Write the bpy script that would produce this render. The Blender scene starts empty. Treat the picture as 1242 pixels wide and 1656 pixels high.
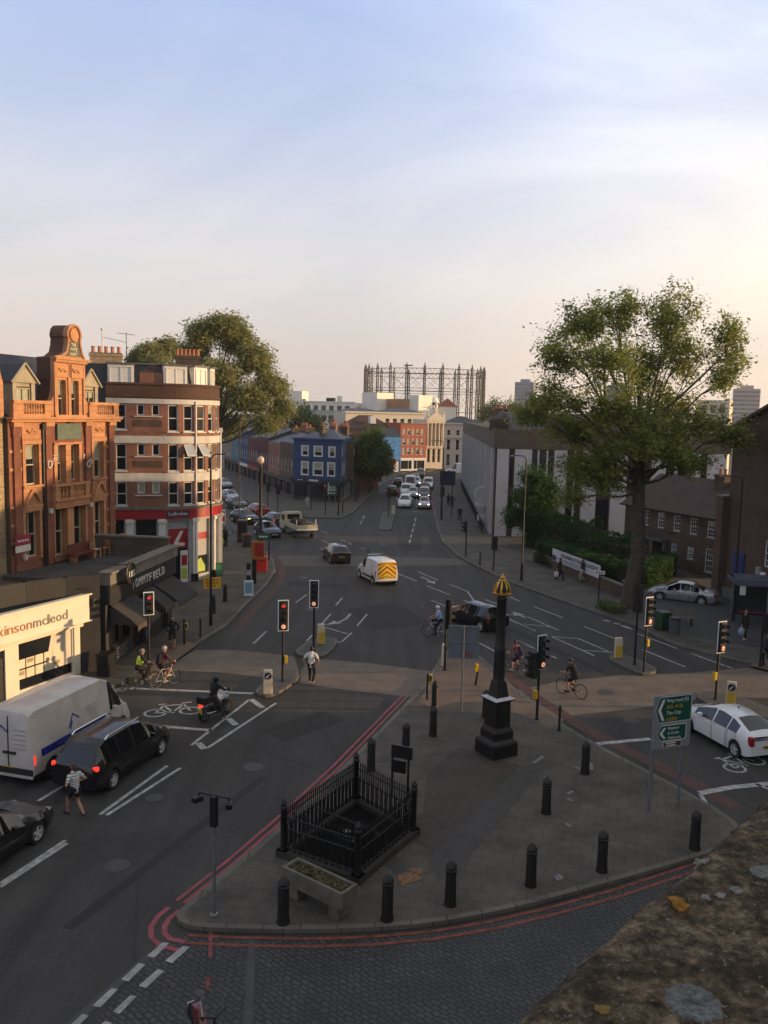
import bpy, bmesh, math, random
import numpy as np
from mathutils import Vector, Matrix, noise

S = bpy.context.scene
COL = S.collection
R = math.radians
random.seed(7)

# ------------------------------------------------------------------ camera
FPX, HC, PITCH, ROLL = 1387.0, 12.6, R(6.6), R(1.3)
fw = Vector((0, math.cos(PITCH), -math.sin(PITCH)))
rt = Vector((1, 0, 0))
up = Vector((0, math.sin(PITCH), math.cos(PITCH)))
cx = rt * math.cos(ROLL) + up * math.sin(ROLL)
cy = -rt * math.sin(ROLL) + up * math.cos(ROLL)
cam_d = bpy.data.cameras.new('camera')
cam = bpy.data.objects.new('camera', cam_d)
COL.objects.link(cam)
m = Matrix((cx, cy, -fw)).transposed().to_4x4()
m.translation = (0, 0, HC)
cam.matrix_world = m
cam_d.sensor_fit = 'VERTICAL'
cam_d.angle_y = 2 * math.atan(828 / FPX)
cam_d.clip_start = 0.05
cam_d.clip_end = 4000
S.camera = cam

# ------------------------------------------------------------------ world, sun, exposure
SUN_AZ, SUN_EL = R(89), R(6.5)
sun_dir = Vector((math.sin(SUN_AZ) * math.cos(SUN_EL), math.cos(SUN_AZ) * math.cos(SUN_EL), math.sin(SUN_EL)))
W = bpy.data.worlds.new('World')
S.world = W
W.use_nodes = True
wn, wl = W.node_tree.nodes, W.node_tree.links
wn.clear()
def wnode(t, **k):
    n = wn.new(t)
    for a, b in k.items(): setattr(n, a, b)
    return n
def ramp(node, stops):
    e = node.color_ramp.elements
    while len(e) > 1: e.remove(e[-1])
    e[0].position, e[0].color = stops[0][0], (*stops[0][1], 1) if len(stops[0][1]) == 3 else stops[0][1]
    for p_, c_ in stops[1:]:
        x = e.new(p_); x.color = (*c_, 1) if len(c_) == 3 else c_
sky = wnode('ShaderNodeTexSky', sky_type='NISHITA', sun_disc=False, sun_elevation=SUN_EL, sun_rotation=SUN_AZ,
            air_density=1.0, dust_density=1.5, ozone_density=1.6, altitude=20)
tc = wnode('ShaderNodeTexCoord')
sep = wnode('ShaderNodeSeparateXYZ')
wl.new(tc.outputs['Generated'], sep.inputs[0])
# thin high cloud: warped noise, stretched sideways
mp = wnode('ShaderNodeMapping'); mp.inputs['Scale'].default_value = (1.3, 1.0, 4.2); mp.inputs['Rotation'].default_value = (R(-6), R(20), R(15)); mp.inputs['Location'].default_value = (2.3, .7, .4)
wl.new(tc.outputs['Generated'], mp.inputs[0])
nz = wnode('ShaderNodeTexNoise'); nz.inputs['Scale'].default_value = 1.25; nz.inputs['Detail'].default_value = 9; nz.inputs['Roughness'].default_value = .55; nz.inputs['Distortion'].default_value = .8
wl.new(mp.outputs[0], nz.inputs['Vector'])
cr = wnode('ShaderNodeValToRGB'); ramp(cr, [(.38, (0, 0, 0)), (.62, (1, 1, 1))]); wl.new(nz.outputs['Fac'], cr.inputs[0])
# the colour the cloud veil takes at each height
vr = wnode('ShaderNodeValToRGB')
ramp(vr, [(0.0, (11.2, 9.0, 7.3)), (.06, (12.0, 9.9, 8.1)), (.16, (12.6, 11.4, 10.3)), (.30, (10.8, 11.1, 12.2)), (.46, (8.4, 9.6, 12.8)), (.62, (7.4, 7.6, 7.9)), (1, (7.2, 7.2, 7.2))])
wl.new(sep.outputs['Z'], vr.inputs[0])
# veil thins towards the zenith
ve = wnode('ShaderNodeValToRGB'); ramp(ve, [(0, (.86,) * 3), (.12, (.74,) * 3), (.3, (.46,) * 3), (.55, (.28,) * 3), (1, (.25,) * 3)])
wl.new(sep.outputs['Z'], ve.inputs[0])
ad = wnode('ShaderNodeMath', operation='MULTIPLY_ADD'); wl.new(cr.outputs[0], ad.inputs[0]); ad.inputs[1].default_value = .47; wl.new(ve.outputs[0], ad.inputs[2])
cl = wnode('ShaderNodeClamp'); wl.new(ad.outputs[0], cl.inputs[0])
# the veil glows towards the sun
dt = wnode('ShaderNodeVectorMath', operation='DOT_PRODUCT'); wl.new(tc.outputs['Generated'], dt.inputs[0]); dt.inputs[1].default_value = sun_dir
gr = wnode('ShaderNodeValToRGB'); ramp(gr, [(0, (.66, .7, .78)), (.25, (.88, .89, .91)), (.5, (.96, .94, .88)), (.8, (1.16, 1.06, .82)), (1, (2.1, 1.75, 1.1))])
wl.new(dt.outputs['Value'], gr.inputs[0])
gm = wnode('ShaderNodeMix', data_type='RGBA', blend_type='MULTIPLY'); gm.inputs[0].default_value = 1
wl.new(vr.outputs[0], gm.inputs[6]); wl.new(gr.outputs[0], gm.inputs[7])
# clear blue between the veils
cb_ = wnode('ShaderNodeMix', data_type='RGBA'); cb_.inputs[0].default_value = .7; wl.new(sky.outputs[0], cb_.inputs[6])
br = wnode('ShaderNodeValToRGB'); ramp(br, [(0, (7.5, 6.7, 6.2)), (.16, (7.0, 7.8, 9.4)), (.43, (4.7, 6.5, 11.4)), (.62, (6.0, 6.3, 6.9)), (1, (6.2, 6.3, 6.5))]); wl.new(sep.outputs['Z'], br.inputs[0]); wl.new(br.outputs[0], cb_.inputs[7])
mx = wnode('ShaderNodeMix', data_type='RGBA')
wl.new(cl.outputs[0], mx.inputs[0]); wl.new(cb_.outputs[2], mx.inputs[6]); wl.new(gm.outputs[2], mx.inputs[7])
bg = wnode('ShaderNodeBackground'); bg.inputs['Strength'].default_value = .087
wl.new(mx.outputs[2], bg.inputs[0])
wo = wnode('ShaderNodeOutputWorld'); wl.new(bg.outputs[0], wo.inputs[0])
sd = bpy.data.lights.new('sun', 'SUN'); sd.energy = 5.0; sd.angle = R(.6); sd.color = (1, .64, .32)
so = bpy.data.objects.new('sun', sd); COL.objects.link(so)
so.rotation_euler = sun_dir.to_track_quat('Z', 'Y').to_euler()
S.view_settings.view_transform = 'Standard'; S.view_settings.look = 'None'
S.view_settings.gamma = 1; S.view_settings.exposure = .16; S.view_settings.use_curve_mapping = False

# ------------------------------------------------------------------ survey: photo pixel -> point on the ground (or at height z)
def ray(x, y): return fw + cx * ((x - 621) / FPX) - cy * ((y - 828) / FPX)
def G(x, y, z=0.0):
    d = ray(x, y); t = (z - HC) / d.z
    return Vector((d.x * t, d.y * t, z))
def AT(x, y, Y):
    d = ray(x, y); t = Y / d.y
    return Vector((d.x * t, Y, HC + d.z * t))
def ht(x, yb, yt):
    g = G(x, yb); return AT(x, yt, g.y).z

# ------------------------------------------------------------------ materials
MATS = {}
def nd(nt, t, **k):
    n = nt.nodes.new(t)
    for a, b in k.items(): setattr(n, a, b)
    return n
def M(name, col, rough=.6, metal=0.0, var=.18, scale=2.0, bump=0.0, bscale=30, coat=0.0, emit=0, spec=.5, fine=.0, sheen=0):
    if name in MATS: return MATS[name]
    mt = bpy.data.materials.new(name); mt.use_nodes = True
    nt = mt.node_tree; L = nt.links; b = nt.nodes['Principled BSDF']
    b.inputs['Roughness'].default_value = rough; b.inputs['Metallic'].default_value = metal
    b.inputs['Specular IOR Level'].default_value = spec
    if coat: b.inputs['Coat Weight'].default_value = coat; b.inputs['Coat Roughness'].default_value = .04
    t = nd(nt, 'ShaderNodeTexCoord')
    if var:
        n = nd(nt, 'ShaderNodeTexNoise'); n.inputs['Scale'].default_value = scale; n.inputs['Detail'].default_value = 6; n.inputs['Roughness'].default_value = .62
        L.new(t.outputs['Object'], n.inputs['Vector'])
        r = nd(nt, 'ShaderNodeMapRange'); r.inputs[1].default_value = .3; r.inputs[2].default_value = .7; r.inputs[3].default_value = 1 - var; r.inputs[4].default_value = 1 + var
        L.new(n.outputs['Fac'], r.inputs[0])
        x = nd(nt, 'ShaderNodeMix', data_type='RGBA', blend_type='MULTIPLY'); x.inputs[0].default_value = 1; x.inputs[6].default_value = (*col, 1)
        L.new(r.outputs[0], x.inputs[7])
        L.new(x.outputs[2], b.inputs['Base Color'])
        rr = nd(nt, 'ShaderNodeMapRange'); rr.inputs[1].default_value = .3; rr.inputs[2].default_value = .7
        rr.inputs[3].default_value = max(0, rough - .08); rr.inputs[4].default_value = min(1, rough + .1)
        L.new(n.outputs['Fac'], rr.inputs[0]); L.new(rr.outputs[0], b.inputs['Roughness'])
    else:
        b.inputs['Base Color'].default_value = (*col, 1)
    if bump:
        n2 = nd(nt, 'ShaderNodeTexNoise'); n2.inputs['Scale'].default_value = bscale; n2.inputs['Detail'].default_value = 4
        L.new(t.outputs['Object'], n2.inputs['Vector'])
        bp = nd(nt, 'ShaderNodeBump'); bp.inputs['Strength'].default_value = bump; bp.inputs['Distance'].default_value = .03
        L.new(n2.outputs['Fac'], bp.inputs['Height']); L.new(bp.outputs[0], b.inputs['Normal'])
    if emit:
        b.inputs['Emission Color'].default_value = (*col, 1); b.inputs['Emission Strength'].default_value = emit
    MATS[name] = mt
    return mt
def BRICK(name, c1, c2, mortar, bw=.225, bh=.075, mo=.012, rough=.85, bump=.5, off=.5, stain=.3, coord='UV', rotz=0, wob=0):
    if name in MATS: return MATS[name]
    mt = bpy.data.materials.new(name); mt.use_nodes = True
    nt = mt.node_tree; L = nt.links; b = nt.nodes['Principled BSDF']; b.inputs['Roughness'].default_value = rough
    t = nd(nt, 'ShaderNodeTexCoord'); src = t.outputs[coord]
    if rotz:
        mpp = nd(nt, 'ShaderNodeMapping'); mpp.inputs['Rotation'].default_value = (0, 0, rotz); L.new(src, mpp.inputs[0]); src = mpp.outputs[0]
    if wob:
        wn_ = nd(nt, 'ShaderNodeTexNoise'); wn_.inputs['Scale'].default_value = 2.2; wn_.inputs['Detail'].default_value = 5; L.new(t.outputs['Object'], wn_.inputs['Vector'])
        wm_ = nd(nt, 'ShaderNodeVectorMath', operation='MULTIPLY_ADD'); wm_.inputs[1].default_value = (wob * 6, wob * 6, 0); L.new(wn_.outputs['Color'], wm_.inputs[0]); L.new(src, wm_.inputs[2]); src = wm_.outputs[0]
    k = nd(nt, 'ShaderNodeTexBrick'); k.offset = off
    k.inputs['Scale'].default_value = 1; k.inputs['Brick Width'].default_value = bw; k.inputs['Row Height'].default_value = bh; k.inputs['Mortar Size'].default_value = mo
    k.inputs['Mortar Smooth'].default_value = .3; k.inputs['Bias'].default_value = 0
    k.inputs['Color1'].default_value = (*c1, 1); k.inputs['Color2'].default_value = (*c2, 1); k.inputs['Mortar'].default_value = (*mortar, 1)
    L.new(src, k.inputs['Vector'])
    n = nd(nt, 'ShaderNodeTexNoise'); n.inputs['Scale'].default_value = .7; n.inputs['Detail'].default_value = 8; n.inputs['Roughness'].default_value = .65
    L.new(t.outputs['Object'], n.inputs['Vector'])
    r = nd(nt, 'ShaderNodeMapRange'); r.inputs[1].default_value = .3; r.inputs[2].default_value = .7; r.inputs[3].default_value = 1 - stain; r.inputs[4].default_value = 1 + stain
    L.new(n.outputs['Fac'], r.inputs[0])
    x = nd(nt, 'ShaderNodeMix', data_type='RGBA', blend_type='MULTIPLY'); x.inputs[0].default_value = 1
    L.new(k.outputs['Color'], x.inputs[6]); L.new(r.outputs[0], x.inputs[7]); L.new(x.outputs[2], b.inputs['Base Color'])
    bp = nd(nt, 'ShaderNodeBump', invert=True); bp.inputs['Strength'].default_value = bump; bp.inputs['Distance'].default_value = .012
    L.new(k.outputs['Fac'], bp.inputs['Height']); L.new(bp.outputs[0], b.inputs['Normal'])
    MATS[name] = mt
    return mt
def LEAF(name, col, col2):
    if name in MATS: return MATS[name]
    mt = bpy.data.materials.new(name); mt.use_nodes = True
    nt = mt.node_tree; L = nt.links; b = nt.nodes['Principled BSDF']; b.inputs['Roughness'].default_value = .55; b.inputs['Specular IOR Level'].default_value = .25
    t = nd(nt, 'ShaderNodeTexCoord')
    n = nd(nt, 'ShaderNodeTexNoise'); n.inputs['Scale'].default_value = .8; n.inputs['Detail'].default_value = 5; L.new(t.outputs['Object'], n.inputs['Vector'])
    r = nd(nt, 'ShaderNodeValToRGB'); ramp(r, [(.34, col), (.66, col2)]); L.new(n.outputs['Fac'], r.inputs[0])
    L.new(r.outputs[0], b.inputs['Base Color'])
    tr = nd(nt, 'ShaderNodeBsdfTranslucent'); L.new(r.outputs[0], tr.inputs[0])
    x = nd(nt, 'ShaderNodeMixShader'); x.inputs[0].default_value = .46
    o = nt.nodes['Material Output']
    L.new(b.outputs[0], x.inputs[1]); L.new(tr.outputs[0], x.inputs[2]); L.new(x.outputs[0], o.inputs[0])
    MATS[name] = mt
    return mt
def STRIPE(name, c1, c2, period, frac, axis='Z', rough=.8, rot=None, coord='Object', shift=0):
    """flat bands of two colours across the object, as printed or woven"""
    if name in MATS: return MATS[name]
    mt = bpy.data.materials.new(name); mt.use_nodes = True
    nt = mt.node_tree; L = nt.links; b = nt.nodes['Principled BSDF']; b.inputs['Roughness'].default_value = rough
    t = nd(nt, 'ShaderNodeTexCoord'); s = nd(nt, 'ShaderNodeSeparateXYZ'); L.new(t.outputs[coord], s.inputs[0])
    a = nd(nt, 'ShaderNodeMath', operation='DIVIDE'); L.new(s.outputs[axis], a.inputs[0]); a.inputs[1].default_value = period
    a2 = nd(nt, 'ShaderNodeMath', operation='ADD'); L.new(a.outputs[0], a2.inputs[0]); a2.inputs[1].default_value = 50 + shift
    f = nd(nt, 'ShaderNodeMath', operation='FRACT'); L.new(a2.outputs[0], f.inputs[0])
    l = nd(nt, 'ShaderNodeMath', operation='LESS_THAN'); L.new(f.outputs[0], l.inputs[0]); l.inputs[1].default_value = frac
    x = nd(nt, 'ShaderNodeMix', data_type='RGBA'); L.new(l.outputs[0], x.inputs[0]); x.inputs[6].default_value = (*c1, 1); x.inputs[7].default_value = (*c2, 1)
    L.new(x.outputs[2], b.inputs['Base Color'])
    MATS[name] = mt
    return mt

# ------------------------------------------------------------------ mesh builder
class MB:
    def __init__(s): s.v = []; s.f = []; s.m = []; s.mats = []
    def mi(s, mat):
        if mat not in s.mats: s.mats.append(mat)
        return s.mats.index(mat)
    def add(s, vs, fs, mat):
        o = len(s.v); s.v += [tuple(v) for v in vs]; k = s.mi(mat)
        for f in fs: s.f.append([o + i for i in f]); s.m.append(k)
    def face(s, pts, mat): s.add(pts, [range(len(pts))], mat)
    def box(s, c, d, mat, rz=0.0, top=(1, 1)):
        ca, sa = math.cos(rz), math.sin(rz); vs = []
        for z in (-1, 1):
            k = top if z > 0 else (1, 1)
            for a, b in ((-1, -1), (1, -1), (1, 1), (-1, 1)):
                x, y = a * d[0] / 2 * k[0], b * d[1] / 2 * k[1]
                vs.append((c[0] + x * ca - y * sa, c[1] + x * sa + y * ca, c[2] + z * d[2] / 2))
        s.add(vs, [(3, 2, 1, 0), (4, 5, 6, 7), (0, 1, 5, 4), (1, 2, 6, 5), (2, 3, 7, 6), (3, 0, 4, 7)], mat)
    def tube(s, pts, rad, mat, n=8, cap=True):
        pts = [Vector(p) for p in pts]
        if not hasattr(rad, '__len__'): rad = [rad] * len(pts)
        vs = []; x = None
        for i, p in enumerate(pts):
            a = pts[max(0, i - 1)]; b = pts[min(len(pts) - 1, i + 1)]; d = (b - a)
            d = d.normalized() if d.length > 1e-9 else Vector((0, 0, 1))
            if x is None:
                x = d.cross(Vector((0, 0, 1)) if abs(d.z) < .9 else Vector((1, 0, 0))).normalized()
            else:
                x = (x - d * x.dot(d)); x = x.normalized() if x.length > 1e-6 else d.orthogonal().normalized()
            y = d.cross(x)
            for k in range(n):
                t = 2 * math.pi * k / n
                vs.append(p + (x * math.cos(t) + y * math.sin(t)) * rad[i])
        fs = []
        for i in range(len(pts) - 1):
            for k in range(n):
                a, b = i * n + k, i * n + (k + 1) % n
                fs.append((a, b, b + n, a + n))
        if cap:
            fs.append(tuple(range(n - 1, -1, -1))); o = (len(pts) - 1) * n; fs.append(tuple(range(o, o + n)))
        s.add(vs, fs, mat)
    def lathe(s, prof, mat, n=16, c=(0, 0, 0), axis='Z', a0=0.0, sq=None, cap=True):
        """prof: (radius, height); axis Z or Y; sq=4 makes square sections"""
        k = sq or n; vs = []
        for r, h in prof:
            for i in range(k):
                t = a0 + 2 * math.pi * (i + (.5 if sq else 0)) / k
                q = r * (math.sqrt(2) if sq == 4 else 1)
                x, y = q * math.cos(t), q * math.sin(t)
                vs.append((c[0] + x, c[1] + y, c[2] + h) if axis == 'Z' else (c[0] + x, c[1] + h, c[2] - y))
        fs = []
        for j in range(len(prof) - 1):
            for i in range(k):
                a, b = j * k + i, j * k + (i + 1) % k
                fs.append((a, b, b + k, a + k))
        if cap: fs.append(tuple(range(k - 1, -1, -1))); o = (len(prof) - 1) * k; fs.append(tuple(range(o, o + k)))
        s.add(vs, fs, mat)
    def prism(s, poly, z0, z1, mat, bottom=False):
        n = len(poly); ar = sum(poly[i][0] * poly[(i + 1) % n][1] - poly[(i + 1) % n][0] * poly[i][1] for i in range(n))
        if ar < 0: poly = poly[::-1]
        vs = [(p[0], p[1], z0) for p in poly] + [(p[0], p[1], z1) for p in poly]
        fs = [tuple(range(n, 2 * n))] + [(i, (i + 1) % n, n + (i + 1) % n, n + i) for i in range(n)]
        if bottom: fs.append(tuple(range(n - 1, -1, -1)))
        s.add(vs, fs, mat)
    def sphere(s, c, r, mat, n=10, m_=6):
        if not hasattr(r, '__len__'): r = (r, r, r)
        vs = [(c[0], c[1], c[2] - r[2])]
        for j in range(1, m_):
            p = math.pi * j / m_ - math.pi / 2
            for i in range(n):
                t = 2 * math.pi * i / n
                vs.append((c[0] + r[0] * math.cos(p) * math.cos(t), c[1] + r[1] * math.cos(p) * math.sin(t), c[2] + r[2] * math.sin(p)))
        vs.append((c[0], c[1], c[2] + r[2])); fs = []
        for i in range(n): fs.append((0, 1 + (i + 1) % n, 1 + i))
        for j in range(m_ - 2):
            for i in range(n):
                a, b = 1 + j * n + i, 1 + j * n + (i + 1) % n
                fs.append((a, b, b + n, a + n))
        o = 1 + (m_ - 2) * n
        for i in range(n): fs.append((o + i, o + (i + 1) % n, len(vs) - 1))
        s.add(vs, fs, mat)
    def mesh(s, name, smooth=None):
        me = bpy.data.meshes.new(name)
        me.from_pydata(s.v, [], s.f)
        for mt in s.mats: me.materials.append(mt)
        me.polygons.foreach_set('material_index', s.m)
        nl = len(me.loops)
        if nl:
            co = np.array(s.v, dtype=np.float64)
            li = np.empty(nl, dtype=np.int32); me.loops.foreach_get('vertex_index', li)
            nrm = np.empty(len(me.polygons) * 3); me.polygons.foreach_get('normal', nrm); nrm = nrm.reshape(-1, 3)
            tot = np.empty(len(me.polygons), dtype=np.int32); me.polygons.foreach_get('loop_total', tot)
            N = np.repeat(nrm, tot, axis=0); P = co[li]
            flat = np.abs(N[:, 2]) > .8
            hl = np.hypot(N[:, 0], N[:, 1]) + 1e-9
            u = np.where(flat, P[:, 0], (-N[:, 1] * P[:, 0] + N[:, 0] * P[:, 1]) / hl); v = np.where(flat, P[:, 1], P[:, 2])
            uv = me.uv_layers.new(name='UVMap'); uv.data.foreach_set('uv', np.stack([u, v], 1).ravel())
        if smooth:
            me.polygons.foreach_set('use_smooth', [True] * len(me.polygons)); me.set_sharp_from_angle(angle=R(smooth))
        me.update()
        return me
    def build(s, name, parent=None, loc=None, rz=0.0, smooth=None, bevel=0):
        o = bpy.data.objects.new(name, s.mesh(name, smooth)); COL.objects.link(o)
        if parent: o.parent = parent
        if loc is not None: o.location = loc
        o.rotation_euler = (0, 0, rz)
        if bevel:
            b = o.modifiers.new('bevel', 'BEVEL'); b.width = bevel; b.segments = 2; b.limit_method = 'ANGLE'; b.angle_limit = R(50)
        return o
def link(name, me, parent=None, loc=(0, 0, 0), rz=0.0, rot=None):
    o = bpy.data.objects.new(name, me); COL.objects.link(o)
    if parent: o.parent = parent
    o.location = loc; o.rotation_euler = rot or (0, 0, rz)
    return o
def tag(o, label, cat, group=None):
    o['label'] = label; o['category'] = cat
    if group: o['group'] = group
    return o
def thing(name, label, cat, loc=(0, 0, 0), rz=0.0, group=None):
    o = bpy.data.objects.new(name, None); o.empty_display_size = .2; COL.objects.link(o)
    o.location = loc; o.rotation_euler = (0, 0, rz)
    return tag(o, label, cat, group)
def structure(o): o['kind'] = 'structure'; return o
def dup(root, loc, rz, label, group=None):
    r = root.copy(); COL.objects.link(r); r.location = loc; r.rotation_euler = (0, 0, rz); r['label'] = label
    if group: r['group'] = group
    for ch in root.children:
        c = ch.copy(); COL.objects.link(c); c.parent = r
        for g in ch.children:
            d = g.copy(); COL.objects.link(d); d.parent = c
    return r
_txt = {}
def text_mesh(s, size, depth=.01, spacing=1.0, mat=None):
    k = (s, size, depth, spacing, mat.name)
    if k in _txt: return _txt[k]
    c = bpy.data.curves.new('lettering', 'FONT'); c.body = s; c.size = size; c.extrude = depth; c.space_character = spacing
    c.align_x = 'LEFT'; c.resolution_u = 3
    o = bpy.data.objects.new('lettering', c); COL.objects.link(o)
    dg = bpy.context.evaluated_depsgraph_get(); dg.update()
    me = bpy.data.meshes.new_from_object(o.evaluated_get(dg))
    me.materials.clear(); me.materials.append(mat)
    bpy.data.objects.remove(o); bpy.data.curves.remove(c)
    _txt[k] = me
    return me
def text(s, size, mat, parent, loc, rz, width=None, depth=.01, name='lettering', centre=True, tilt=0.0, sy=1.0):
    """upright lettering that reads from the -y side of its local frame"""
    me = text_mesh(s, size, depth, 1.0, mat)
    xs = [v.co.x for v in me.vertices]; w = (max(xs) - min(xs)) or 1
    k = (width / w) if width else 1
    o = link(name, me, parent, loc, rot=(R(90) - tilt, 0, rz)); o.scale = (k, sy, 1)
    if centre:
        q = -(min(xs) + w / 2) * k; o.location = Vector(loc) + Vector((math.cos(rz), math.sin(rz), 0)) * q
    return o

# ================================================================== SETTING: ground, roads, pavements, markings
ASPH = M('asphalt', (.0375, .0345, .0315), .82, var=.42, scale=.35, bump=.35, bscale=60)
def asphalt_fine(mt):
    nt = mt.node_tree; L = nt.links; b = nt.nodes['Principled BSDF']; src = b.inputs['Base Color'].links[0].from_socket
    t = nd(nt, 'ShaderNodeTexCoord')
    n = nd(nt, 'ShaderNodeTexNoise'); n.inputs['Scale'].default_value = 14; n.inputs['Detail'].default_value = 5; L.new(t.outputs['Object'], n.inputs['Vector'])
    mp_ = nd(nt, 'ShaderNodeMapping'); mp_.inputs['Rotation'].default_value = (0, 0, R(-28)); mp_.inputs['Scale'].default_value = (1.1, .06, 1); L.new(t.outputs['Object'], mp_.inputs[0])
    n2 = nd(nt, 'ShaderNodeTexNoise'); n2.inputs['Scale'].default_value = 1; n2.inputs['Detail'].default_value = 4; L.new(mp_.outputs[0], n2.inputs['Vector'])
    v = nd(nt, 'ShaderNodeTexVoronoi', feature='DISTANCE_TO_EDGE'); v.inputs['Scale'].default_value = .11; L.new(t.outputs['Object'], v.inputs['Vector'])
    a = nd(nt, 'ShaderNodeMapRange'); a.inputs[1].default_value = .35; a.inputs[2].default_value = .65; a.inputs[3].default_value = .86; a.inputs[4].default_value = 1.14; L.new(n.outputs['Fac'], a.inputs[0])
    c = nd(nt, 'ShaderNodeMapRange'); c.inputs[1].default_value = .35; c.inputs[2].default_value = .65; c.inputs[3].default_value = .76; c.inputs[4].default_value = 1.26; L.new(n2.outputs['Fac'], c.inputs[0])
    w = nd(nt, 'ShaderNodeMapRange'); w.inputs[1].default_value = 0; w.inputs[2].default_value = .006; w.inputs[3].default_value = .72; w.inputs[4].default_value = 1; L.new(v.outputs['Distance'], w.inputs[0])
    p1 = nd(nt, 'ShaderNodeMath', operation='MULTIPLY'); L.new(a.outputs[0], p1.inputs[0]); L.new(c.outputs[0], p1.inputs[1])
    p2 = nd(nt, 'ShaderNodeMath', operation='MULTIPLY'); L.new(p1.outputs[0], p2.inputs[0]); L.new(w.outputs[0], p2.inputs[1])
    x = nd(nt, 'ShaderNodeMix', data_type='RGBA', blend_type='MULTIPLY'); x.inputs[0].default_value = 1
    L.new(src, x.inputs[6]); L.new(p2.outputs[0], x.inputs[7]); L.new(x.outputs[2], b.inputs['Base Color'])
asphalt_fine(ASPH)
EARTH = M('far_ground', (.09, .085, .07), .9, scale=.02)
PAVE = BRICK('paving_slabs', (.082, .072, .058), (.073, .064, .053), (.054, .047, .039), .6, .45, .02, .85, .2, .5, .45, 'Object', R(17))
KERB = BRICK('kerb_granite', (.125, .112, .093), (.102, .092, .077), (.035, .033, .03), .9, 3, .02, .75, .3, 0, .25)
SETTS = BRICK('granite_setts', (.054, .051, .05), (.034, .033, .033), (.014, .013, .0125), .22, .13, .03, .6, 1.0, .5, .4, 'Object', R(38), .05)
BUFF = M('buff_crossing', (.145, .116, .09), .85, var=.28, scale=.9, bump=.25, bscale=50)
TACT = M('buff_tactile', (.15, .105, .075), .85, var=.2, scale=1.2, bump=.3, bscale=40)
WHITE = M('road_paint_white', (.34, .34, .33), .7, var=.5, scale=4)
PINK = M('road_paint_red', (.26, .06, .075), .75, var=.35, scale=3)
RUST = M('road_paint_worn_red', (.17, .048, .03), .8, var=.6, scale=4)

b = MB(); b.face([(-1500, -200, -.05), (1500, -200, -.05), (1500, 2500, -.05), (-1500, 2500, -.05)], EARTH)
structure(b.build('ground'))
b = MB(); b.prism([(-140, -40), (140, -40), (140, 330), (-140, 330)], -.04, 0, ASPH)
structure(b.build('road'))

def strip_poly(px): return [G(*p).to_2d() for p in px]
def offset_in(poly, d):
    n = len(poly); ar = sum(poly[i][0] * poly[(i + 1) % n][1] - poly[(i + 1) % n][0] * poly[i][1] for i in range(n))
    if ar < 0: poly = poly[::-1]
    out = []
    for i in range(n):
        p0, p, p1 = Vector(poly[i - 1]), Vector(poly[i]), Vector(poly[(i + 1) % n])
        a = (p - p0).normalized(); c = (p1 - p).normalized()
        na, nc = Vector((-a.y, a.x)), Vector((-c.y, c.x)); mm = (na + nc)
        if mm.length < 1e-6: mm = na
        mm = mm.normalized(); k = d / max(.4, mm.dot(na))
        out.append(p + mm * k)
    return poly, out
def rounded(px, it=2):
    """Chaikin smoothing of a closed outline"""
    pts = [Vector(p) for p in px]
    for _ in range(it):
        q = []
        for i in range(len(pts)):
            a, b_ = pts[i], pts[(i + 1) % len(pts)]
            if (b_ - a).length > 6: q += [a + (b_ - a).normalized() * 1.2, b_ - (b_ - a).normalized() * 1.2]
            else: q += [a * .75 + b_ * .25, a * .25 + b_ * .75]
        pts = q
    return pts
def pavement(name, poly, h=.13, surf=None, kw=.19):
    poly, inn = offset_in([Vector(p) for p in poly], kw)
    n = len(poly); b = MB()
    b.face([(p.x, p.y, h + .004) for p in inn], surf or PAVE)
    structure(b.build(name))
    b = MB()
    for i in range(n):
        j = (i + 1) % n; P, Q, A, B_ = poly[i], poly[j], inn[i], inn[j]
        b.face([(P.x, P.y, 0), (Q.x, Q.y, 0), (Q.x, Q.y, h), (P.x, P.y, h)], KERB)
        b.face([(P.x, P.y, h), (Q.x, Q.y, h), (B_.x, B_.y, h), (A.x, A.y, h)], KERB)
    structure(b.build('kerb'))
# the big paved triangle in front
TRI = rounded(strip_poly([(283, 1487), (300, 1469), (460, 1337), (552, 1247), (655, 1142), (690, 1106), (708, 1072), (722, 1054), (748, 1050), (775, 1062), (815, 1100), (850, 1132),
        (905, 1172), (960, 1206), (1080, 1268), (1185, 1328), (1200, 1352), (1185, 1374), (1100, 1400), (1000, 1429), (900, 1457), (800, 1482), (700, 1500), (600, 1508), (500, 1511), (400, 1510), (320, 1507), (292, 1500)]), 1)
pavement('pavement', TRI)
LEFTP = [(-40, -5), *[tuple(G(*p).to_2d()) for p in [(0, 1226), (60, 1170), (130, 1124), (243, 1098), (325, 1040), (369, 1013), (400, 978), (420, 960), (434, 945), (446, 924), (443, 908), (434, 896), (410, 878), (388, 858), (366, 838), (345, 818)]], (-60, 190), (-70, 60)]
pavement('pavement', LEFTP)
RIGHTP = [tuple(G(*p).to_2d()) for p in [(1300, 1098), (1211, 1075), (1150, 1060), (1095, 1046), (1019, 1011), (930, 981), (830, 945), (793, 928), (760, 912), (741, 901), (727, 888), (716, 878), (708, 860), (703, 835), (700, 815), (699, 800), (706, 782), (722, 768)]] + [(40, 240), (130, 240), (130, 52)]
pavement('pavement', RIGHTP)
MIDP = [tuple(G(*p).to_2d()) for p in [(340, 771), (372, 790), (402, 812), (455, 834), (500, 838), (552, 839), (572, 829), (584, 816), (613, 788), (632, 776), (652, 766), (668, 762), (690, 764), (705, 759)]] + [(12, 215), (-60, 240), (-75, 205)]
pavement('pavement', MIDP)
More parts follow.
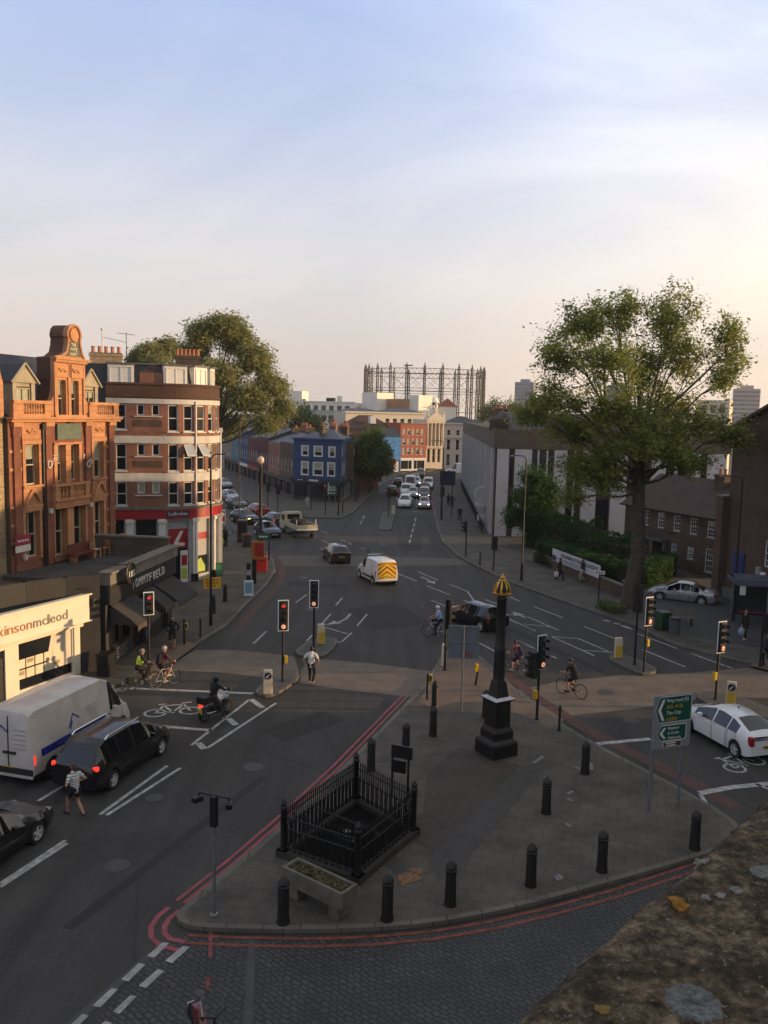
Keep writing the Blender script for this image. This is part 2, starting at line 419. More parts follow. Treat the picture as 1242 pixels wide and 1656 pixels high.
for px in ([(411, 1124), (420, 1113), (438, 1098), (452, 1089), (470, 1084), (483, 1087), (484, 1099), (466, 1114), (444, 1127), (425, 1129)],
           [(475, 1060), (486, 1048), (496, 1041), (520, 1035), (541, 1034), (547, 1041), (537, 1055), (523, 1065), (497, 1065)],
           [(613, 858), (617, 834), (622, 829), (637, 829), (638, 834), (632, 859)],
           [(980, 1066), (1000, 1061), (1010, 1063), (1046, 1075), (1064, 1086), (1058, 1091), (1034, 1093), (1006, 1080)],
           [(1124, 1130), (1136, 1122), (1156, 1121), (1200, 1132), (1252, 1152), (1262, 1172), (1240, 1176), (1190, 1160), (1146, 1142)]):
    pavement('traffic_island', rounded(strip_poly(px), 1), .13, M('island_concrete', (.085, .08, .072), .85, var=.25, scale=2), .16)

def sheet(name, polys, mat, z, kind='structure'):
    b = MB()
    for p in polys: b.face([(q[0], q[1], z) for q in p], mat)
    o = b.build(name); o['kind'] = kind
    return o
# granite setts in the mouth of the near side street
sheet('cobbled_road', [strip_poly([(247, 1536), (300, 1512), (420, 1515), (560, 1513), (700, 1504), (800, 1486), (900, 1461), (1000, 1433), (1100, 1404), (1200, 1378), (1300, 1420), (1300, 1700), (120, 1700)])], SETTS, .004)
sheet('road_edge_channel', [strip_poly([(92, 1668), (240, 1540), (252, 1545), (112, 1668)]), strip_poly([(402, 1519), (413, 1519), (408, 1680), (392, 1680)])], M('worn_concrete', (.06, .058, .058), .8, var=.3), .008)
# buff surfaced crossings
sheet('crossing', [strip_poly([(316, 1051), (370, 1051), (420, 1055), (476, 1062), (483, 1084), (450, 1088), (425, 1095), (350, 1087), (262, 1084)]),
                   strip_poly([(524, 1066), (600, 1073), (700, 1086), (688, 1108), (664, 1127), (570, 1117), (486, 1105), (486, 1085), (500, 1068)])], BUFF, .004)
sheet('crossing', [strip_poly([(835, 1116), (900, 1103), (1006, 1092), (1034, 1094), (1062, 1091), (1120, 1088), (1211, 1080), (1300, 1100), (1300, 1130), (1200, 1128), (1130, 1124), (1124, 1132), (1062, 1142), (918, 1158), (905, 1170), (850, 1130)])], BUFF, .004)
sheet('crossing', [strip_poly([(446, 898), (560, 899), (680, 901), (742, 904), (760, 914), (640, 915), (520, 916), (446, 915)])], M('buff_worn', (.095, .084, .07), .85, var=.25), .004)
sheet('tactile_paving', [strip_poly([(716, 1066), (740, 1058), (770, 1066), (806, 1100), (845, 1134), (905, 1176), (890, 1182), (840, 1160), (800, 1140), (740, 1140), (700, 1150), (676, 1140), (700, 1104)]),
                         strip_poly([(255, 1094), (318, 1047), (300, 1040), (262, 1062), (215, 1092)]), strip_poly([(1212, 1080), (1242, 1088), (1290, 1080), (1240, 1070)])], TACT, .138)
sheet('brick_paving', [strip_poly([(690, 1256), (742, 1214), (842, 1244), (770, 1320), (700, 1385), (655, 1362), (684, 1318)])], BRICK('brown_setts', (.075, .056, .042), (.052, .041, .033), (.03, .026, .022), .2, .1, .02, .8, .5, .5, .3, 'Object', R(-25)), .138)
sheet('paving_patch', [strip_poly([(618, 1400), (642, 1392), (664, 1412), (640, 1424)]), strip_poly([(690, 1395), (840, 1245), (890, 1236), (735, 1420), (710, 1432)])], M('patch_tarmac', (.055, .05, .046), .85, var=.3), .142)
sheet('paving_patch', [strip_poly([(640, 1424), (672, 1418), (682, 1430), (650, 1440)]), strip_poly([(655, 1412), (684, 1412), (680, 1422), (668, 1418)])], M('orange_spray_paint', (.2, .1, .05), .85, var=.6, scale=9), .146)

def line_q(a, c, w):
    a, c = Vector(a).to_2d(), Vector(c).to_2d(); d = (c - a).normalized(); n = Vector((-d.y, d.x)) * w / 2
    return [a - n, c - n, c + n, a + n]
def z7(*q): return [(x / 2.823 + 420, y / 2.823 + 850) for x, y in q]
def z6(*q): return [(x / 3.015 + 830, y / 3.015 + 860) for x, y in q]
def z3(*q): return [(x / 2.5875, y / 2.5875 + 1080) for x, y in q]
def zb(*q): return [(x / 2.5875, y / 2.5875 + 1400) for x, y in q]
def z4(*q): return [(x / 5.645 + 560, y / 5.645 + 720) for x, y in q]
lines = []   # (pixel a, pixel b, width)
def ln(w, *segs):
    for a, c in segs: lines.append(line_q(G(*a), G(*c), w))
for q in ([(800, 325), (1045, 132)], [(870, 335), (1155, 148)], [(418, 615), (700, 410)], [(445, 618), (755, 420)], [(0, 905), (275, 722)], [(0, 918), (280, 735)], [(160, 558), (265, 495)]): ln(.13, z3(*q))
for q in ([(830, 315), (855, 340)], [(955, 212), (988, 240)], [(1050, 132), (1100, 168)]): ln(.26, z3(*q))
ln(.24, z3((560, 236), (885, 262)), z3((545, 86), (1060, 108)))
ln(.1, z3((430, 95), (482, 66)), z3((478, 66), (530, 72)))
for q in ([(165, 352), (215, 315)], [(347, 365), (377, 330)], [(278, 455), (325, 403)], [(445, 458), (490, 405)], [(-30, 540), (30, 483)], [(215, 527), (240, 500)], [(300, 465), (400, 495)], [(375, 530), (420, 490)], [(305, 512), (370, 535)],
          [(620, 215), (715, 253)], [(720, 210), (815, 250)], [(763, 275), (868, 317)], [(870, 270), (955, 303)], [(950, 303), (990, 360)], [(780, 340), (880, 380)], [(930, 340), (975, 360)], [(1000, 535), (1080, 578)], [(1130, 405), (1210, 415)],
          [(1130, 425), (1242, 475)], [(1180, 525), (1242, 558)], [(1140, 325), (1185, 345)], [(1030, 338), (1100, 365)], [(285, 68), (330, 88)], [(280, 25), (310, 38)], [(370, 65), (415, 82)], [(463, 102), (525, 128)], [(275, 103), (295, 113)], [(180, 235), (215, 238)]): ln(.11, z7(*q))
for q in ([(100, 365), (243, 420)], [(65, 413), (220, 480)], [(-20, 425), (110, 485)], [(45, 450), (175, 463)], [(345, 462), (505, 525)], [(190, 513), (395, 605)], [(320, 522), (482, 592)], [(190, 512), (325, 522)], [(335, 578), (480, 588)], [(25, 530), (105, 570)], [(185, 605), (213, 618)],
          [(630, 575), (840, 660)], [(600, 495), (800, 570)], [(840, 555), (960, 555)], [(960, 555), (1080, 578)], [(1080, 578), (1190, 608)], [(870, 595), (1070, 667)], [(1000, 615), (1100, 612)], [(1100, 612), (1200, 632)]): ln(.11, z6(*q))
for q in ([(440, 430), (470, 438)], [(490, 446), (520, 452)], [(530, 458), (580, 475)]): ln(.25, z6(*q))
ln(.26, z6((375, 1038), (668, 1010))); ln(.14, z6((1170, 885), (1300, 945))); ln(.14, ((1132, 1284), (1170, 1342)))
ln(.28, ((1132, 1283), (1185, 1273)), ((1185, 1273), (1260, 1266))); ln(.12, ((1222, 1268), (1250, 1279)))
for k in range(5): ln(.15, z4((636 - k * 13, 662 + k * 50), (628 - k * 13, 694 + k * 50)))
for k in range(7): ln(.15, z4((640 + k * 1, 560 - k * 24), (641 + k * 1, 548 - k * 24)))
for q in ([(168, 642), (150, 675)], [(143, 690), (125, 720)], [(-20, 872), (45, 905)], [(135, 940), (265, 990)]): ln(.13, z4(*q))
ln(.3, z4((595, 604), (690, 612))); ln(.12, z4((440, 622), (800, 628)))
for a in ([(381, 806), (408, 811)], [(408, 811), (425, 816)], [(418, 822), (447, 827)], [(452, 838), (500, 848)], [(365, 848), (392, 856)], [(430, 808), (450, 814)], [(500, 822), (460, 818)], [(470, 833), (540, 836)]): ln(.2, a)
sheet('white_road_markings', lines, WHITE, .009)
dash = [zb(*q) for q in ([(615, 380), (680, 322), (708, 325), (645, 388)], [(690, 400), (765, 338), (795, 342), (720, 410)], [(507, 478), (580, 410), (610, 415), (537, 486)], [(580, 505), (660, 435), (688, 442), (610, 515)],
        [(387, 588), (465, 515), (495, 518), (420, 595)], [(472, 612), (545, 545), (573, 548), (500, 622)], [(270, 690), (345, 622), (372, 630), (300, 698)], [(370, 705), (440, 652), (468, 660), (395, 715)])]
sheet('give_way_markings', [strip_poly(q) for q in dash], M('road_paint_worn_white', (.3, .3, .29), .75, var=.4, scale=4), .013)
# arrows and bicycle symbols
def arrow(px, w=.16):
    pts = [G(*p).to_2d() for p in px]; out = [line_q(pts[i], pts[i + 1], w) for i in range(len(pts) - 1)]
    d = (pts[-1] - pts[-2]).normalized(); n = Vector((-d.y, d.x)); e = pts[-1]
    out.append([e + n * .38 - d * .25, e - n * .38 - d * .25, e + d * .8])
    return out
sheet('white_lane_arrows', arrow(z7((415, 403), (395, 425), (370, 438), (345, 444))) + arrow(z7((735, 234), (765, 246), (785, 258))) + arrow([(850, 1000), (838, 994)], .1), WHITE, .012)
def cycle_symbol(c, ax, s):
    """ax: direction the symbol's length runs; built as flat rings and strips"""
    c = Vector(c).to_2d(); d = Vector(ax).to_2d().normalized(); n = Vector((-d.y, d.x)); out = []
    P = lambda u, v: c + d * u * s + n * v * s
    def ring(u, v, r):
        for k in range(20):
            a, b_ = 2 * math.pi * k / 20, 2 * math.pi * (k + 1) / 20
            out.append([P(u + r * math.cos(a), v + r * math.sin(a)), P(u + r * math.cos(b_), v + r * math.sin(b_)), P(u + (r - .1) * math.cos(b_), v + (r - .1) * math.sin(b_)), P(u + (r - .1) * math.cos(a), v + (r - .1) * math.sin(a))])
    ring(-.62, -.3, .42); ring(.62, -.3, .42)
    for a, b_ in (((-.62, -.3), (-.3, .42)), ((-.3, .42), (.42, .42)), ((-.3, .42), (0, -.3)), ((0, -.3), (.42, .42)), ((.62, -.3), (.38, .6)), ((.38, .6), (.72, .62)), ((-.3, .42), (-.34, .6)), ((-.48, .6), (-.2, .6)), ((-.62, -.3), (0, -.3)), ((0, -.45), (0, -.15))):
        out.append(line_q(P(*a), P(*b_), .1 * s))
    return out
sy1 = cycle_symbol(G(279, 1147), G(330, 1143) - G(235, 1150), 1.15)
sy2 = cycle_symbol(G(1192, 1232), G(1225, 1222) - G(1150, 1250), 1.0)
sy3 = cycle_symbol(G(183, 1118), G(200, 1112) - G(170, 1124), .55)
sheet('bicycle_road_symbols', sy1 + sy2 + sy3, WHITE, .011)
# red route double lines
def double_line(px, off, mat, w=.1, gap=.34):
    pts = [G(*p).to_2d() for p in px]; out = []
    for k in (0, 1):
        o = off + k * gap; row = []
        for i, p in enumerate(pts):
            d = (pts[min(i + 1, len(pts) - 1)] - pts[max(i - 1, 0)]).normalized(); n = Vector((-d.y, d.x))
            row.append((p + n * (o - w / 2), p + n * (o + w / 2)))
        for i in range(len(row) - 1): out.append([row[i][0], row[i + 1][0], row[i + 1][1], row[i][1]])
    return out
sheet('red_route_lines', double_line([(300, 1462), (380, 1398), (460, 1328), (552, 1240), (640, 1148), (660, 1127)], .05, PINK, .11, .24)
      + double_line([(300, 1524), (275, 1519), (266, 1510), (266, 1499), (274, 1486), (290, 1473)], .0, PINK, .14, .32), PINK, .012)
sheet('red_route_lines', double_line([(300, 1521), (380, 1525), (500, 1527), (600, 1524), (700, 1515), (800, 1498), (900, 1474), (1000, 1446), (1100, 1413), (1180, 1388)], -.1, RUST, .11, .3), RUST, .012)
sheet('red_route_lines', double_line([(692, 800), (697, 812), (701, 833), (711, 866), (722, 885)], .1, PINK, .12)
, PINK, .012)
OLDR = M('road_paint_old_red', (.085, .042, .036), .85, var=.35)
sheet('red_route_band', double_line([(800, 1087), (855, 1130), (932, 1180), (1000, 1216), (1080, 1257), (1180, 1312)], .42, OLDR, .6)[:5] + double_line([(432, 895), (449, 920), (440, 945), (424, 964), (403, 982), (372, 1018)], .45, OLDR, .55)[:5], OLDR, .006)
sheet('red_survey_paint', [strip_poly([(338, 1498), (344, 1498), (343, 1550), (337, 1550)]), strip_poly([(334, 1581), (340, 1581), (338, 1602), (333, 1602)])], M('red_survey_spray', (.2, .05, .045), .8, var=.6, scale=6), .016)
sheet('pavement_spray_marks', [line_q(G(*a), G(*c), .12) for a, c in (((862, 1240), (878, 1229)), ((930, 1246), (938, 1250)), ((918, 1290), (926, 1286)), ((917, 1297), (925, 1302)), ((915, 1338), (922, 1344)), ((898, 1424), (904, 1432)), ((903, 1422), (908, 1430)), ((957, 1252), (955, 1240)))], M('chalk_white', (.17, .17, .17), .8, var=.4, scale=9), .146)
# manhole and patch lines in the road
mh = []
for (x, y, r) in ((410, 1240, .35), (980, 1120, .4), (1020, 1165, .35), (190, 1400, .35), (505, 985, .4), (620, 880, .4), (250, 1290, .3)):
    c = G(x, y).to_2d(); mh.append([c + Vector((r * math.cos(2 * math.pi * k / 14), r * math.sin(2 * math.pi * k / 14))) for k in range(14)])
sheet('manhole_covers', mh, M('iron_cover', (.06, .058, .056), .55, .3, var=.3, scale=8), .008)
sheet('road_repair_patch', [strip_poly(q) for q in ([(560, 985), (640, 975), (700, 1010), (600, 1020)], [(420, 1180), (520, 1150), (560, 1165), (460, 1200)], [(640, 870), (680, 868), (684, 890), (650, 893)], [(100, 1500), (420, 1255), (432, 1259), (118, 1504)], [(470, 940), (560, 945), (556, 952), (466, 947)], [(820, 1010), (1000, 1095), (990, 1098), (808, 1013)], [(560, 1260), (640, 1180), (600, 1172), (520, 1250)])], M('newer_asphalt', (.024, .0215, .019), .85, var=.25, bump=.3, bscale=60), .0025)

# ================================================================== BUILDINGS
GLASS = M('window_glass', (.012, .014, .018), .06, var=0, spec=.7)
DGLASS = M('window_glass_dim', (.02, .022, .026), .14, var=0, spec=.45)
BLIND = M('blind_behind_glass', (.32, .33, .26), .25, var=.15, coat=.6)
GOLDGL = M('gilt_reflection_glass', (.05, .05, .05), .05, var=0, spec=.9)
WPAINT = M('white_window_paint', (.62, .61, .58), .5, var=.12, scale=4)
CREAM = M('cream_stucco', (.62, .56, .44), .75, var=.12, scale=1.2, bump=.1)
STUCCO = M('white_stucco', (.5, .485, .45), .75, var=.2, scale=1.1, bump=.1)
TERRA = M('terracotta', (.41, .195, .09), .7, var=.25, scale=1.6, bump=.3, bscale=12)
TERRAB = BRICK('terracotta_blocks', (.45, .215, .1), (.37, .165, .075), (.2, .1, .055), .6, .3, .012, .7, .3, .5, .25)
REDBR = BRICK('red_brick', (.25, .075, .04), (.19, .055, .032), (.15, .09, .06), stain=.3)
REDBR2 = BRICK('brown_red_brick', (.27, .095, .055), (.2, .07, .045), (.2, .15, .11), stain=.35)
YELBR = BRICK('yellow_stock_brick', (.4, .29, .15), (.22, .14, .08), (.28, .24, .17), stain=.3)
DKBR = BRICK('dark_stock_brick', (.10, .065, .042), (.07, .045, .032), (.08, .065, .05), stain=.4)
SLATE = BRICK('slate', (.026, .028, .034), (.018, .02, .025), (.01, .01, .012), .3, .2, .008, .5, .4, .5, .3)
TILE = BRICK('brown_roof_tile', (.075, .042, .033), (.05, .03, .025), (.02, .014, .012), .17, .1, .008, .8, .6, .5, .3)
LEAD = M('lead_flashing', (.09, .095, .105), .55, var=.25, scale=1.5)
BLACKP = M('black_paint', (.008, .008, .0085), .45, var=.25, scale=6, bump=.08, bscale=40)
IRON = M('black_iron', (.006, .006, .0065), .5, var=.3, scale=8, bump=.12, bscale=60)
CHARC = M('charcoal_render', (.035, .032, .030), .8, var=.35, scale=1.2, bump=.2)
STONE = M('weathered_stone', (.16, .145, .12), .9, var=.35, scale=2, bump=.35, bscale=20)
ROOFG = M('flat_roof_felt', (.045, .043, .042), .9, var=.35, scale=.8)
REDP = M('red_fascia', (.30, .014, .02), .4, var=.08, scale=1)
GREYP = M('grey_shutter', (.3, .3, .3), .5, var=.12, scale=2)
POT = M('chimney_pot', (.42, .16, .08), .8, var=.2, scale=5)

def wall(mb, mat, P, rz, L, z0, z1, holes=(), depth=.16, mapf=None, umax=1e9, rev=None):
    """one wall plane with real window openings; u runs along rz, the room lies on the +90 degree side"""
    us = sorted({0.0, L} | {h[0] for h in holes} | {h[1] for h in holes}); zs = sorted({z0, z1} | {h[2] for h in holes} | {h[3] for h in holes})
    u2 = []
    for a, b_ in zip(us, us[1:]):
        k = max(1, math.ceil((b_ - a) / umax)); u2 += [a + (b_ - a) * i / k for i in range(k)]
    us = u2 + [L]
    if mapf is None:
        ca, sa = math.cos(rz), math.sin(rz)
        mapf = lambda u, d: (P[0] + ca * u - sa * d, P[1] + sa * u + ca * d)
    pt = lambda u, z, d=0: (*mapf(u, d), z)
    for a, b_ in zip(us, us[1:]):
        for c, d in zip(zs, zs[1:]):
            mu, mz = (a + b_) / 2, (c + d) / 2
            if any(h[0] < mu < h[1] and h[2] < mz < h[3] for h in holes): continue
            mb.face([pt(a, c), pt(b_, c), pt(b_, d), pt(a, d)], mat)
    for h in holes:
        a, b_, c, d = h[:4]; r = rev or mat
        for q in ([(a, c, 0), (a, c, 1), (a, d, 1), (a, d, 0)], [(b_, c, 1), (b_, c, 0), (b_, d, 0), (b_, d, 1)], [(a, d, 0), (a, d, 1), (b_, d, 1), (b_, d, 0)], [(a, c, 1), (a, c, 0), (b_, c, 0), (b_, c, 1)]):
            mb.face([pt(u, z, depth * k) for u, z, k in q], r)
_win = {}
def win_mesh(w, h, style, fm, blind):
    k = (round(w, 2), round(h, 2), style, fm.name, blind)
    if k in _win: return _win[k]
    f = MB(); t = .07 if style != 'thin' else .045
    f.box((-w / 2 + t / 2, .03, h / 2), (t, .08, h), fm); f.box((w / 2 - t / 2, .03, h / 2), (t, .08, h), fm)
    f.box((0, .03, t / 2), (w - 2 * t, .08, t), fm); f.box((0, .03, h - t / 2), (w - 2 * t, .08, t), fm)
    if style in ('sash', 'sash6', 'thin', 'sashv'): f.box((0, .025, h * .5), (w - 2 * t, .07, .055), fm)
    if style == 'sash6':
        for s in (-1, 1): f.box((s * (w - 2 * t) / 6, .035, h / 2), (.022, .05, h - 2 * t), fm)
        for z in (.25, .75): f.box((0, .035, h * z), (w - 2 * t, .05, .022), fm)
    if style in ('case', 'sashv'): f.box((0, .035, h / 2), (.05, .06, h - 2 * t), fm)
    g = MB(); y = .06
    def q(a, c, mt): g.face([(-w / 2 + t, y, a), (w / 2 - t, y, a), (w / 2 - t, y, c), (-w / 2 + t, y, c)], mt)
    if blind > 0: q(t, h - t - blind * (h - 2 * t), GLASS); q(h - t - blind * (h - 2 * t), h - t, BLIND)
    elif blind < 0: q(t, h - t, BLIND)
    else: q(t, h - t, GLASS)
    _win[k] = (f.mesh('window'), g.mesh('pane')); return _win[k]
def window(parent, w, h, loc, rz, style='sash', fm=None, blind=0, depth=.1, sill=None, pane=None):
    """loc: middle of the sill on the wall face"""
    fm = fm or WPAINT; a, g = win_mesh(w, h, style, fm, blind)
    n = Vector((-math.sin(rz), math.cos(rz), 0))
    o = link('window', a, parent, Vector(loc) + n * depth, rz)
    p = link('pane', g, o)
    if sill:
        s = MB(); s.box((0, -depth, -.05), (w + .16, .2, .1), sill); s.build('sill', o)
    return o
def row(parent, mb, P, rz, holes, style='sash', fm=None, depth=.1, blinds=None, sill=None, mapf=None):
    ca, sa = math.cos(rz), math.sin(rz)
    for i, h in enumerate(holes):
        u = (h[0] + h[1]) / 2
        bl = blinds[i % len(blinds)] if blinds else 0
        if mapf:
            p = mapf(u, 0); e1, e2 = mapf(u - .2, 0), mapf(u + .2, 0); a = math.atan2(e2[1] - e1[1], e2[0] - e1[0])
        else: p, a = (P[0] + ca * u, P[1] + sa * u), rz
        window(parent, h[1] - h[0], h[3] - h[2], (p[0], p[1], h[2]), a, style, fm, bl, depth, sill)
def chimney(parent, c, d, z0, z1, pots, rz=0, mat=None, ph=.45):
    b = MB(); b.box((*c, (z0 + z1) / 2), (d[0], d[1], z1 - z0), mat or DKBR, rz)
    b.box((*c, z1 - .12), (d[0] + .12, d[1] + .12, .16), mat or DKBR, rz); b.box((*c, z1 + .03), (d[0] + .04, d[1] + .04, .06), STONE, rz)
    o = b.build('chimney', parent)
    ca, sa = math.cos(rz), math.sin(rz)
    for k in range(pots):
        t = (k + .5) / pots - .5; q = MB(); q.lathe([(.13, 0), (.11, ph * .8), (.14, ph * .85), (.14, ph), (.09, ph)], POT, 8, (c[0] + ca * t * d[0], c[1] + sa * t * d[0], z1 + .06)); q.build('chimney_pot', o, smooth=40)
    return o
def lstr(rz): return Vector((math.cos(rz), math.sin(rz), 0)), Vector((-math.sin(rz), math.cos(rz), 0))

# ---- The terracotta pub building: local x along the facade, y into the building
P0, P1 = Vector((-18.5, 42.5)), Vector((-16.2, 51.0)); RZ = math.atan2(P1.y - P0.y, P1.x - P0.x)
T = thing('pub_building', 'ornate orange terracotta and red brick pub building with a curved Dutch gable', 'building', (*P0, 0), RZ)
D = 8.0; Z2 = 11.75
lo = [(.85, 1.95, 4.75, 7.1), (7.75 - .95, 7.75, 4.75, 7.1)]
hi = [(.95, 2.0, 8.5, 10.55), (6.85, 7.8, 8.5, 10.55)]
mid = [(3.45, 4.2, 8.5, 10.5), (4.65, 5.4, 8.5, 10.5)]
b = MB()
wall(b, REDBR, (-.25, 0), 0, 9.25, 0, Z2, [(u0 + .25, u1 + .25, a, c) for u0, u1, a, c in lo + hi + mid + [(3.05, 4.15, 4.5, 7.1), (4.7, 5.85, 4.5, 7.1)]], .35, rev=TERRA)
wall(b, DKBR, (9.0, 0), R(90), D, 0, Z2); b.face([(-.25, D, 0), (-.25, 0, 0), (-.25, 0, Z2), (-.25, D, Z2)], DKBR)
b.build('wall', T)
row(T, b, (0, 0), 0, hi + mid, 'sash', M('cream_sash', (.45, .38, .26), .6), .25, [.35, .5, .45, .0])
row(T, b, (0, 0), 0, lo + [(3.05, 4.15, 4.5, 7.1), (4.7, 5.85, 4.5, 7.1)], 'sashv', M('cream_sash', (.45, .38, .26), .6), .25, [0, 0, 0, 0])
# terracotta dressings: window surrounds, panels, bands, cornice
b = MB()
def pr(u0, u1, z0, z1, d=.06, mt=None): b.box(((u0 + u1) / 2, -d / 2 + .01, (z0 + z1) / 2), (u1 - u0, d + .02, z1 - z0), mt or TERRAB)
for u0, u1, z0, z1 in lo + hi:
    pr(u0 - .22, u0, z0 - .1, z1 + .05); pr(u1, u1 + .2, z0 - .1, z1 + .05); pr(u0 - .28, u1 + .26, z1 + .05, z1 + .3, .1)
for u0, u1 in ((.7, 2.2), (6.62, 7.95)):
    pr(u0, u1, 10.86, 11.75, .07); pr(u0, u1, 7.42, 8.38, .08); pr(u0 - .05, u1 + .05, 8.38, 8.5, .18); pr(u0 - .05, u1 + .05, 7.38, 7.46, .14)
for u0, u1 in ((3.2, 3.45), (4.2, 4.65), (5.4, 5.65)): pr(u0, u1, 8.4, 10.6, .09)
pr(3.2, 5.65, 10.5, 10.62, .12)
for z in (5.6, 6.5, 7.4, 9.3, 10.2):
    for u0, u1 in ((-.24, 0.02), (.5, .7), (8.1, 8.3), (8.75, 9.0), (2.55, 2.9), (5.95, 6.3)): pr(u0, u1, z, z + .14, .035, TERRA)
b.build('terracotta_dressing', T)
# projecting bay on the first floor with its pierced parapet
b = MB()
b.face([(2.95, -.02, 4.3), (3.2, -.02, 4.3), (3.2, -.02, 7.2), (2.95, -.02, 7.2)], TERRAB)
for u0, u1 in ((3.0, 3.08), (4.15, 4.7), (5.82, 5.95)): pr(u0, u1, 4.3, 7.15, .16, TERRA)
pr(2.95, 6.0, 7.1, 7.5, .3, TERRAB); pr(2.9, 6.05, 7.5, 7.62, .42, TERRA); pr(2.9, 6.05, 8.28, 8.4, .36, TERRA); pr(2.95, 3.3, 7.62, 8.28, .3); pr(4.25, 4.6, 7.62, 8.28, .3); pr(5.65, 6.0, 7.62, 8.28, .3); pr(2.95, 6, 4.25, 4.5, .2, REDBR)
for u in (3.5, 3.78, 4.06, 4.85, 5.03, 5.21, 5.39, 5.55): b.lathe([(.05, 7.62), (.085, 7.8), (.04, 8.0), (.08, 8.15), (.05, 8.28)], TERRA, 7, (u, -.17, 0))
b.build('bay_balcony', T)
# piers (brick pilasters)
b = MB()
for u0, u1 in ((.02, .5), (2.5, 3.0), (6.0, 6.45), (8.3, 8.75)):
    pr(u0, u1, 4.2, 11.0, .12, REDBR); pr(u0 - .06, u1 + .06, 11.0, 11.5, .16, REDBR); pr(u0 - .1, u1 + .1, 11.5, 11.75, .24, TERRA)
b.build('pilaster', T)
for u in (2.25,): 
    b = MB(); b.tube([(u, -.12, 11.4), (u, -.12, 4.1)], .075, IRON, 8); b.box((u, -.14, 11.5), (.3, .22, .3), IRON); b.build('drainpipe', T)
# cornice and balustrade
b = MB()
pr(-.3, 9.25, 11.72, 11.86, .3, TERRA); pr(-.35, 9.3, 11.86, 11.98, .42, TERRA); b.build('cornice', T, bevel=.02)
for u0, u1 in ((-.05, 2.85), (6.25, 9.2)):
    b = MB(); pr(u0, u1, 11.98, 12.14, .2, TERRA); pr(u0, u1, 12.66, 12.82, .24, TERRA); pr(u0, u0 + .75, 12.14, 12.66, .2, TERRAB); pr(u1 - .5, u1, 12.14, 12.66, .2, TERRAB)
    n = int((u1 - u0 - 1.25) / .2)
    for k in range(n): b.lathe([(.045, 12.14), (.085, 12.3), (.04, 12.5), (.075, 12.6), (.05, 12.66)], TERRA, 7, (u0 + .75 + .2 * (k + .5), -.09, 0))
    b.build('balustrade', T)
# the tall gable
b = MB(); gd = .9
outl = [(3.2, 11.98), (5.95, 11.98), (5.95, 12.0), (6.25, 12.3), (6.28, 12.7), (6.02, 13.0), (5.93, 13.4), (5.9, 13.9), (5.9, 14.9), (6.2, 15.0), (6.2, 15.12), (5.9, 15.2), (5.68, 15.45), (5.55, 15.85), (5.53, 16.2), (5.6, 16.3), (5.6, 16.45), (5.5, 16.7), (5.3, 16.88), (5.0, 16.93), (4.72, 16.88), (4.52, 16.7), (4.42, 16.45), (4.42, 16.3), (4.5, 16.2), (4.46, 15.85), (4.32, 15.45), (3.9, 15.2), (3.28, 15.12), (3.28, 15.0), (3.3, 14.9), (3.3, 13.9), (3.28, 13.4), (3.15, 13.0), (2.85, 12.7), (2.83, 12.35), (3.05, 12.0)]
gh = [(3.6, 4.25, 12.0, 13.95), (4.7, 5.4, 12.0, 13.95)]
# front with two openings: side strips, mullion, and the shaped top
n = len(outl)
GSIDE = BRICK('gable_flank_brick', (.13, .06, .04), (.095, .045, .03), (.07, .045, .035))
def slab(poly, y0, y1, mt, side=None):
    k = len(poly); vs = [(u, y0, z) for u, z in poly] + [(u, y1, z) for u, z in poly]
    b.add(vs, [tuple(range(k)), tuple(range(2 * k - 1, k - 1, -1))], mt); b.add(vs, [(i, k + i, k + (i + 1) % k, (i + 1) % k) for i in range(k)], side or mt)
slab([(2.83, 12.35), (3.05, 11.98), (3.6, 11.98), (3.6, 13.95), (3.3, 13.95), (3.28, 13.4), (3.15, 13.0), (2.85, 12.7)], -.12, .15, TERRAB); slab([(3.3, 11.98), (3.6, 11.98), (3.6, 13.95), (3.3, 13.95)], .15, .95, GSIDE)
slab([(5.4, 11.98), (5.95, 11.98), (6.25, 12.3), (6.28, 12.7), (6.02, 13.0), (5.93, 13.4), (5.9, 13.95), (5.4, 13.95)], -.12, gd, TERRAB)
slab([(4.25, 11.98), (4.7, 11.98), (4.7, 13.95), (4.25, 13.95)], -.14, gd, TERRAB)
top = [(3.3, 13.95), (5.9, 13.95)] + outl[8:32]
slab(top, -.12, .12, TERRAB); slab(top, .12, .95, GSIDE)
b.build('gable', T)
b = MB()
for k in (0, 1): pr(3.4 + 1.28 * k, 4.58 + 1.2 * k, 14.1, 14.82, .2, TERRA)
pr(3.22, 5.98, 14.88, 15.02, .3, TERRA); pr(3.15, 6.28, 15.02, 15.14, .38, TERRA); pr(3.2, 5.98, 11.98, 12.1, .25, TERRA)
for u in (3.3, 4.47, 5.82): pr(u - .09, u + .09, 12.1, 14.9, .2, TERRA)
for i in range(11, 31):   # raised rim of the shaped top
    (ua, za), (ub, zb_) = outl[i % n], outl[(i + 1) % n]; b.tube([(ua, -.16, za), (ub, -.16, zb_)], .075, TERRA, 6)
b.lathe([(.0, -.02), (.36, 0), (.36, .06), (.28, .06), (.2, .02), (.0, .02)], TERRA, 14, (5.0, -.2, 16.42), 'Y')
b.build('gable_moulding', T, smooth=40)
row(T, b, (0, 0), 0, gh, 'sash', M('cream_sash', (.45, .38, .26), .6), .12, [.4, .35])
b = MB(); slab([(4.0, 15.25), (5.82, 15.25), (5.5, 15.65), (5.36, 16.05), (4.66, 16.05), (4.5, 15.65)], -.16, -.1, M('slate_plaque', (.07, .075, .06), .6)); pq = b.build('name_plaque', T)
CREAML = M('cream_lettering', (.7, .62, .42), .6, var=.1)
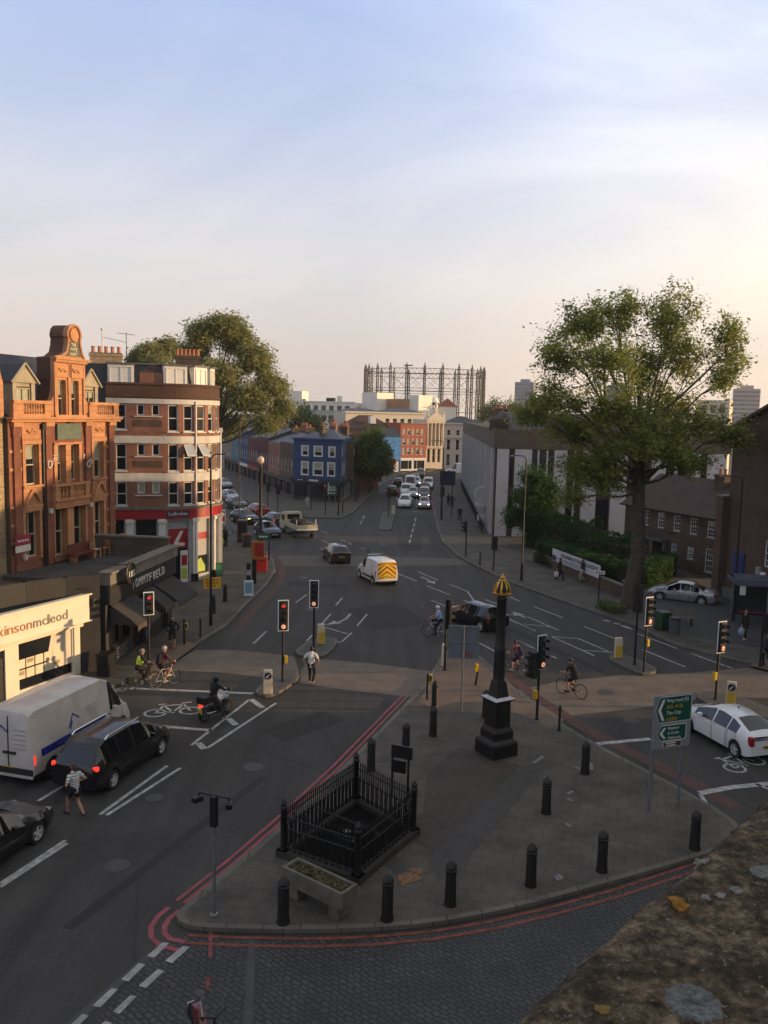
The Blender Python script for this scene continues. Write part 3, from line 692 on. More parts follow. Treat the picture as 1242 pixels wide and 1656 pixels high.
for s_, z, w in (('THE', 15.78, .42), ('WHITE', 15.54, .62), ('HART', 15.28, .62)): text(s_, .26, CREAML, pq, (4.93, -.18, z), 0, w, .012)
b = MB(); b.box((4.5, -.06, 11.2), (2.1, .16, .86), M('green_sign_board', (.09, .12, .095), .7, var=.3, scale=3)); b.build('sign_board', T)
b = MB(); b.box((4.6, -.2, 11.72), (.34, .12, .1), IRON); b.box((4.45, -.2, 11.77), (.1, .08, .09), IRON); b.tube([(4.73, -.2, 11.68), (4.78, -.2, 11.62)], .02, IRON, 5); b.build('animal_ornament', T)
# carved scrolls and painted flourishes
b = MB()
for u0 in (.75, 6.68):
    b.tube([(u0 + .05, -.12, 7.5), (u0 + .25, -.14, 7.85), (u0 + .55, -.14, 8.22), (u0 + .85, -.14, 8.1), (u0 + 1.0, -.12, 7.8), (u0 + 1.2, -.12, 7.6)], [.05, .09, .11, .11, .08, .05], TERRA, 6)
    b.tube([(u0 + .3, -.12, 11.3), (u0 + .55, -.14, 11.2), (u0 + .75, -.14, 11.32), (u0 + 1.0, -.12, 11.24)], .06, TERRA, 6)
for u0 in (3.75, 4.95): b.tube([(u0 - .2, -.22, 14.55), (u0, -.24, 14.42), (u0 + .2, -.22, 14.52), (u0 + .4, -.22, 14.4)], .06, TERRA, 6)
b.build('carved_scroll', T, smooth=50)
wp = M('white_flourish', (.6, .58, .52), .7)
def ring3(u, z, r): b = MB(); b.tube([(u + r * math.cos(t), -.16, z + r * 1.2 * math.sin(t)) for t in np.linspace(0, 6.28, 12)], .03, wp, 5, False); b.build('white_flourish', T)
ring3(2.7, 9.5, .16); ring3(6.17, 9.35, .15); ring3(6.36, 9.5, .1)
for u, z in ((2.93, 9.55), (3.08, 9.85), (5.72, 9.8)): b = MB(); b.tube([(u - .06, -.16, z + .12), (u + .06, -.16, z + .1), (u + .02, -.16, z - .02), (u - .04, -.16, z - .14)], .03, wp, 5); b.build('white_flourish', T)
# slate roof, ridge, dormers
b = MB(); RZH = 15.3
b.face([(-.25, .6, 12.0), (9.0, .6, 12.0), (9.0, 3.4, RZH), (-.25, 3.4, RZH)], SLATE); b.face([(9.0, 5.2, RZH), (-.25, 5.2, RZH), (-.25, D, 12), (9, D, 12)], SLATE); b.face([(-.25, 3.4, RZH), (9, 3.4, RZH), (9, 5.2, RZH), (-.25, 5.2, RZH)], LEAD)
b.face([(-.25, D, 12), (-.25, 5.2, RZH), (-.25, 3.4, RZH), (-.25, .6, 12)], DKBR); b.face([(9, .6, 12), (9, 3.4, RZH), (9, 5.2, RZH), (9, D, 12)], DKBR)
b.face([(-.25, 0, 11.9), (9, 0, 11.9), (9, .6, 12.02), (-.25, .6, 12.02)], LEAD); b.build('roof', T)
DORM = M('dormer_paint', (.30, .27, .2), .8, var=.2)
for uc, w in ((1.35, 1.7), (7.0, 1.55)):
    b = MB()
    b.box((uc - w / 2 + .14, 1.1, 12.85), (.28, 1.7, 1.7), DORM); b.box((uc + w / 2 - .14, 1.1, 12.85), (.28, 1.7, 1.7), DORM); b.box((uc, 1.15, 13.6), (w - .56, 1.6, .2), DORM)
    vs = [(uc - w / 2 - .15, .2, 13.7), (uc + w / 2 + .15, .2, 13.7), (uc, .2, 14.62)]; vs += [(x, 2.8, z) for x, _, z in vs]
    b.add(vs, [(0, 1, 2)], DORM); b.add([(x, y, z + .02) for x, y, z in vs], [(0, 2, 5, 3), (2, 1, 4, 5)], SLATE)
    for s in (-1, 1): b.tube([(uc + s * (w / 2 + .2), .14, 13.68), (uc, .14, 14.68)], .07, DORM, 5)
    dm = b.build('dormer', T)
    window(dm, w - .56, 1.2, (uc, .3, 12.25), 0, 'case', DORM, -1 if uc < 3 else .3, .05)
b = MB()
for u, z in ((.55, 4.9), (2.65, 7.05), (6.2, 7.05)): b.box((u, -.2, z), (.14, .2, .24), wp)
b.build('wall_light', T)

# ---- yellow brick neighbour at the left edge of the picture
T = thing('brick_building', 'yellow stock brick building beside the terracotta pub, only its edge showing', 'building', (*P0, 0), RZ)
b = MB(); wall(b, YELBR, (-9, .25), 0, 8.72, 0, 12, [(6.3, 7.3, 8.4, 10.4), (6.3, 7.3, 4.8, 7.0), (3.3, 4.3, 8.4, 10.4)]); wall(b, YELBR, (-.28, .25), R(90), 8, 0, 12); b.face([(-9, .25, 12), (-.28, .25, 12), (-.28, 8, 12), (-9, 8, 12)], ROOFG); b.build('wall', T)
row(T, b, (-9, .25), 0, [(6.3, 7.3, 8.4, 10.4), (6.3, 7.3, 4.8, 7.0), (3.3, 4.3, 8.4, 10.4)], 'sash')
b = MB(); b.face([(-9, .5, 12), (-.28, .5, 12), (-.28, 3.2, 15.0), (-9, 3.2, 15.0)], SLATE); b.face([(-9, 3.2, 15), (-.28, 3.2, 15), (-.28, 8, 15), (-9, 8, 15)], LEAD); b.face([(-.28, .5, 12), (-.28, 8, 12), (-.28, 8, 15), (-.28, 3.2, 15)], SLATE); b.build('roof', T)
b = MB(); vs = [(-1.05, -.1, 12), (-.62, -.1, 12), (-.62, -.1, 13.6), (-.85, -.1, 14.35), (-1.6, -.1, 14.4), (-1.6, -.1, 12)]; b.add(vs + [(x, .7, z) for x, _, z in vs], [tuple(range(6)), tuple(range(11, 5, -1))] + [(i, 6 + i, 6 + (i + 1) % 6, (i + 1) % 6) for i in range(6)], TERRAB); b.build('gable', T)
# letting board on the corner
BRD = M('board_crimson', (.25, .02, .05), .5, var=.1); WBRD = M('board_white', (.6, .58, .55), .5, var=.1)
T = thing('letting_board', 'crimson and white letting board fixed to the corner of the pub building', 'sign', (*P0, 5.6), RZ)
b = MB(); b.box((-.05, -.55, .28), (1.1, .04, .5), BRD); b.box((-.05, -.55, -.14), (1.1, .04, .33), WBRD); b.build('panel', T)
b = MB(); b.box((-.05, -.28, -.1), (.05, .5, .05), IRON); b.build('bracket', T)
b = MB()
for k in range(5): b.box((-.4 + k * .17, -.575, .26), (.11, .01, .1), WBRD)
b.build('lettering', T)

# ---- single-storey front of the corner pub
Q0, Q1 = G(172, 1084).to_2d(), G(278, 1014).to_2d(); RQ = math.atan2(Q1.y - Q0.y, Q1.x - Q0.x); LQ = (Q1 - Q0).length
T = thing('pub_extension', 'dark single-storey pub front with awnings, raised lettering and a roof terrace', 'pub', (*Q0, 0), RQ)
b = MB(); holes = [(.5, 2.7, 1.0, 2.9), (3.1, 4.5, 0.02, 2.9), (5.0, 6.6, 1.0, 2.9), (6.9, 7.9, .02, 2.8)]
wall(b, CHARC, (0, 0), 0, LQ, 0, 3.2, holes, .2); wall(b, CHARC, (0, 5.2), R(-90), 5.2, 0, 4.35)
wall(b, STONE, (LQ, 0), R(90), 6.2, 0, 4.75)
b.build('wall', T)
row(T, b, (0, 0), 0, [holes[0], holes[2]], 'case', BLACKP, .12)
for h in (holes[1], holes[3]):
    b = MB(); b.box(((h[0] + h[1]) / 2, .15, 1.45), (h[1] - h[0], .06, 2.86), BLACKP); b.box(((h[0] + h[1]) / 2, .11, 1.9), (h[1] - h[0] - .3, .03, 1.5), DGLASS); dr = b.build('door', T)
    b = MB(); b.tube([((h[0] + h[1]) / 2, .06, 1.0), ((h[0] + h[1]) / 2, .06, 1.35)], .02, M('brass', (.5, .33, .12), .3, 1)); b.build('handle', dr)
FASC = M('black_fascia', (.02, .02, .02), .5, var=.3, scale=3)
b = MB(); b.box((LQ / 2, -.1, 3.68), (LQ + .1, .3, .95), FASC); b.build('fascia', T)
b = MB(); b.box((LQ / 2 + .1, -.02, 4.42), (LQ + .3, .55, .55), STONE); b.box((LQ / 2 + .1, -.05, 4.74), (LQ + .4, .7, .12), STONE); b.build('parapet', T, bevel=.03)
b = MB(); b.face([(-1, .3, 4.15), (LQ + .1, .3, 4.15), (LQ + .1, 6.2, 4.15), (-1, 6.2, 4.15)], ROOFG); b.build('terrace_floor', T)
b = MB(); b.box((LQ + .1, 3.2, 4.7), (.3, 6.0, .9), BRICK('parapet_brick', (.1, .085, .06), (.07, .06, .045), (.06, .055, .045))); b.box((LQ + .1, 3.2, 5.2), (.4, 6.1, .1), STONE); b.build('parapet', T)
LETW = M('white_letters', (.62, .6, .55), .5, var=.05)
fs = bpy.data.objects['fascia']
for i, ch in enumerate('TOMMYFIELD'):
    text(ch, .62, LETW, fs, (2.55 + i * .445, -.29, 3.5 - .03 * (i in (5, 6, 7))), 0, .17 if ch == 'I' else .33, .02)
b = MB(); b.lathe([(.52, -.06), (.56, -.04), (.56, .04), (.52, .06)], BLACKP, 24, (1.2, -.75, 4.55), 'Y'); b.tube([(1.2, -.75, 4.1), (1.2, -.1, 4.0)], .03, IRON); b.tube([(1.2, -.7, 5.0), (1.2, .1, 4.9)], .025, IRON)
rs = b.build('roundel_sign', T); text('185', .42, LETW, rs, (1.2, -.83, 4.4), 0, .72, .01)
# awnings
AWN = M('awning_canvas', (.034, .031, .028), .9, var=.3, scale=2, bump=.15, bscale=60); AWNE = M('awning_valance', (.075, .058, .042), .9, var=.3)
for u0, u1, dp in ((.25, 3.0, 1.5), (4.0, 5.3, 1.4), (5.5, 8.2, 1.6)):
    b = MB()
    sec = [(-.12, 3.15), (-dp * .4, 2.85), (-dp * .75, 2.52), (-dp, 2.2)]
    for (y0, z0), (y1, z1) in zip(sec, sec[1:]):
        b.face([(u0, y1, z1), (u1, y1, z1), (u1, y0, z0), (u0, y0, z0)], AWN); b.face([(u0, y0, z0 - .03), (u1, y0, z0 - .03), (u1, y1, z1 - .03), (u0, y1, z1 - .03)], AWN)
    for u in (u0, u1): b.face([(u, y, z) for y, z in sec] + [(u, -.12, 2.2)], AWN)
    aw = b.build('awning', T)
    b = MB(); b.box(((u0 + u1) / 2, -dp - .01, 2.08), (u1 - u0 + .02, .04, .24), AWNE); b.build('valance', aw)
b = MB(); b.tube([(2.0, -.3, 3.0), (2.0, -1.5, 3.0), (2.0, -1.5, 1.9)], .03, LEAD, 6)
b.build('lamp_bracket', T)
LAMPW = M('warm_lamp', (1, .62, .25), .4, var=0, emit=3.2); 
b = MB(); b.box((1.5, .3, 2.35), (1.6, .05, .3), LAMPW); b.build('lit_window_lamp', T)
for u, z, sz in ((2.9, 2.0, .26), (4.62, 2.85, .12), (6.75, 2.0, .3)):
    b = MB(); b.box((u, -.12, z), (sz, .14, sz * 1.2), LAMPW); b.build('wall_lantern', T)
b = MB(); b.box((1.6, -.06, .55), (1.9, .06, .8), M('menu_board', (.03, .03, .032), .7))
for k in range(4):
    b.box((1.6 - .1 * (k % 2), -.1, .8 - .15 * k), (1.3 - .2 * (k % 2), .012, .05), M('chalk_text', (.2, .19, .17), .8))
b.build('menu_panel', T)
# planter/bin in front of the pub
T = thing('planter', 'tall black timber planter box standing at the near end of the pub front', 'planter', (*(Q0 + Vector((.35, -1.1))), .14), RQ)
b = MB(); b.box((0, 0, .5), (.75, .55, 1.0), BLACKP, top=(1.06, 1.06)); b.box((0, 0, 1.02), (.85, .64, .06), BLACKP); b.build('box', T)
# terrace furniture
WOOD = M('varnished_wood', (.33, .14, .055), .5, var=.3, scale=6); PALEW = M('pale_wood', (.5, .33, .2), .6, var=.25, scale=6)
def chair_me(wd):
    b = MB(); b.box((0, 0, .45), (.42, .42, .04), wd); s = b.mesh('seat')
    c = MB(); c.box((0, .2, .72), (.42, .03, .3), wd); c.box((-.19, .2, .5), (.04, .04, .5), wd); c.box((.19, .2, .5), (.04, .04, .5), wd)
    l = MB(); l.box((0, 0, .215), (.04, .04, .43), wd)
    return s, c.mesh('backrest'), l.mesh('leg')
def chair(label, loc, rz, wd, _c={}):
    if wd.name not in _c: _c[wd.name] = chair_me(wd)
    s, k, l = _c[wd.name]; t = thing('wooden_chair', label, 'chair', loc, rz, 'wooden chairs on the pub roof terrace')
    link('seat', s, t); link('backrest', k, t)
    for x, y in ((-.18, -.18), (.18, -.18), (-.18, .18), (.18, .18)): link('leg', l, t, (x, y, 0))
ax, ay = lstr(RZ); tz = 4.16
def hp(u, d): return (P0.x + ax.x * u - ay.x * d, P0.y + ax.y * u - ay.y * d, tz)
chair('pale wooden chair on the terrace under the pub bay, nearest the drainpipe', hp(5.6, .9), RZ + 1.2, PALEW)
chair('tan wooden chair turned sideways beside the pale chair on the pub terrace', hp(6.3, 1.0), RZ - 1.9, WOOD)
chair('pale wooden chair pulled up to the long terrace table', hp(7.35, .5), RZ + .2, PALEW)
chair('red-brown chair at the far end of the terrace table', hp(9.1, .6), RZ - .3, WOOD)
chair('red-brown chair at the middle of the terrace table', hp(8.4, .5), RZ, WOOD)
chair('red-brown chair with its back to the street by the terrace table', hp(8.1, 1.9), RZ + 3.1, WOOD)
T = thing('terrace_table', 'long dark wooden table on the pub roof terrace among chairs', 'table', hp(8.2, 1.2), RZ)
b = MB(); b.box((0, 0, .73), (2.2, .75, .05), WOOD); b.build('tabletop', T)
for x in (-1, 1):
    for y in (-.3, .3): c = MB(); c.box((x, y, .35), (.06, .06, .7), WOOD); c.build('leg', T)
T = thing('bench', 'dark red bench seat against the pub bay on the roof terrace', 'bench', hp(4.5, .8), RZ)
b = MB(); b.box((0, 0, .4), (1.9, .45, .08), M('dark_red_paint', (.12, .025, .02), .6)); b.build('seat', T); b = MB(); b.box((0, .24, .7), (1.9, .06, .5), M('dark_red_paint', (.12, .025, .02), .6)); b.build('backrest', T)
for x in (-.8, .8): b = MB(); b.box((x, 0, .18), (.08, .4, .36), WOOD); b.build('leg', T)

# ---- estate agent's shop
E0, E1 = Vector((-16.0, 34.9)), Vector((-13.9, 39.4)); RE = math.atan2(E1.y - E0.y, E1.x - E0.x); LE = 5.45
SHOPW = M('shop_cream_paint', (.66, .60, .48), .55, var=.08, scale=1)
T = thing('estate_agent_shop', 'cream single-storey estate agent shop with lettered fascia and display window', 'shop', (*E0, 0), RE)
b = MB(); wall(b, SHOPW, (-6, 0), 0, 6 + LE, 0, 2.62, [(7.05, 10.25, .22, 2.42), (10.6, 11.28, .1, 2.35), (5.0, 6.35, .1, 2.3), (.6, 4.4, .22, 2.42)], .14); wall(b, DKBR, (LE, 0), R(90), 6, 0, 3.6); b.build('wall', T)
b = MB(); b.box((LE / 2 - 3, -.06, 3.22), (LE + 6.05, .22, 1.22), SHOPW); b.box((LE / 2 - 3, -.1, 3.86), (LE + 6.1, .32, .07), SHOPW); b.box((LE / 2 - 3, -.1, 2.6), (LE + 6.05, .28, .05), SHOPW); fa = b.build('fascia', T, bevel=.01)
ORL = M('orange_brown_letters', (.42, .17, .06), .5, var=0); GRL = M('grey_letters', (.17, .155, .14), .5, var=0); PKL = M('rust_letters', (.36, .15, .09), .5, var=0)
adv = {'k': .36, 'i': .15, 'n': .4, 's': .34, 'o': .42, 'm': .6, 'c': .36, 'l': .15, 'e': .4, 'd': .42, 'a': .38, 't': .22}
u = -.63
for i, ch in enumerate('atkinsonmcleod'):
    wd = adv[ch] * .867; text(ch, .62, ORL if i < 5 else PKL if i < 8 else GRL, fa, (u + wd / 2, -.19, 2.98), 0, wd * .82, .008); u += wd
row(T, b, (-6, 0), 0, [(7.05, 10.25, .22, 2.42), (.6, 4.4, .22, 2.42)], 'plain', SHOPW, .08)
CARD = M('property_card', (.66, .58, .42), .5, var=.1, scale=8); CARD2 = M('property_photo', (.3, .24, .17), .5, var=.5, scale=9)
REFL = M('painted_reflection', (.58, .52, .42), .4, var=.06)  # cream reflection laid over part of the pane as colour
for k in range(10):
    i, j = k % 5, k // 5
    b = MB(); b.box((1.28 + i * .5, .13, .95 + j * .47), (.44, .02, .4), CARD); b.box((1.28 + i * .5, .115, 1.02 + j * .47), (.34, .012, .18), CARD2 if (i * 3 + j) % 4 == 0 else CARD); b.build('property_card', T)
b = MB(); b.face([(2.6, .131, .75), (4.18, .131, .75), (4.18, .131, 2.34), (3.0, .131, 2.34)], REFL); b.build('painted_reflection', T)
for u0, u1 in ((4.6, 5.28), (-1.0, .35)):
    b = MB(); b.box(((u0 + u1) / 2, .12, 1.02), (u1 - u0, .05, 1.85), BLACKP); b.box(((u0 + u1) / 2, .12, 2.14), (u1 - u0, .04, .36), DGLASS); dr = b.build('door', T)
    b = MB(); b.sphere((u0 + .12, .07, 1.0), .04, M('brass', (.5, .33, .12), .3, 1)); b.build('handle', dr)
b = MB(); b.face([(-6, .1, 3.62), (LE, .1, 3.62), (LE, 7, 3.55), (-6, 7, 3.55)], ROOFG); b.build('roof', T)
b = MB(); b.box((5.2, -.25, 3.45), (.16, .22, .4), IRON); b.build('security_light', T)
# low roofs behind the shop
T = thing('low_extension', 'low dark rendered extension with a flat roof behind the shop and beside the pub', 'building', (*E0, 0), RE)
b = MB(); b.box((-1.0, 10.5, 1.95), (12.6, 6.0, 3.9), CHARC); b.build('wall', T); b = MB(); b.box((-1.0, 10.5, 3.96), (12.9, 6.3, .12), ROOFG); b.build('roof', T)
b = MB(); b.face([(-2, 7.7, 3.7), (3.5, 7.7, 3.7), (3.2, 9.6, 4.9), (-2, 9.6, 4.9)], LEAD); b.face([(3.5, 7.7, 3.7), (3.5, 10, 3.7), (3.2, 9.6, 4.9)], STONE); b.build('skylight', T)
T = thing('rooftop_wall', 'dark rendered curved parapet wall between the shop roof and the pub terrace', 'wall', (*Q0, 0), RQ)
b = MB(); pts = [(-.4, .2), (-1.2, 1.4), (-2.6, 2.6), (-4.6, 3.6), (-7, 4.3)]
for (x0, y0), (x1, y1) in zip(pts, pts[1:]):
    d = Vector((x1 - x0, y1 - y0)); b.box(((x0 + x1) / 2, (y0 + y1) / 2, 2.35), (d.length + .2, .25, 4.7), CHARC, math.atan2(d.y, d.x))
b.build('wall', T)

# ---- betting shop on the rounded corner: flat front then a quarter round, then the side street
A0 = Vector((-19.3, 59.4)); RA = math.atan2(1.0, 3.8)
T = thing('corner_building', 'four-storey brick and white-banded building with a rounded corner above a red betting shop', 'building', (*A0, 0), RA)
RC, LF = 4.15, 3.78     # curve radius, length of the flat front
def crv(u, d):
    """path: flat to LF, quarter-round-and-a-bit of radius RC, then straight down the side street"""
    if u <= LF: return (u, d)
    arc = RC * R(100)
    if u <= LF + arc:
        t = (u - LF) / RC; return (LF + (RC - d) * math.sin(t), RC - (RC - d) * math.cos(t))
    t = R(100); s = u - LF - arc; return (LF + (RC - d) * math.sin(t) + s * math.cos(t), RC - (RC - d) * math.cos(t) + s * math.sin(t))
LT = LF + RC * R(100) + 9
F1, F2, F3, F4 = 5.62, 8.0, 10.66, 12.85      # band levels
cols = [(4.15, 4.85), (5.25, 5.95), (6.35, 7.05), (7.45, 8.15), (8.6, 9.3), (9.8, 10.5), (11.2, 11.9), (13.0, 13.9), (15.3, 16.2), (17.6, 18.5)]
h1 = [(a, c, 5.75, 7.38) for a, c in cols] + [(.62, 1.32, 5.75, 7.38)]
h2 = [(a, c, 8.15, 10.05) for a, c in cols] + [(.62, 1.32, 8.2, 10.05)]
h3 = [(a, c, 10.95, 12.8) for a, c in cols] + [(.62, 1.32, 11.05, 12.8)]
tw = [(2.05, 2.55), (3.05, 3.55)]
t1, t2, t3 = [(a, c, 6.6, 7.38) for a, c in tw], [(a, c, 9.25, 10.05) for a, c in tw], [(a, c, 12.05, 12.8) for a, c in tw]
b = MB()
wall(b, REDBR2, 0, 0, LT, 5.35, 13.0, h1 + h2 + h3 + t1 + t2 + t3, .18, crv, .45)
b.build('wall', T)
for hs in (h1, h2, h3): row(T, b, 0, 0, hs, 'sash', None, .1, [0, .0, 0, .3, 0], STUCCO, crv)
row(T, b, 0, 0, t2 + t3, 'plain', None, .1, None, None, crv); row(T, b, 0, 0, t1, 'plain', None, .06, [-1], None, crv)
def band(name, u0, u1, z0, z1, d, mt, step=.4):
    b = MB(); n = max(1, math.ceil((u1 - u0) / step)); us = [u0 + (u1 - u0) * i / n for i in range(n + 1)]
    for a, c in zip(us, us[1:]):
        p, q, p2, q2 = crv(a, -d), crv(c, -d), crv(a, .05), crv(c, .05)
        b.face([(*p, z0), (*q, z0), (*q, z1), (*p, z1)], mt); b.face([(*p, z1), (*q, z1), (*q2, z1), (*p2, z1)], mt); b.face([(*p2, z0), (*q2, z0), (*q, z0), (*p, z0)], mt)
    for a, f in ((us[0], 1), (us[-1], -1)):
        p, p2 = crv(a, -d), crv(a, .05); b.face([(*p2, z0), (*p, z0), (*p, z1), (*p2, z1)][::f], mt)
    return b.build(name, T, smooth=25)
band('white_band', 0, LT, 12.86, 13.2, .07, STUCCO); band('white_band', 0, LT, 10.1, 10.62, .06, STUCCO); band('white_band', 0, LT, 7.42, 8.02, .06, STUCCO)
PARB = BRICK('brown_parapet_brick', (.1, .045, .032), (.075, .035, .026), (.05, .035, .028))
band('parapet', 0, LT, 13.2, 14.15, .05, PARB); band('parapet_coping', 0, LT, 14.15, 14.3, .16, PARB); band('parapet_course', 0, LT, 13.28, 13.42, .12, PARB); band('ledge', 0, LT, 5.45, 5.62, .3, STONE)
fas = band('fascia', 0, LF + RC * R(97), 4.78, 5.45, .22, REDP)
for u0, i in ((2.0, 0),):
    for z in (8.85, 11.7, 6.4): band('brick_panel', 1.85, 3.75, z - .42 if z > 8 else z - .0, (z + .02) if z > 8 else z + .08, .03 if z > 8 else .1, DKBR if z > 8 else STUCCO)
    for z in (9.15, 11.95): band('window_ledge', 1.85, 3.75, z - .02, z + .07, .1, STUCCO)
# shopfront below the fascia
b = MB(); wall(b, M('shopfront_grey_white', (.36, .35, .34), .6, var=.2), 0, 0, LT, 0, 4.8, [(1.9, 3.3, 1.2, 4.7), (4.1, 5.6, .25, 4.6), (6.25, 7.6, .6, 4.6), (8.3, 9.6, .6, 4.6), (.2, 1.1, 1.2, 4.7)], .25, crv, .45); b.build('shopfront', T)
b = MB()
for u0, u1, mt, z0, z1 in ((1.9, 3.3, DGLASS, 3.4, 4.7), (1.9, 3.3, REDP, 3.2, 3.4), (1.9, 3.3, DGLASS, 1.2, 3.2), (4.1, 5.6, GREYP, 4.0, 4.6), (4.1, 5.6, REDP, 2.6, 4.0), (4.1, 5.6, DGLASS, .25, 2.6), (6.25, 7.6, GREYP, 3.6, 4.6), (6.25, 7.6, REDP, 3.1, 3.6), (6.25, 7.6, GREYP, 1.9, 3.1), (6.25, 7.6, DGLASS, .6, 1.9), (8.3, 9.6, GREYP, .6, 4.6), (.2, 1.1, DGLASS, 1.2, 4.7)):
    n = 4
    for k in range(n):
        a, c = u0 + (u1 - u0) * k / n, u0 + (u1 - u0) * (k + 1) / n; b.face([(*crv(a, .2), z0), (*crv(c, .2), z0), (*crv(c, .2), z1), (*crv(a, .2), z1)], mt)
sw = b.build('shop_window', T)
def on_curve(u, d=0):
    p = crv(u, -d); e1, e2 = crv(u - .1, -d), crv(u + .1, -d); return p, math.atan2(e2[1] - e1[1], e2[0] - e1[0])
for u in (1.5, 3.7, 5.9, 6.12, 7.95, 9.85):
    p, a = on_curve(u, .1); c = MB(); wd = .5 if u < 5 else .17
    c.box((0, 0, 2.4), (wd, .3, 4.75), WPAINT); c.box((0, -.04, 4.62), (wd + .14, .42, .2), WPAINT); c.box((0, -.02, .35), (wd + .04, .34, .7), BLACKP if u > 5 else WPAINT)
    c.build('shop_column', T, (*p, 0), a)
for u in (4.75,):
    p, a = on_curve(u, .23); text('Ladbrokes', .36, LETW, fas, (*p, 5.03), a, 1.35, .01)
    c = MB(); c.box((0, .0, 0), (1.6, .01, .42), M('navy_panel', (.03, .02, .06), .4)); c.build('name_panel', fas, (*on_curve(u, .225)[0], 5.12), a)
def big_l(parent, p, a, s):
    c = MB(); c.face([(.15 * s, 0, 1 * s), (-.28 * s, 0, .2 * s), (-.2 * s, 0, .02 * s), (.42 * s, 0, 0), (.46 * s, 0, .2 * s), (0, 0, .24 * s), (.36 * s, 0, 1 * s)], LETW); c.build('logo', parent, p, a)
p, a = on_curve(4.85, -.18); big_l(sw, (*p, 2.75), a, 1.1)
b = MB(); p, a = on_curve(5.2, .1); b.box((*p, 1.3), (.55, .06, 2.3), WPAINT, a); q, _ = on_curve(5.2, .14); b.box((*q, 1.75), (.42, .02, .75), REDP, a); b.box((*q, .8), (.42, .02, .75), M('lime_poster', (.32, .42, .05), .5), a); b.build('poster_door', T)
b = MB(); p, a = on_curve(6.9, -.17); b.face([Vector((p[0], p[1], z)) + Vector((math.cos(a), math.sin(a), 0)) * x for x, z in ((-.55, .7), (.35, .7), (.35, 1.1), (-.1, 1.75), (-.55, 1.5))], M('lime_poster', (.32, .42, .05), .5)); b.build('poster', T)
# drainpipe
b = MB(); p, a = on_curve(6.15, .12); b.tube([(*p, 13.1), (*p, 5.6)], .06, WPAINT, 6); b.build('drainpipe', T)
b = MB(); p, a = on_curve(LF + RC * R(92), .14); b.tube([(*p, 10.9), (*p, 5.6)], .08, WPAINT, 6); b.box((*p, 11.0), (.3, .3, .35), WPAINT, a); b.build('drainpipe', T)
# open top-hung windows
for u in (5.6, 6.7):
    p, a = on_curve(u, .02); c = MB(); w, h, an = .66, .95, R(38)
    for s in (-1, 1): c.box((s * w / 2, 0, -h / 2), (.06, .05, h), WPAINT)
    c.box((0, 0, 0), (w, .05, .06), WPAINT); c.box((0, 0, -h), (w, .05, .06), WPAINT); c.face([(-w / 2, .0, -h), (w / 2, 0, -h), (w / 2, 0, 0), (-w / 2, 0, 0)], M('tilted_pane', (.35, .38, .4), .1, var=0, spec=.8))
    o = c.build('open_window', T, (*p, 10.0)); o.rotation_euler = (-an, 0, a)
# mansard and dormers
b = MB()
us = [0] + [LF * .5] + [LF + RC * R(100) * i / 10 for i in range(11)] + [LT]
for a, c in zip(us, us[1:]):
    b.face([(*crv(a, .35), 14.1), (*crv(c, .35), 14.1), (*crv(c, .75), 15.55), (*crv(a, .75), 15.55)], SLATE)
b.face([(*crv(u, .75), 15.55) for u in us] + [(-3, 13, 15.55), (-3, .75, 15.55)], ROOFG); b.face([(*crv(u, -.05), 14.1) for u in us] + [(0, 12, 14.1)], LEAD)
b.face([(-3, .35, 12.5), (0, .35, 12.5), (0, .75, 15.55), (-3, .75, 15.55)], SLATE)
b.build('roof', T); b = MB()
for a, c in zip(us, us[1:]):
    p, q = crv(a, .7), crv(c, .7); b.tube([(*p, 15.6), (*q, 15.6)], .07, LEAD, 5)
b.build('roof_edge', T)
for u, w in ((1.0, 1.75), (4.75, 1.65), (6.9, 1.3), (8.55, .9)):
    p, a = on_curve(u, -.22); c = MB()
    c.box((0, .5, .7), (w, 1.0, 1.42), WPAINT); c.box((0, .45, 1.46), (w + .15, 1.2, .1), LEAD); dm = c.build('dormer', T, (*p, 14.12), a)
    window(dm, w - .25, 1.15, (0, 0, .12), 0, 'case', None, .25, -.04)
b = MB(); b.box((3.1, .75, 14.55), (1.7, .9, .9), REDBR2); b.add([(2.25, .3, 15.0), (3.95, .3, 15.0), (3.95, 1.2, 15.0), (2.25, 1.2, 15.0), (3.1, .75, 15.75)], [(0, 1, 4), (1, 2, 4), (2, 3, 4), (3, 0, 4)], TILE); b.build('roof_turret', T)
chimney(T, (-.1, 3.0), (2.2, .8), 15.2, 16.35, 5, 0, YELBR); chimney(T, (5.6, 3.2), (1.75, .8), 15.2, 16.4, 6, 0, DKBR)
b = MB(); b.tube([(-.4, 4, 17.6), (1.3, 3, 17.2)], .015, IRON, 4); b.tube([(1.3, 3, 15.5), (1.3, 3, 17.9)], .025, IRON, 5); b.tube([(.7, 3, 17.85), (1.9, 3, 17.75)], .018, IRON, 5)
for k in range(5): b.tube([(.8 + k * .25, 2.75, 17.83 - k * .02), (.8 + k * .25, 3.25, 17.83 - k * .02)], .01, IRON, 4)
b.tube([(-.4, 4, 16.4), (-.4, 4, 18.3)], .05, WPAINT, 6); b.lathe([(.02, 18.0), (.12, 18.15), (.02, 18.3)], WPAINT, 8, (-.4, 4, 0)); b.build('roof_aerial', T)
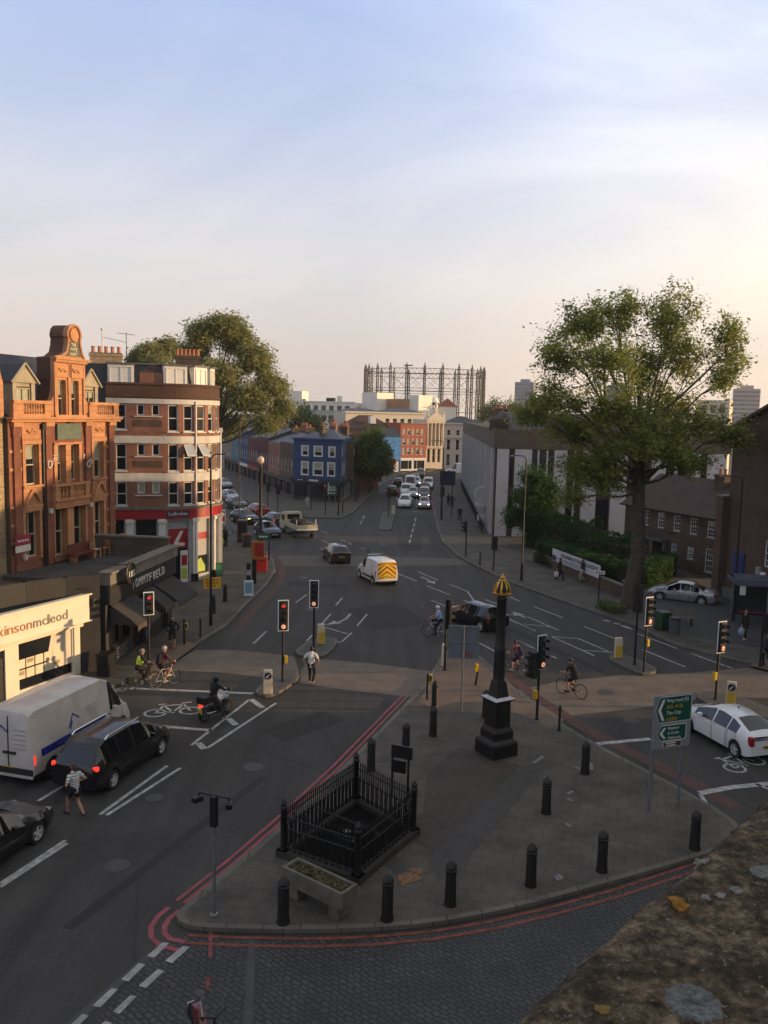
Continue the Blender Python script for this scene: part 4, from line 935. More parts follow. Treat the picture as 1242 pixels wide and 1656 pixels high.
# projecting lightbox sign on the side street
T = thing('projecting_sign', 'red and white projecting box sign with a white logo beside the betting shop', 'sign', (*G(357, 862).to_2d(), 0), R(12))
Q = AT(357, 836, G(357, 862).y).z
b = MB(); b.box((0, 0, Q), (.95, .18, 1.5), WBRD); b.box((0, -.1, Q - .25), (.8, .02, .85), REDP); b.box((0, -.1, Q + .5), (.8, .02, .18), BLACKP); pn = b.build('panel', T); big_l(pn, (0, -.12, Q - .6), 0, .7)
b = MB(); b.box((0, 0, Q / 2 - .4), (.1, .1, Q - .8), IRON); b.build('post', T)

# ================================================================== FAR AND RIGHT-HAND BUILDINGS
BLUEP = M('blue_painted_render', (.022, .052, .14), .7, var=.14, scale=.7, bump=.1)
WDARK = M('shopfront_dark', (.03, .028, .027), .5, var=.4, scale=1)
def roof_flat(T, poly, z, mt=None, name='roof'):
    b = MB(); b.face([(x, y, z) for x, y in poly], mt or ROOFG); return b.build(name, T)
def hip(T, x0, x1, y0, y1, z0, z1, mt, ins=None):
    ins = ins if ins is not None else (y1 - y0) / 2; b = MB(); ym = (y0 + y1) / 2
    v = [(x0, y0, z0), (x1, y0, z0), (x1, y1, z0), (x0, y1, z0), (x0 + ins, ym, z1), (x1 - ins, ym, z1)]
    b.add(v, [(0, 1, 5, 4), (1, 2, 5), (2, 3, 4, 5), (3, 0, 4)], mt); return b.build('roof', T)
def block(T, x0, x1, y0, y1, z0, z1, mt, front=(), left=(), right=(), nm='wall', depth=.16, rev=None):
    """four walls in the thing's own frame; window openings on front (y0), left (x0) and right (x1) faces"""
    b = MB(); wall(b, mt, (x0, y0), 0, x1 - x0, z0, z1, front, depth, rev=rev); wall(b, mt, (x1, y0), R(90), y1 - y0, z0, z1, right, depth, rev=rev)
    wall(b, mt, (x1, y1), R(180), x1 - x0, z0, z1); wall(b, mt, (x0, y1), R(-90), y1 - y0, z0, z1, left, depth, rev=rev); return b.build(nm, T)
def grid(u0, u1, n, w, rows_):
    s = (u1 - u0) / n; return [(u0 + s * (k + .5) - w / 2, u0 + s * (k + .5) + w / 2, a, c) for a, c in rows_ for k in range(n)]
def shopfront(T, P, rz, L, z, n, mt, cols_, depth=.2, fasc=None):
    """ground floor with stall risers, glass and pilasters"""
    ca, sa = math.cos(rz), math.sin(rz); pt = lambda u, d=0: (P[0] + ca * u - sa * d, P[1] + sa * u + ca * d)
    b = MB(); wall(b, mt, P, rz, L, 0, z, [(L / n * k + .25, L / n * (k + 1) - .25, .5, z - .55) for k in range(n)], depth); sf = b.build('shopfront', T)
    for k in range(n):
        g = MB(); u0, u1 = L / n * k + .25, L / n * (k + 1) - .25; p, q = pt(u0, depth * .8), pt(u1, depth * .8); g.face([(*p, .5), (*q, .5), (*q, z - .55), (*p, z - .55)], DGLASS)
        um = u0 + (u1 - u0) * (.3 if k % 2 else .7); g.box((*pt(um, depth * .5), (z - .05) / 2), (.07, .07, z - 1.05), mt, rz); g.build('shop_window', sf)
        g = MB(); g.box((*pt((u0 + u1) / 2, -.08), z - .3), (L / n - .12, .2, .5), cols_[k % len(cols_)], rz); g.build('fascia', sf)
    return sf
# ---- blue corner building
Bp, Bq = Vector((-13.0, 121.7)), Vector((-6.0, 118.1)); RB = math.atan2(Bq.y - Bp.y, Bq.x - Bp.x); LB = 7.87
T = thing('corner_building', 'navy blue three-storey corner building with white framed windows and a dark shopfront', 'building', (*Bp, 0), RB)
fr = [(1.45, 2.45, 3.72, 5.45), (3.4, 4.8, 3.72, 5.45), (5.75, 6.75, 3.75, 5.5), (1.45, 2.4, 6.4, 7.7), (3.5, 4.7, 6.4, 7.7), (5.9, 6.75, 6.4, 7.7)]
rgt = [(.6, 1.5, 3.75, 5.5), (.6, 1.4, 6.4, 7.7), (2.4, 3.3, 3.75, 5.5), (4.2, 5.1, 3.75, 5.5), (6, 6.9, 3.75, 5.5)]
lft = [(11.2, 12, 6.4, 7.7), (11.2, 12, 3.72, 5.45)]
SA = R(114); SX = lambda u, d=0: (LB + math.cos(SA) * u - math.sin(SA) * d, math.sin(SA) * u + math.cos(SA) * d)
b = MB(); wall(b, BLUEP, (0, 0), 0, LB, 3.0, 8.75, fr, .16); wall(b, BLUEP, (LB, 0), SA, 13, 3.0, 8.75, rgt, .16); wall(b, BLUEP, (0, 13), R(-90), 13, 3.0, 8.75, lft, .16); wall(b, BLUEP, SX(13), R(180), SX(13)[0], 3, 8.75); b.build('wall', T)
row(T, None, (0, 0), 0, fr, 'sash', None, .02, [.5, .6, .4]); row(T, None, (LB, 0), SA, rgt, 'sash', None, .03, [.5]); row(T, None, (0, 13), R(-90), lft, 'sash', None, .03, [.4])
b = MB()
for h in fr:
    for u0, u1, z0, z1 in ((h[0] - .14, h[0], h[2] - .12, h[3] + .12), (h[1], h[1] + .14, h[2] - .12, h[3] + .12), (h[0], h[1], h[3], h[3] + .12), (h[0], h[1], h[2] - .12, h[2])): b.box(((u0 + u1) / 2, -.03, (z0 + z1) / 2), (u1 - u0, .1, z1 - z0), WPAINT)
b.build('window_surround', T)
b = MB(); b.box((LB / 2, -.08, 8.72), (LB + .3, .3, .25), BLUEP); b.box((*SX(6.5, -.08), 8.72), (13, .3, .25), BLUEP, SA); b.box((LB / 2, -.03, 5.9), (LB, .1, .12), BLUEP); b.build('cornice', T)
NAVY = M('navy_fascia', (.012, .016, .03), .5, var=.1)
b = MB(); b.box((LB / 2, -.25, 2.95), (LB + .7, .5, .55), NAVY); b.box((*SX(6.5, -.25), 2.95), (13, .5, .55), NAVY, SA); fa = b.build('fascia', T)
b = MB()
for u in (1.2, 1.7, 3.1, 3.5, 3.9, 4.3): b.box((u, -.52, 2.98), (.32, .02, .26 if u > 2 else .12), LETW)
b.build('lettering', fa)
shopfront(T, (0, 0), 0, LB, 2.9, 3, WDARK, [NAVY]); shopfront(T, (LB, 0), SA, 13, 2.9, 5, M('pale_shopfront', (.25, .24, .22), .6, var=.3), [NAVY])
b = MB(); c_ = [(0, 0), (LB, 0), SX(13), (0, 13)]; b.add([(*p, 8.8) for p in c_] + [(2.4, 6.5, 10), (3.2, 5.5, 10)], [(0, 1, 5, 4), (1, 2, 5), (2, 3, 4, 5), (3, 0, 4)], SLATE); b.build('roof', T); chimney(T, (2.8, 3.2), (.6, .9), 9.2, 10.5, 2, 0, DKBR); chimney(T, (2.8, 9.5), (1.2, .6), 9, 10.4, 3, 0, DKBR)
# white-trimmed low block beyond it, on the main road
T = thing('shop_building', 'low shop building with a white parapet band behind the navy corner building', 'building', (*Bp, 0), RB)
hs = grid(.6, 11.4, 5, 1.1, [(3.4, 5.4)]); GRR = M('grey_render', (.14, .15, .14), .8, var=.3)
p0, p1 = SX(13.1, -.3), SX(25, -.3); b = MB(); wall(b, GRR, p0, SA, 11.9, 0, 6.3, hs); wall(b, GRR, (p1[0], p1[1]), R(180), 9, 0, 6.3); wall(b, GRR, (p0[0] - 6, p0[1]), 0, 6, 0, 6.3); b.build('wall', T); row(T, None, p0, SA, hs, 'sash')
b = MB(); c_ = SX(19, -.33); b.box((*c_, 6.5), (12, .4, .9), WPAINT, SA); b.box((p0[0] - 3, p0[1], 6.5), (6, .3, .9), WPAINT); b.build('parapet', T); roof_flat(T, [(p0[0] - 6, p0[1]), p0, p1, (p1[0] - 9, p1[1])], 6.2)
# ---- terrace of small shops up the left-hand street: each its own building
cols_t = [('dark grey brick terrace house next to the navy corner building', DKBR, NAVY, 8.0), ('brown brick terrace house with a black shopfront up the side street', REDBR2, WDARK, 7.7), ('dull crimson painted terrace house up the side street', M('maroon_render', (.07, .015, .02), .8, var=.2), WDARK, 8.2),
          ('dark red terrace house beside the bright blue one', M('dull_red_render', (.09, .02, .02), .8, var=.25), REDP, 7.9), ('bright blue painted terrace house high up the side street', M('sky_blue_render', (.016, .05, .12), .8, var=.15), WBRD, 8.8), ('teal blue painted terrace house far up the side street', M('teal_render', (.05, .14, .2), .8, var=.15), NAVY, 8.6), ('beige terrace house at the far top of the side street', M('beige_render', (.2, .16, .12), .8, var=.2), WDARK, 9.4)]
tp = Bp.copy(); tdir = (G(345, 752).to_2d() - G(474, 806).to_2d()).normalized(); ta = math.atan2(-tdir.y, -tdir.x)
pos = Vector(Bp)
for i, (lab, mt, fm, hh) in enumerate(cols_t):
    wl_ = 8.4; q = pos + tdir * wl_; T = thing('terrace_house', lab, 'house', (*q, 0), ta, 'terrace houses along the side street')
    hs = grid(.3, wl_ - .3, 4, .85, [(3.8, 5.5)]) + (grid(.3, wl_ - .3, 4, .8, [(6.3, 7.4)]) if hh > 8.3 else [])
    block(T, .01, wl_ - .01, 0, 9, 2.9, hh, mt, hs); row(T, None, (.01, 0), 0, hs, 'sash', None, .06, [0, .4, 0, .6])
    shopfront(T, (.01, 0), 0, wl_ - .02, 2.9, 2, [WDARK, M('shopfront_brown', (.07, .05, .035), .6, var=.3), WDARK][i % 3], [fm])
    hip(T, 0, wl_, 0, 9, hh, hh + 1.5, SLATE, 0); chimney(T, (.3, 4.5), (.55, 1.5), hh + .3, hh + 2.1, 3, 0, YELBR if i in (3, 4) else DKBR)
    pos = q
T = thing('brick_building', 'long red-brown brick rear building with big chimney stacks behind the navy corner building', 'building', (*(Bp + Vector((-2, 17))), 0), RB)
block(T, -3, 8, 0, 9, 0, 7.7, REDBR2, grid(0, 10, 4, .9, [(5.6, 7.2)])); row(T, None, (-3, 0), 0, grid(0, 10, 4, .9, [(5.6, 7.2)]), 'sash'); hip(T, -3.2, 8.2, -.2, 9.2, 7.7, 9.3, TILE, 0)
for x in (0, 5.5): chimney(T, (x, 3.5), (1.2, .6), 8, 10.2, 4, 0, REDBR2)
T = thing('brick_building', 'dark slate-roofed brick building behind the crimson terrace houses', 'building', (-15, 152, 0), ta)
block(T, 0, 16, 0, 9, 0, 7.6, REDBR2, grid(.5, 15.5, 6, .9, [(5.3, 6.9)])); row(T, None, (0, 0), 0, grid(.5, 15.5, 6, .9, [(5.3, 6.9)]), 'sash'); hip(T, -.2, 16.2, -.2, 9.2, 7.6, 9.3, SLATE); chimney(T, (5, 4.5), (1.8, .9), 8, 10.8, 6, 0, YELBR); chimney(T, (12, 4.5), (1.6, .8), 8, 10.6, 5, 0, REDBR2)

# ---- tall red brick block, mural house, portico
RR = R(38)
Rp = Vector((3.2, 186.5))
T = thing('brick_building', 'four-storey red brick block with rows of pale windows over white shopfronts', 'building', (*Rp, 0), R(30))
hs = grid(.4, 6.2, 5, .72, [(3.6, 5.1), (5.7, 7.1), (7.9, 9.2)])
REDB3 = BRICK('bright_red_brick', (.36, .085, .045), (.3, .065, .035), (.26, .15, .1), stain=.2)
block(T, 0, 6.6, 0, 12, 2.9, 10.4, REDB3, hs, grid(1, 11, 3, .8, [(7.9, 9.2)]))
row(T, None, (0, 0), 0, hs, 'sash', None, .06, [1, .6, .9, .3])
shopfront(T, (0, 0), 0, 6.6, 2.9, 2, WPAINT, [WPAINT]); roof_flat(T, [(0, 0), (6.6, 0), (6.6, 12), (0, 12)], 10.2); b = MB(); b.box((3.3, -.05, 10.35), (6.9, .3, .2), STONE); b.build('cornice', T)
T = thing('mural_house', 'bright blue house with a painted gable wall in front of the red brick block', 'house', (-2.2, 178.5, 0), R(24))
MUR = M('mural_blue', (.05, .22, .5), .7, var=.35, scale=1.1)
block(T, 0, 6.0, 0, 7, 0, 7.6, MUR); hip(T, -.1, 6.1, -.1, 7.1, 7.6, 9.4, SLATE, 0)
b = MB()
for u, z, s in ((1.2, 6.2, .5), (2.2, 6.6, .6), (3.4, 5.8, .7), (4.6, 6.4, .5), (3.9, 3.4, .5), (4.8, 2.9, .4), (2.8, 4.4, .4)): b.tube([(u - s, -.03, z - s * .6), (u - s * .2, -.03, z + s * .3), (u + s * .2, -.03, z - s * .2), (u + s, -.03, z + s * .8)], [.05, .16, .14, .04], M('mural_pale', (.3, .42, .5), .7), 5)
b.build('painted_mural', T)
b = MB(); b.box((3, -.12, 1.5), (5.6, .2, 2.6), M('deep_blue_front', (.02, .06, .2), .6)); b.box((4.8, -.25, 1.4), (1.1, .12, 2.2), WPAINT); b.build('shopfront', T)
T = thing('red_brick_house', 'dark red brick house with a steep tiled roof behind the mural house', 'house', (-9, 187, 0), R(18))
block(T, 0, 12, 0, 9, 0, 8.8, REDBR2, grid(.5, 11.5, 4, .9, [(6, 7.6)])); row(T, None, (0, 0), 0, grid(.5, 11.5, 4, .9, [(6, 7.6)]), 'sash'); hip(T, -.2, 12.2, -.2, 9.2, 8.8, 12.0, TILE); 
b = MB(); b.box((6.5, .8, 11), (1.3, 1.6, 1.6), WPAINT); b.build('dormer', T)
# portico building: lit front faces down the road and towards the sun
T = thing('portico_building', 'cream classical building with a tall columned portico and crowning pediment', 'building', (9.3, 197, 0), R(22))
b = MB()
hs = [(.35 + .95 * k, .95 + .95 * k, 5.3, 10.2) for k in range(4)] + [(.35 + 1.3 * k, 1.1 + 1.3 * k, 1.5, 4.6) for k in range(3)]
block(T, 0, 4.2, 0, 8, 0, 11.3, CREAM, hs, depth=.5)
row(T, None, (0, 0), 0, hs, 'sash', CREAM, .4)
b = MB()
for k in range(5): b.lathe([(.19, 0), (.17, 5.0), (.22, 5.05), (.22, 5.25)], CREAM, 10, (.18 + .96 * k, -.3, 5.2))
b.build('portico_column', T, smooth=40)
b = MB(); b.box((2.1, -.25, 5.05), (4.6, .6, .3), CREAM); b.box((2.1, -.25, 10.75), (4.6, .7, .5), CREAM); b.box((2.1, -.3, 11.1), (4.9, .9, .25), CREAM); vs = [(-.3, -.75, 11.25), (4.5, -.75, 11.25), (2.1, -.75, 13.2)]; b.add(vs + [(x, 1.5, z) for x, _, z in vs], [(0, 1, 2), (0, 2, 5, 3), (2, 1, 4, 5)], CREAM)
b.box((2.1, -.3, 13.5), (.9, .8, .9), CREAM); b.lathe([(.35, 13.9), (.2, 14.3), (.35, 14.7), (.1, 15.2), (.03, 15.9)], CREAM, 8, (2.1, -.3, 0))
b.build('pediment', T)
for u in (.15, 4.05): b = MB(); b.lathe([(.3, 11.4), (.32, 12.2), (.12, 12.6), (.2, 12.9), (.03, 13.2)], CREAM, 8, (u, -.3, 0)); b.build('urn', T)
T = thing('stucco_wing', 'shade-coloured grey-white classical wing to the side of the cream portico', 'building', (13.2, 198.6, 0), R(2))
WING = M('wing_shade_tint', (.42, .4, .36), .8, var=.15)  # the wing's shade is put into this greyer colour
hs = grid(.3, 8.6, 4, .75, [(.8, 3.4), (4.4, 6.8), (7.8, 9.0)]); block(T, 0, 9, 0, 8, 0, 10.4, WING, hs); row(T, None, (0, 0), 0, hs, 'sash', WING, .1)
b = MB(); b.box((4.5, -.1, 10.5), (9.4, .5, .35), WING); b.box((4.5, -.1, 7.2), (9.2, .3, .2), WING); b.build('cornice', T); hip(T, 0, 9, 0, 8, 10.6, 12.2, SLATE)
T = thing('long_stucco_block', 'long pale stucco block with a slate roof standing behind the red brick block', 'building', (-10, 213, 0), R(20))
hs = grid(10, 20, 5, 1.1, [(9.6, 11.2)]); block(T, 0, 21, 0, 10, 0, 12.6, CREAM, hs, right=grid(.5, 9.5, 3, 1, [(9, 11)])); row(T, None, (0, 0), 0, hs, 'sash', CREAM, .1); b = MB(); b.box((10.5, -.1, 12.6), (21.4, .6, .4), CREAM); b.build('cornice', T)
hip(T, 0, 9.5, 0, 10, 12.8, 13.6, SLATE, 2.5); hip(T, 10.5, 21, 0, 10, 12.8, 13.7, SLATE, 2.5)
# ---- white apartment block on the skyline
APT = M('white_apartment_render', (.74, .71, .63), .75, var=.08, scale=.3)
T = thing('apartment_block', 'stepped white modern apartment block with glass balconies on the skyline', 'building', (-31, 266, 0), R(-14))
hs = grid(1, 21, 8, 1.5, [(6.6, 8.4), (9.6, 11.4), (12.4, 14.4)])
block(T, 0, 22, 0, 14, 0, 15.4, APT, hs, right=grid(1, 9, 3, 1, [(12.4, 14.4)])); row(T, None, (0, 0), 0, hs, 'case', GREYP, .1); roof_flat(T, [(0, 0), (22, 0), (22, 14), (0, 14)], 15.3)
b = MB(); b.box((9, -.9, 12.4), (17, .06, 1.1), M('balcony_glass', (.2, .3, .3), .1, var=0, spec=.8)); b.box((9, -.5, 11.75), (17, .9, .18), APT); b.build('balcony', T)
b = MB(); b.box((2.6, 4, 17.0), (4.6, 6, 3.3), APT); b.box((11, 0, 15.5), (22.4, .5, .35), APT); b.build('roof_storey', T); b = MB(); b.box((13.6, 3, 16.2), (2.4, 2, 1.1), IRON); b.box((16.4, 3, 16.4), (1, 2, 2.0), APT); b.build('roof_plant', T)
T = thing('apartment_block', 'tall cream blocks with sunlit side walls in the middle of the skyline', 'building', (-8, 266, 0), R(-45))
hs = grid(.5, 5.5, 2, 1, [(9.5, 11.2), (12.4, 14)]); block(T, 0, 6, 0, 10, 0, 15.2, APT, hs); row(T, None, (0, 0), 0, hs, 'case', GREYP, .1); roof_flat(T, [(0, 0), (6, 0), (6, 10), (0, 10)], 15.1)
b = MB(); b.box((4.5, 3, 9.3), (6.5, 7, 18.6), APT); b.box((12, 7, 8.4), (8, 7, 16.8), M('buff_brick_far', (.36, .2, .12), .8, var=.15)); b.box((17.5, 8, 9), (4.5, 6, 18.0), APT); b.build('stair_tower', T)
T = thing('water_tower', 'small round white lantern turret with a dark band beside a red pyramid roof', 'building', (14.5, 268, 0))
b = MB(); b.lathe([(1.5, 0), (1.5, 14.2), (1.7, 14.3), (1.7, 15.2), (1.5, 15.3)], APT, 12); b.build('wall', T, smooth=40); b = MB(); b.lathe([(1.3, 15.2), (1.3, 16.1)], IRON, 12); b.lathe([(1.75, 16.1), (1.75, 16.5), (1.4, 17.6), (.2, 17.8)], APT, 12); b.build('lantern', T, smooth=40)
T = thing('pavilion_roof', 'small house with a red pyramid roof below the gasholder', 'building', (19, 270, 0))
b = MB(); b.box((0, 0, 7.5), (5.4, 5, 15), APT); b.build('wall', T); hip(T, -3, 3, -2.8, 2.8, 15, 17.4, M('red_tile', (.2, .06, .035), .8), 2.7)
# ---- gasholder frame
GH = M('gasholder_steel', (.065, .063, .06), .6, .2, var=.2, scale=.2)
T = thing('gasholder', 'tall empty circular gasholder guide frame of lattice columns and girders on the skyline', 'gasholder', (18.9, 437, 0))
RG, NG = 30.0, 22; HT = 34.4
cps = [(RG * math.cos(2 * math.pi * (k + .35) / NG), RG * math.sin(2 * math.pi * (k + .35) / NG)) for k in range(NG)]
for x, y in cps:
    b = MB(); s_ = .55
    for a, c in ((-1, -1), (1, -1), (1, 1), (-1, 1)): b.tube([(x + a * s_, y + c * s_, 0), (x + a * s_ * .7, y + c * s_ * .7, HT)], .26, GH, 4)
    for k in range(20):
        z0, z1 = HT * k / 20, HT * (k + 1) / 20; s2 = s_ * .85; t = 1 if k % 2 else -1
        b.tube([(x - t * s2, y - s2, z0), (x + t * s2, y - s2, z1)], .09, GH, 4); b.tube([(x + s2, y - t * s2, z0), (x + s2, y + t * s2, z1)], .09, GH, 4)
    b.lathe([(.5, HT), (.65, HT + .25), (.3, HT + .7), (.25, HT + 1.6), (.02, HT + 2.2)], GH, 6, (x, y, 0)); b.build('column', T)
for z in (HT - .6, HT - 3.0, 24.5, 23.2, 13.5):
    b = MB()
    for (x0, y0), (x1, y1) in zip(cps, cps[1:] + cps[:1]):
        b.tube([(x0, y0, z), (x1, y1, z)], .14 if z > 30 else .11, GH, 4)
        if z > HT - 1:
            n = 7
            for k in range(n):
                a, c = k / n, (k + 1) / n; b.tube([(x0 + (x1 - x0) * a, y0 + (y1 - y0) * a, z - (2.3 if k % 2 else 0)), (x0 + (x1 - x0) * c, y0 + (y1 - y0) * c, z - (0 if k % 2 else 2.3))], .07, GH, 4)
    b.build('ring_girder', T)
for i, ((x0, y0), (x1, y1)) in enumerate(zip(cps, cps[1:] + cps[:1])):
    b = MB()
    for z0, z1 in ((13.5, 23.2), (24.5, HT - 3)): b.tube([(x0, y0, z0), (x1, y1, z1)], .07, GH, 4); b.tube([(x0, y0, z1), (x1, y1, z0)], .07, GH, 4)
    b.build('bracing', T)
b = MB(); b.box((-9, -28.5, HT + .6), (4.2, .7, .5), GH); b.build('gantry', T)
# ---- tower blocks on the skyline
def tower(lab, c, w, d, h, rz, mt, n, m_):
    T = thing('tower_block', lab, 'tower block', (*c, 0), rz, 'tower blocks on the skyline')
    b = MB(); b.box((0, 0, h / 2), (w, d, h), mt); b.box((0, 0, h + 1.2), (w * .5, d * .5, 2.4), mt); b.build('wall', T)
    for k in range(m_):
        z = h - 2.2 - k * 2.9
        b = MB(); b.box((0, -d / 2 - .05, z), (w * .94, .2, 1.3), M('tower_glazing', (.16, .18, .22), .3, var=.3, scale=.5)); b.box((w / 2 + .05, 0, z), (.2, d * .9, 1.3), M('tower_glazing', (.16, .18, .22), .3)); b.build('window_band', T)
CB = M('cool_concrete', (.22, .25, .3), .8, var=.1, scale=.1); PB = M('pink_concrete', (.42, .34, .3), .8, var=.1, scale=.1)
tower('slab-sided tower block left of the tall plane tree on the horizon', (112, 700), 15, 14, 39.5, R(-18), CB, 5, 10)
tower('square tower block beyond the brown gable roof on the horizon', (249, 600), 17, 14, 34.5, R(-20), PB, 5, 9)
tower('tower block glimpsed through the crown of the tall plane tree', (170, 640), 18, 14, 36, R(-15), CB, 5, 8)
T = thing('office_block', 'pale sunlit office block seen through the right part of the tall tree', 'building', (61, 170, 0), R(-25))
block(T, 0, 6, 0, 10, 0, 16.5, CREAM, grid(.5, 5.5, 3, 1.0, [(11, 12.5), (14, 15.5)])); row(T, None, (0, 0), 0, grid(.5, 5.5, 3, 1.0, [(11, 12.5), (14, 15.5)]), 'case', GREYP); roof_flat(T, [(0, 0), (6, 0), (6, 10), (0, 10)], 16.4)

# ---- long public building with white fins on the right
Lp = Vector((11.4, 88.7)); FIN = M('white_fin_concrete', (.44, .43, .425), .7, var=.12, scale=.8); BRN = M('brown_concrete', (.10, .07, .053), .8, var=.25, scale=1)
dirF = Vector((22.6, -.7)).normalized(); RF = math.atan2(dirF.y, dirF.x)
sd_ = Vector((15.2, 167.8)) - Lp; LSIDE = sd_.length; rs_ = math.atan2(-sd_.y, -sd_.x)
T = thing('civic_building', 'long modern building with tall white concrete fins and a brown parapet band', 'building', (*Lp, 0), RF)
loc2 = Matrix.Rotation(-RF, 2) @ sd_     # far end of the street side in local coordinates
SC = (loc2.x, loc2.y)
b = MB()
b.face([(0, 0, 0), (23.6, 0, 0), (23.6, 0, 9.2), (0, 0, 9.2)], M('recess_brown', (.07, .045, .035), .7, var=.3)); b.face([(*SC, 0), (0, 0, 0), (0, 0, 9.2), (*SC, 9.2)], M('recess_brown', (.07, .045, .035), .7))
b.face([(23.6, 0, 0), (30, 40, 0), (30, 40, 9.2), (23.6, 0, 9.2)], BRN); b.build('wall', T)
b = MB(); 
def strip_box(p, q, z0, z1, d0, d1, mt):
    p, q = Vector(p), Vector(q); d = (q - p).normalized(); n = Vector((d.y, -d.x)); ps = [p + n * d1 - d * d1, q + n * d1 + d * d1, q - n * d0, p - n * d0]
    b.prism([tuple(x) for x in ps], z0, z1, mt, True)
strip_box((0, 0), (23.6, 0), 9.2, 11.2, .3, .25, BRN); strip_box(SC, (0, 0), 9.2, 11.2, .3, .2, BRN); b.build('parapet', T)
b = MB(); b.face([(0, 0, 11.0), (23.6, 0, 11.0), (30, 40, 11), (SC[0] + 24, SC[1], 11.0), (*SC, 11.0)], ROOFG); b.build('roof', T)
WIN = M('tall_dark_window', (.018, .018, .022), .12, var=0, spec=.6)
fins = [(.15, 1.35), (1.95, 3.7), (6.0, 7.3), (8.9, 10.4), (11.9, 13.5), (14.6, 15.0), (15.9, 17.4), (18.3, 18.6), (19.6, 20.9), (21.6, 23.5)]
for u0, u1 in fins:
    b = MB(); b.box(((u0 + u1) / 2, -.14, 4.6), (u1 - u0, .3, 9.15), FIN); b.build('fin', T)
for (a, c) in zip(fins, fins[1:]):
    b = MB(); u0, u1 = a[1] + .15, c[0] - .15
    if u1 - u0 > .3:
        for z0, z1 in ((1.0, 4.3), (5.2, 8.9)): b.face([(u0, -.03, z0), (u1, -.03, z0), (u1, -.03, z1), (u0, -.03, z1)], WIN)
        b.build('window', T)
for u in (4.35, 5.25, 8.1, 16.0): 
    b = MB(); b.box((u, -.25, 5), (.14, .4, 8.3), FIN); b.build('slim_fin', T)
sl = Vector(SC); sdv = sl.normalized(); an = math.atan2(sdv.y, sdv.x)
nf = 34
for k in range(nf):
    c = sdv * (1.2 + (LSIDE - 2) * k / nf); b = MB(); nl = Vector((-sdv.y, sdv.x))
    b.box((c.x + nl.x * .2, c.y + nl.y * .2, 4.6), (.22 if k % 4 else .6, .34, 9.15), FIN, an); b.build('fin', T)
    if k < nf - 1:
        c2 = sdv * (1.2 + (LSIDE - 2) * (k + .5) / nf); b = MB(); b.box((c2.x + nl.x * .02, c2.y + nl.y * .02, 5), (1.7, .06, 8.2), WIN, an); b.build('window', T)
# pale carved entrance emblem part way along
c = sdv * 8 + Vector((-sdv.y, sdv.x)) * .7; b = MB(); b.lathe([(.9, -.1), (1.0, 0), (.9, .12), (.55, .12), (.5, 0)], FIN, 14, (c.x, c.y, 3.6), 'Y'); b.box((c.x, c.y, 2.5), (2.2, 1.4, .3), FIN, an); b.box((c.x, c.y, 1.0), (1.8, .9, .5), FIN, an); b.build('entrance_canopy', T)
PENT = STRIPE('ribbed_metal', (.17, .18, .2), (.12, .13, .145), .5, .5, 'X', .5)
b = MB(); b.box((9.6, 5, 11.9), (16, 9, 1.9), PENT); b.box((9.6, 5, 12.9), (16.2, 9.2, .1), M('pale_coping', (.3, .29, .25), .6)); b.build('penthouse', T)
b = MB(); b.prism([(-.4, 4), (2, 4), (3, 14), (.5, 14)], 11, 12.2, DKBR); vs = [(-.2, 4.2, 12.1), (1.9, 4.2, 12.1), (2.8, 13.5, 12.1), (.7, 13.5, 12.1), (1.5, 9, 13.3)]; b.add(vs, [(0, 1, 4), (1, 2, 4), (2, 3, 4), (3, 0, 4)], TILE); b.build('roof_lantern', T)
chimney(T, (2.2, 18), (1.6, .9), 11, 13.4, 4, 0, DKBR); chimney(T, (3, 30), (1.6, .9), 11, 13.2, 4, 0, DKBR)
# railings between the pavement and the building
T = thing('railing', 'black iron railings along the foot of the white finned building', 'railing', (*(Lp + Vector((-1.0, .4))), .13), 0)
pt_ = sd_.normalized(); b = MB(); 
for z in (.25, 1.15): b.tube([(0, 0, z), (pt_.x * 60, pt_.y * 60, z)], .03, IRON, 5)
for k in range(150): b.tube([(pt_.x * k * .4, pt_.y * k * .4, 0), (pt_.x * k * .4, pt_.y * k * .4, 1.25)], .016, IRON, 4)
b.build('bars', T)

# ---- brown brick house with white sash windows
Hp, Hq = Vector((22.8, 75.6)), Vector((25.9, 68.0)); RH = math.atan2(Hq.y - Hp.y, Hq.x - Hp.x)
T = thing('brick_house', 'two-storey brown brick house with white sash windows and a broad tiled roof', 'house', (*Hp, 0), RH)
hu = [(.28 + 1.98 * k - .05, .28 + 1.98 * k + .8, 3.3, 4.62) for k in range(5)]
hl = [(.2, 1.05, .55, 2.35), (4.1, 4.85, 1.2, 2.2), (6.05, 6.8, 1.2, 2.2), (8.1, 8.95, .5, 2.4), (2.25, 3.2, .1, 2.1)]
block(T, -2.2, 9.4, 0, 8, 0, 4.85, DKBR, [(a + 2.2, c + 2.2, z0, z1) for a, c, z0, z1 in hu + hl]); row(T, None, (0, 0), 0, hu + hl[:4], 'sash6', WPAINT, .06, [0, .3, 0], STONE)
b = MB(); b.box((2.72, .12, 1.1), (.95, .06, 2.0), IRON); b.box((2.72, .1, 1.8), (.7, .04, .35), DGLASS); dr = b.build('door', T); b = MB(); b.sphere((2.4, .06, 1.05), .05, M('brass', (.5, .33, .12), .3, 1)); b.build('handle', dr)
b = MB(); b.box((2.72, -.35, 2.32), (1.9, .8, .16), LEAD); b.box((1.95, -.2, 1.15), (.22, .3, 2.2), STONE); b.box((3.5, -.2, 1.15), (.22, .3, 2.2), STONE); b.build('porch', T)
hip(T, -2.5, 9.7, -.4, 8.4, 4.9, 7.6, TILE, 0); b = MB(); b.box((3.6, -.42, 4.86), (12.2, .14, .12), IRON); b.build('gutter', T)
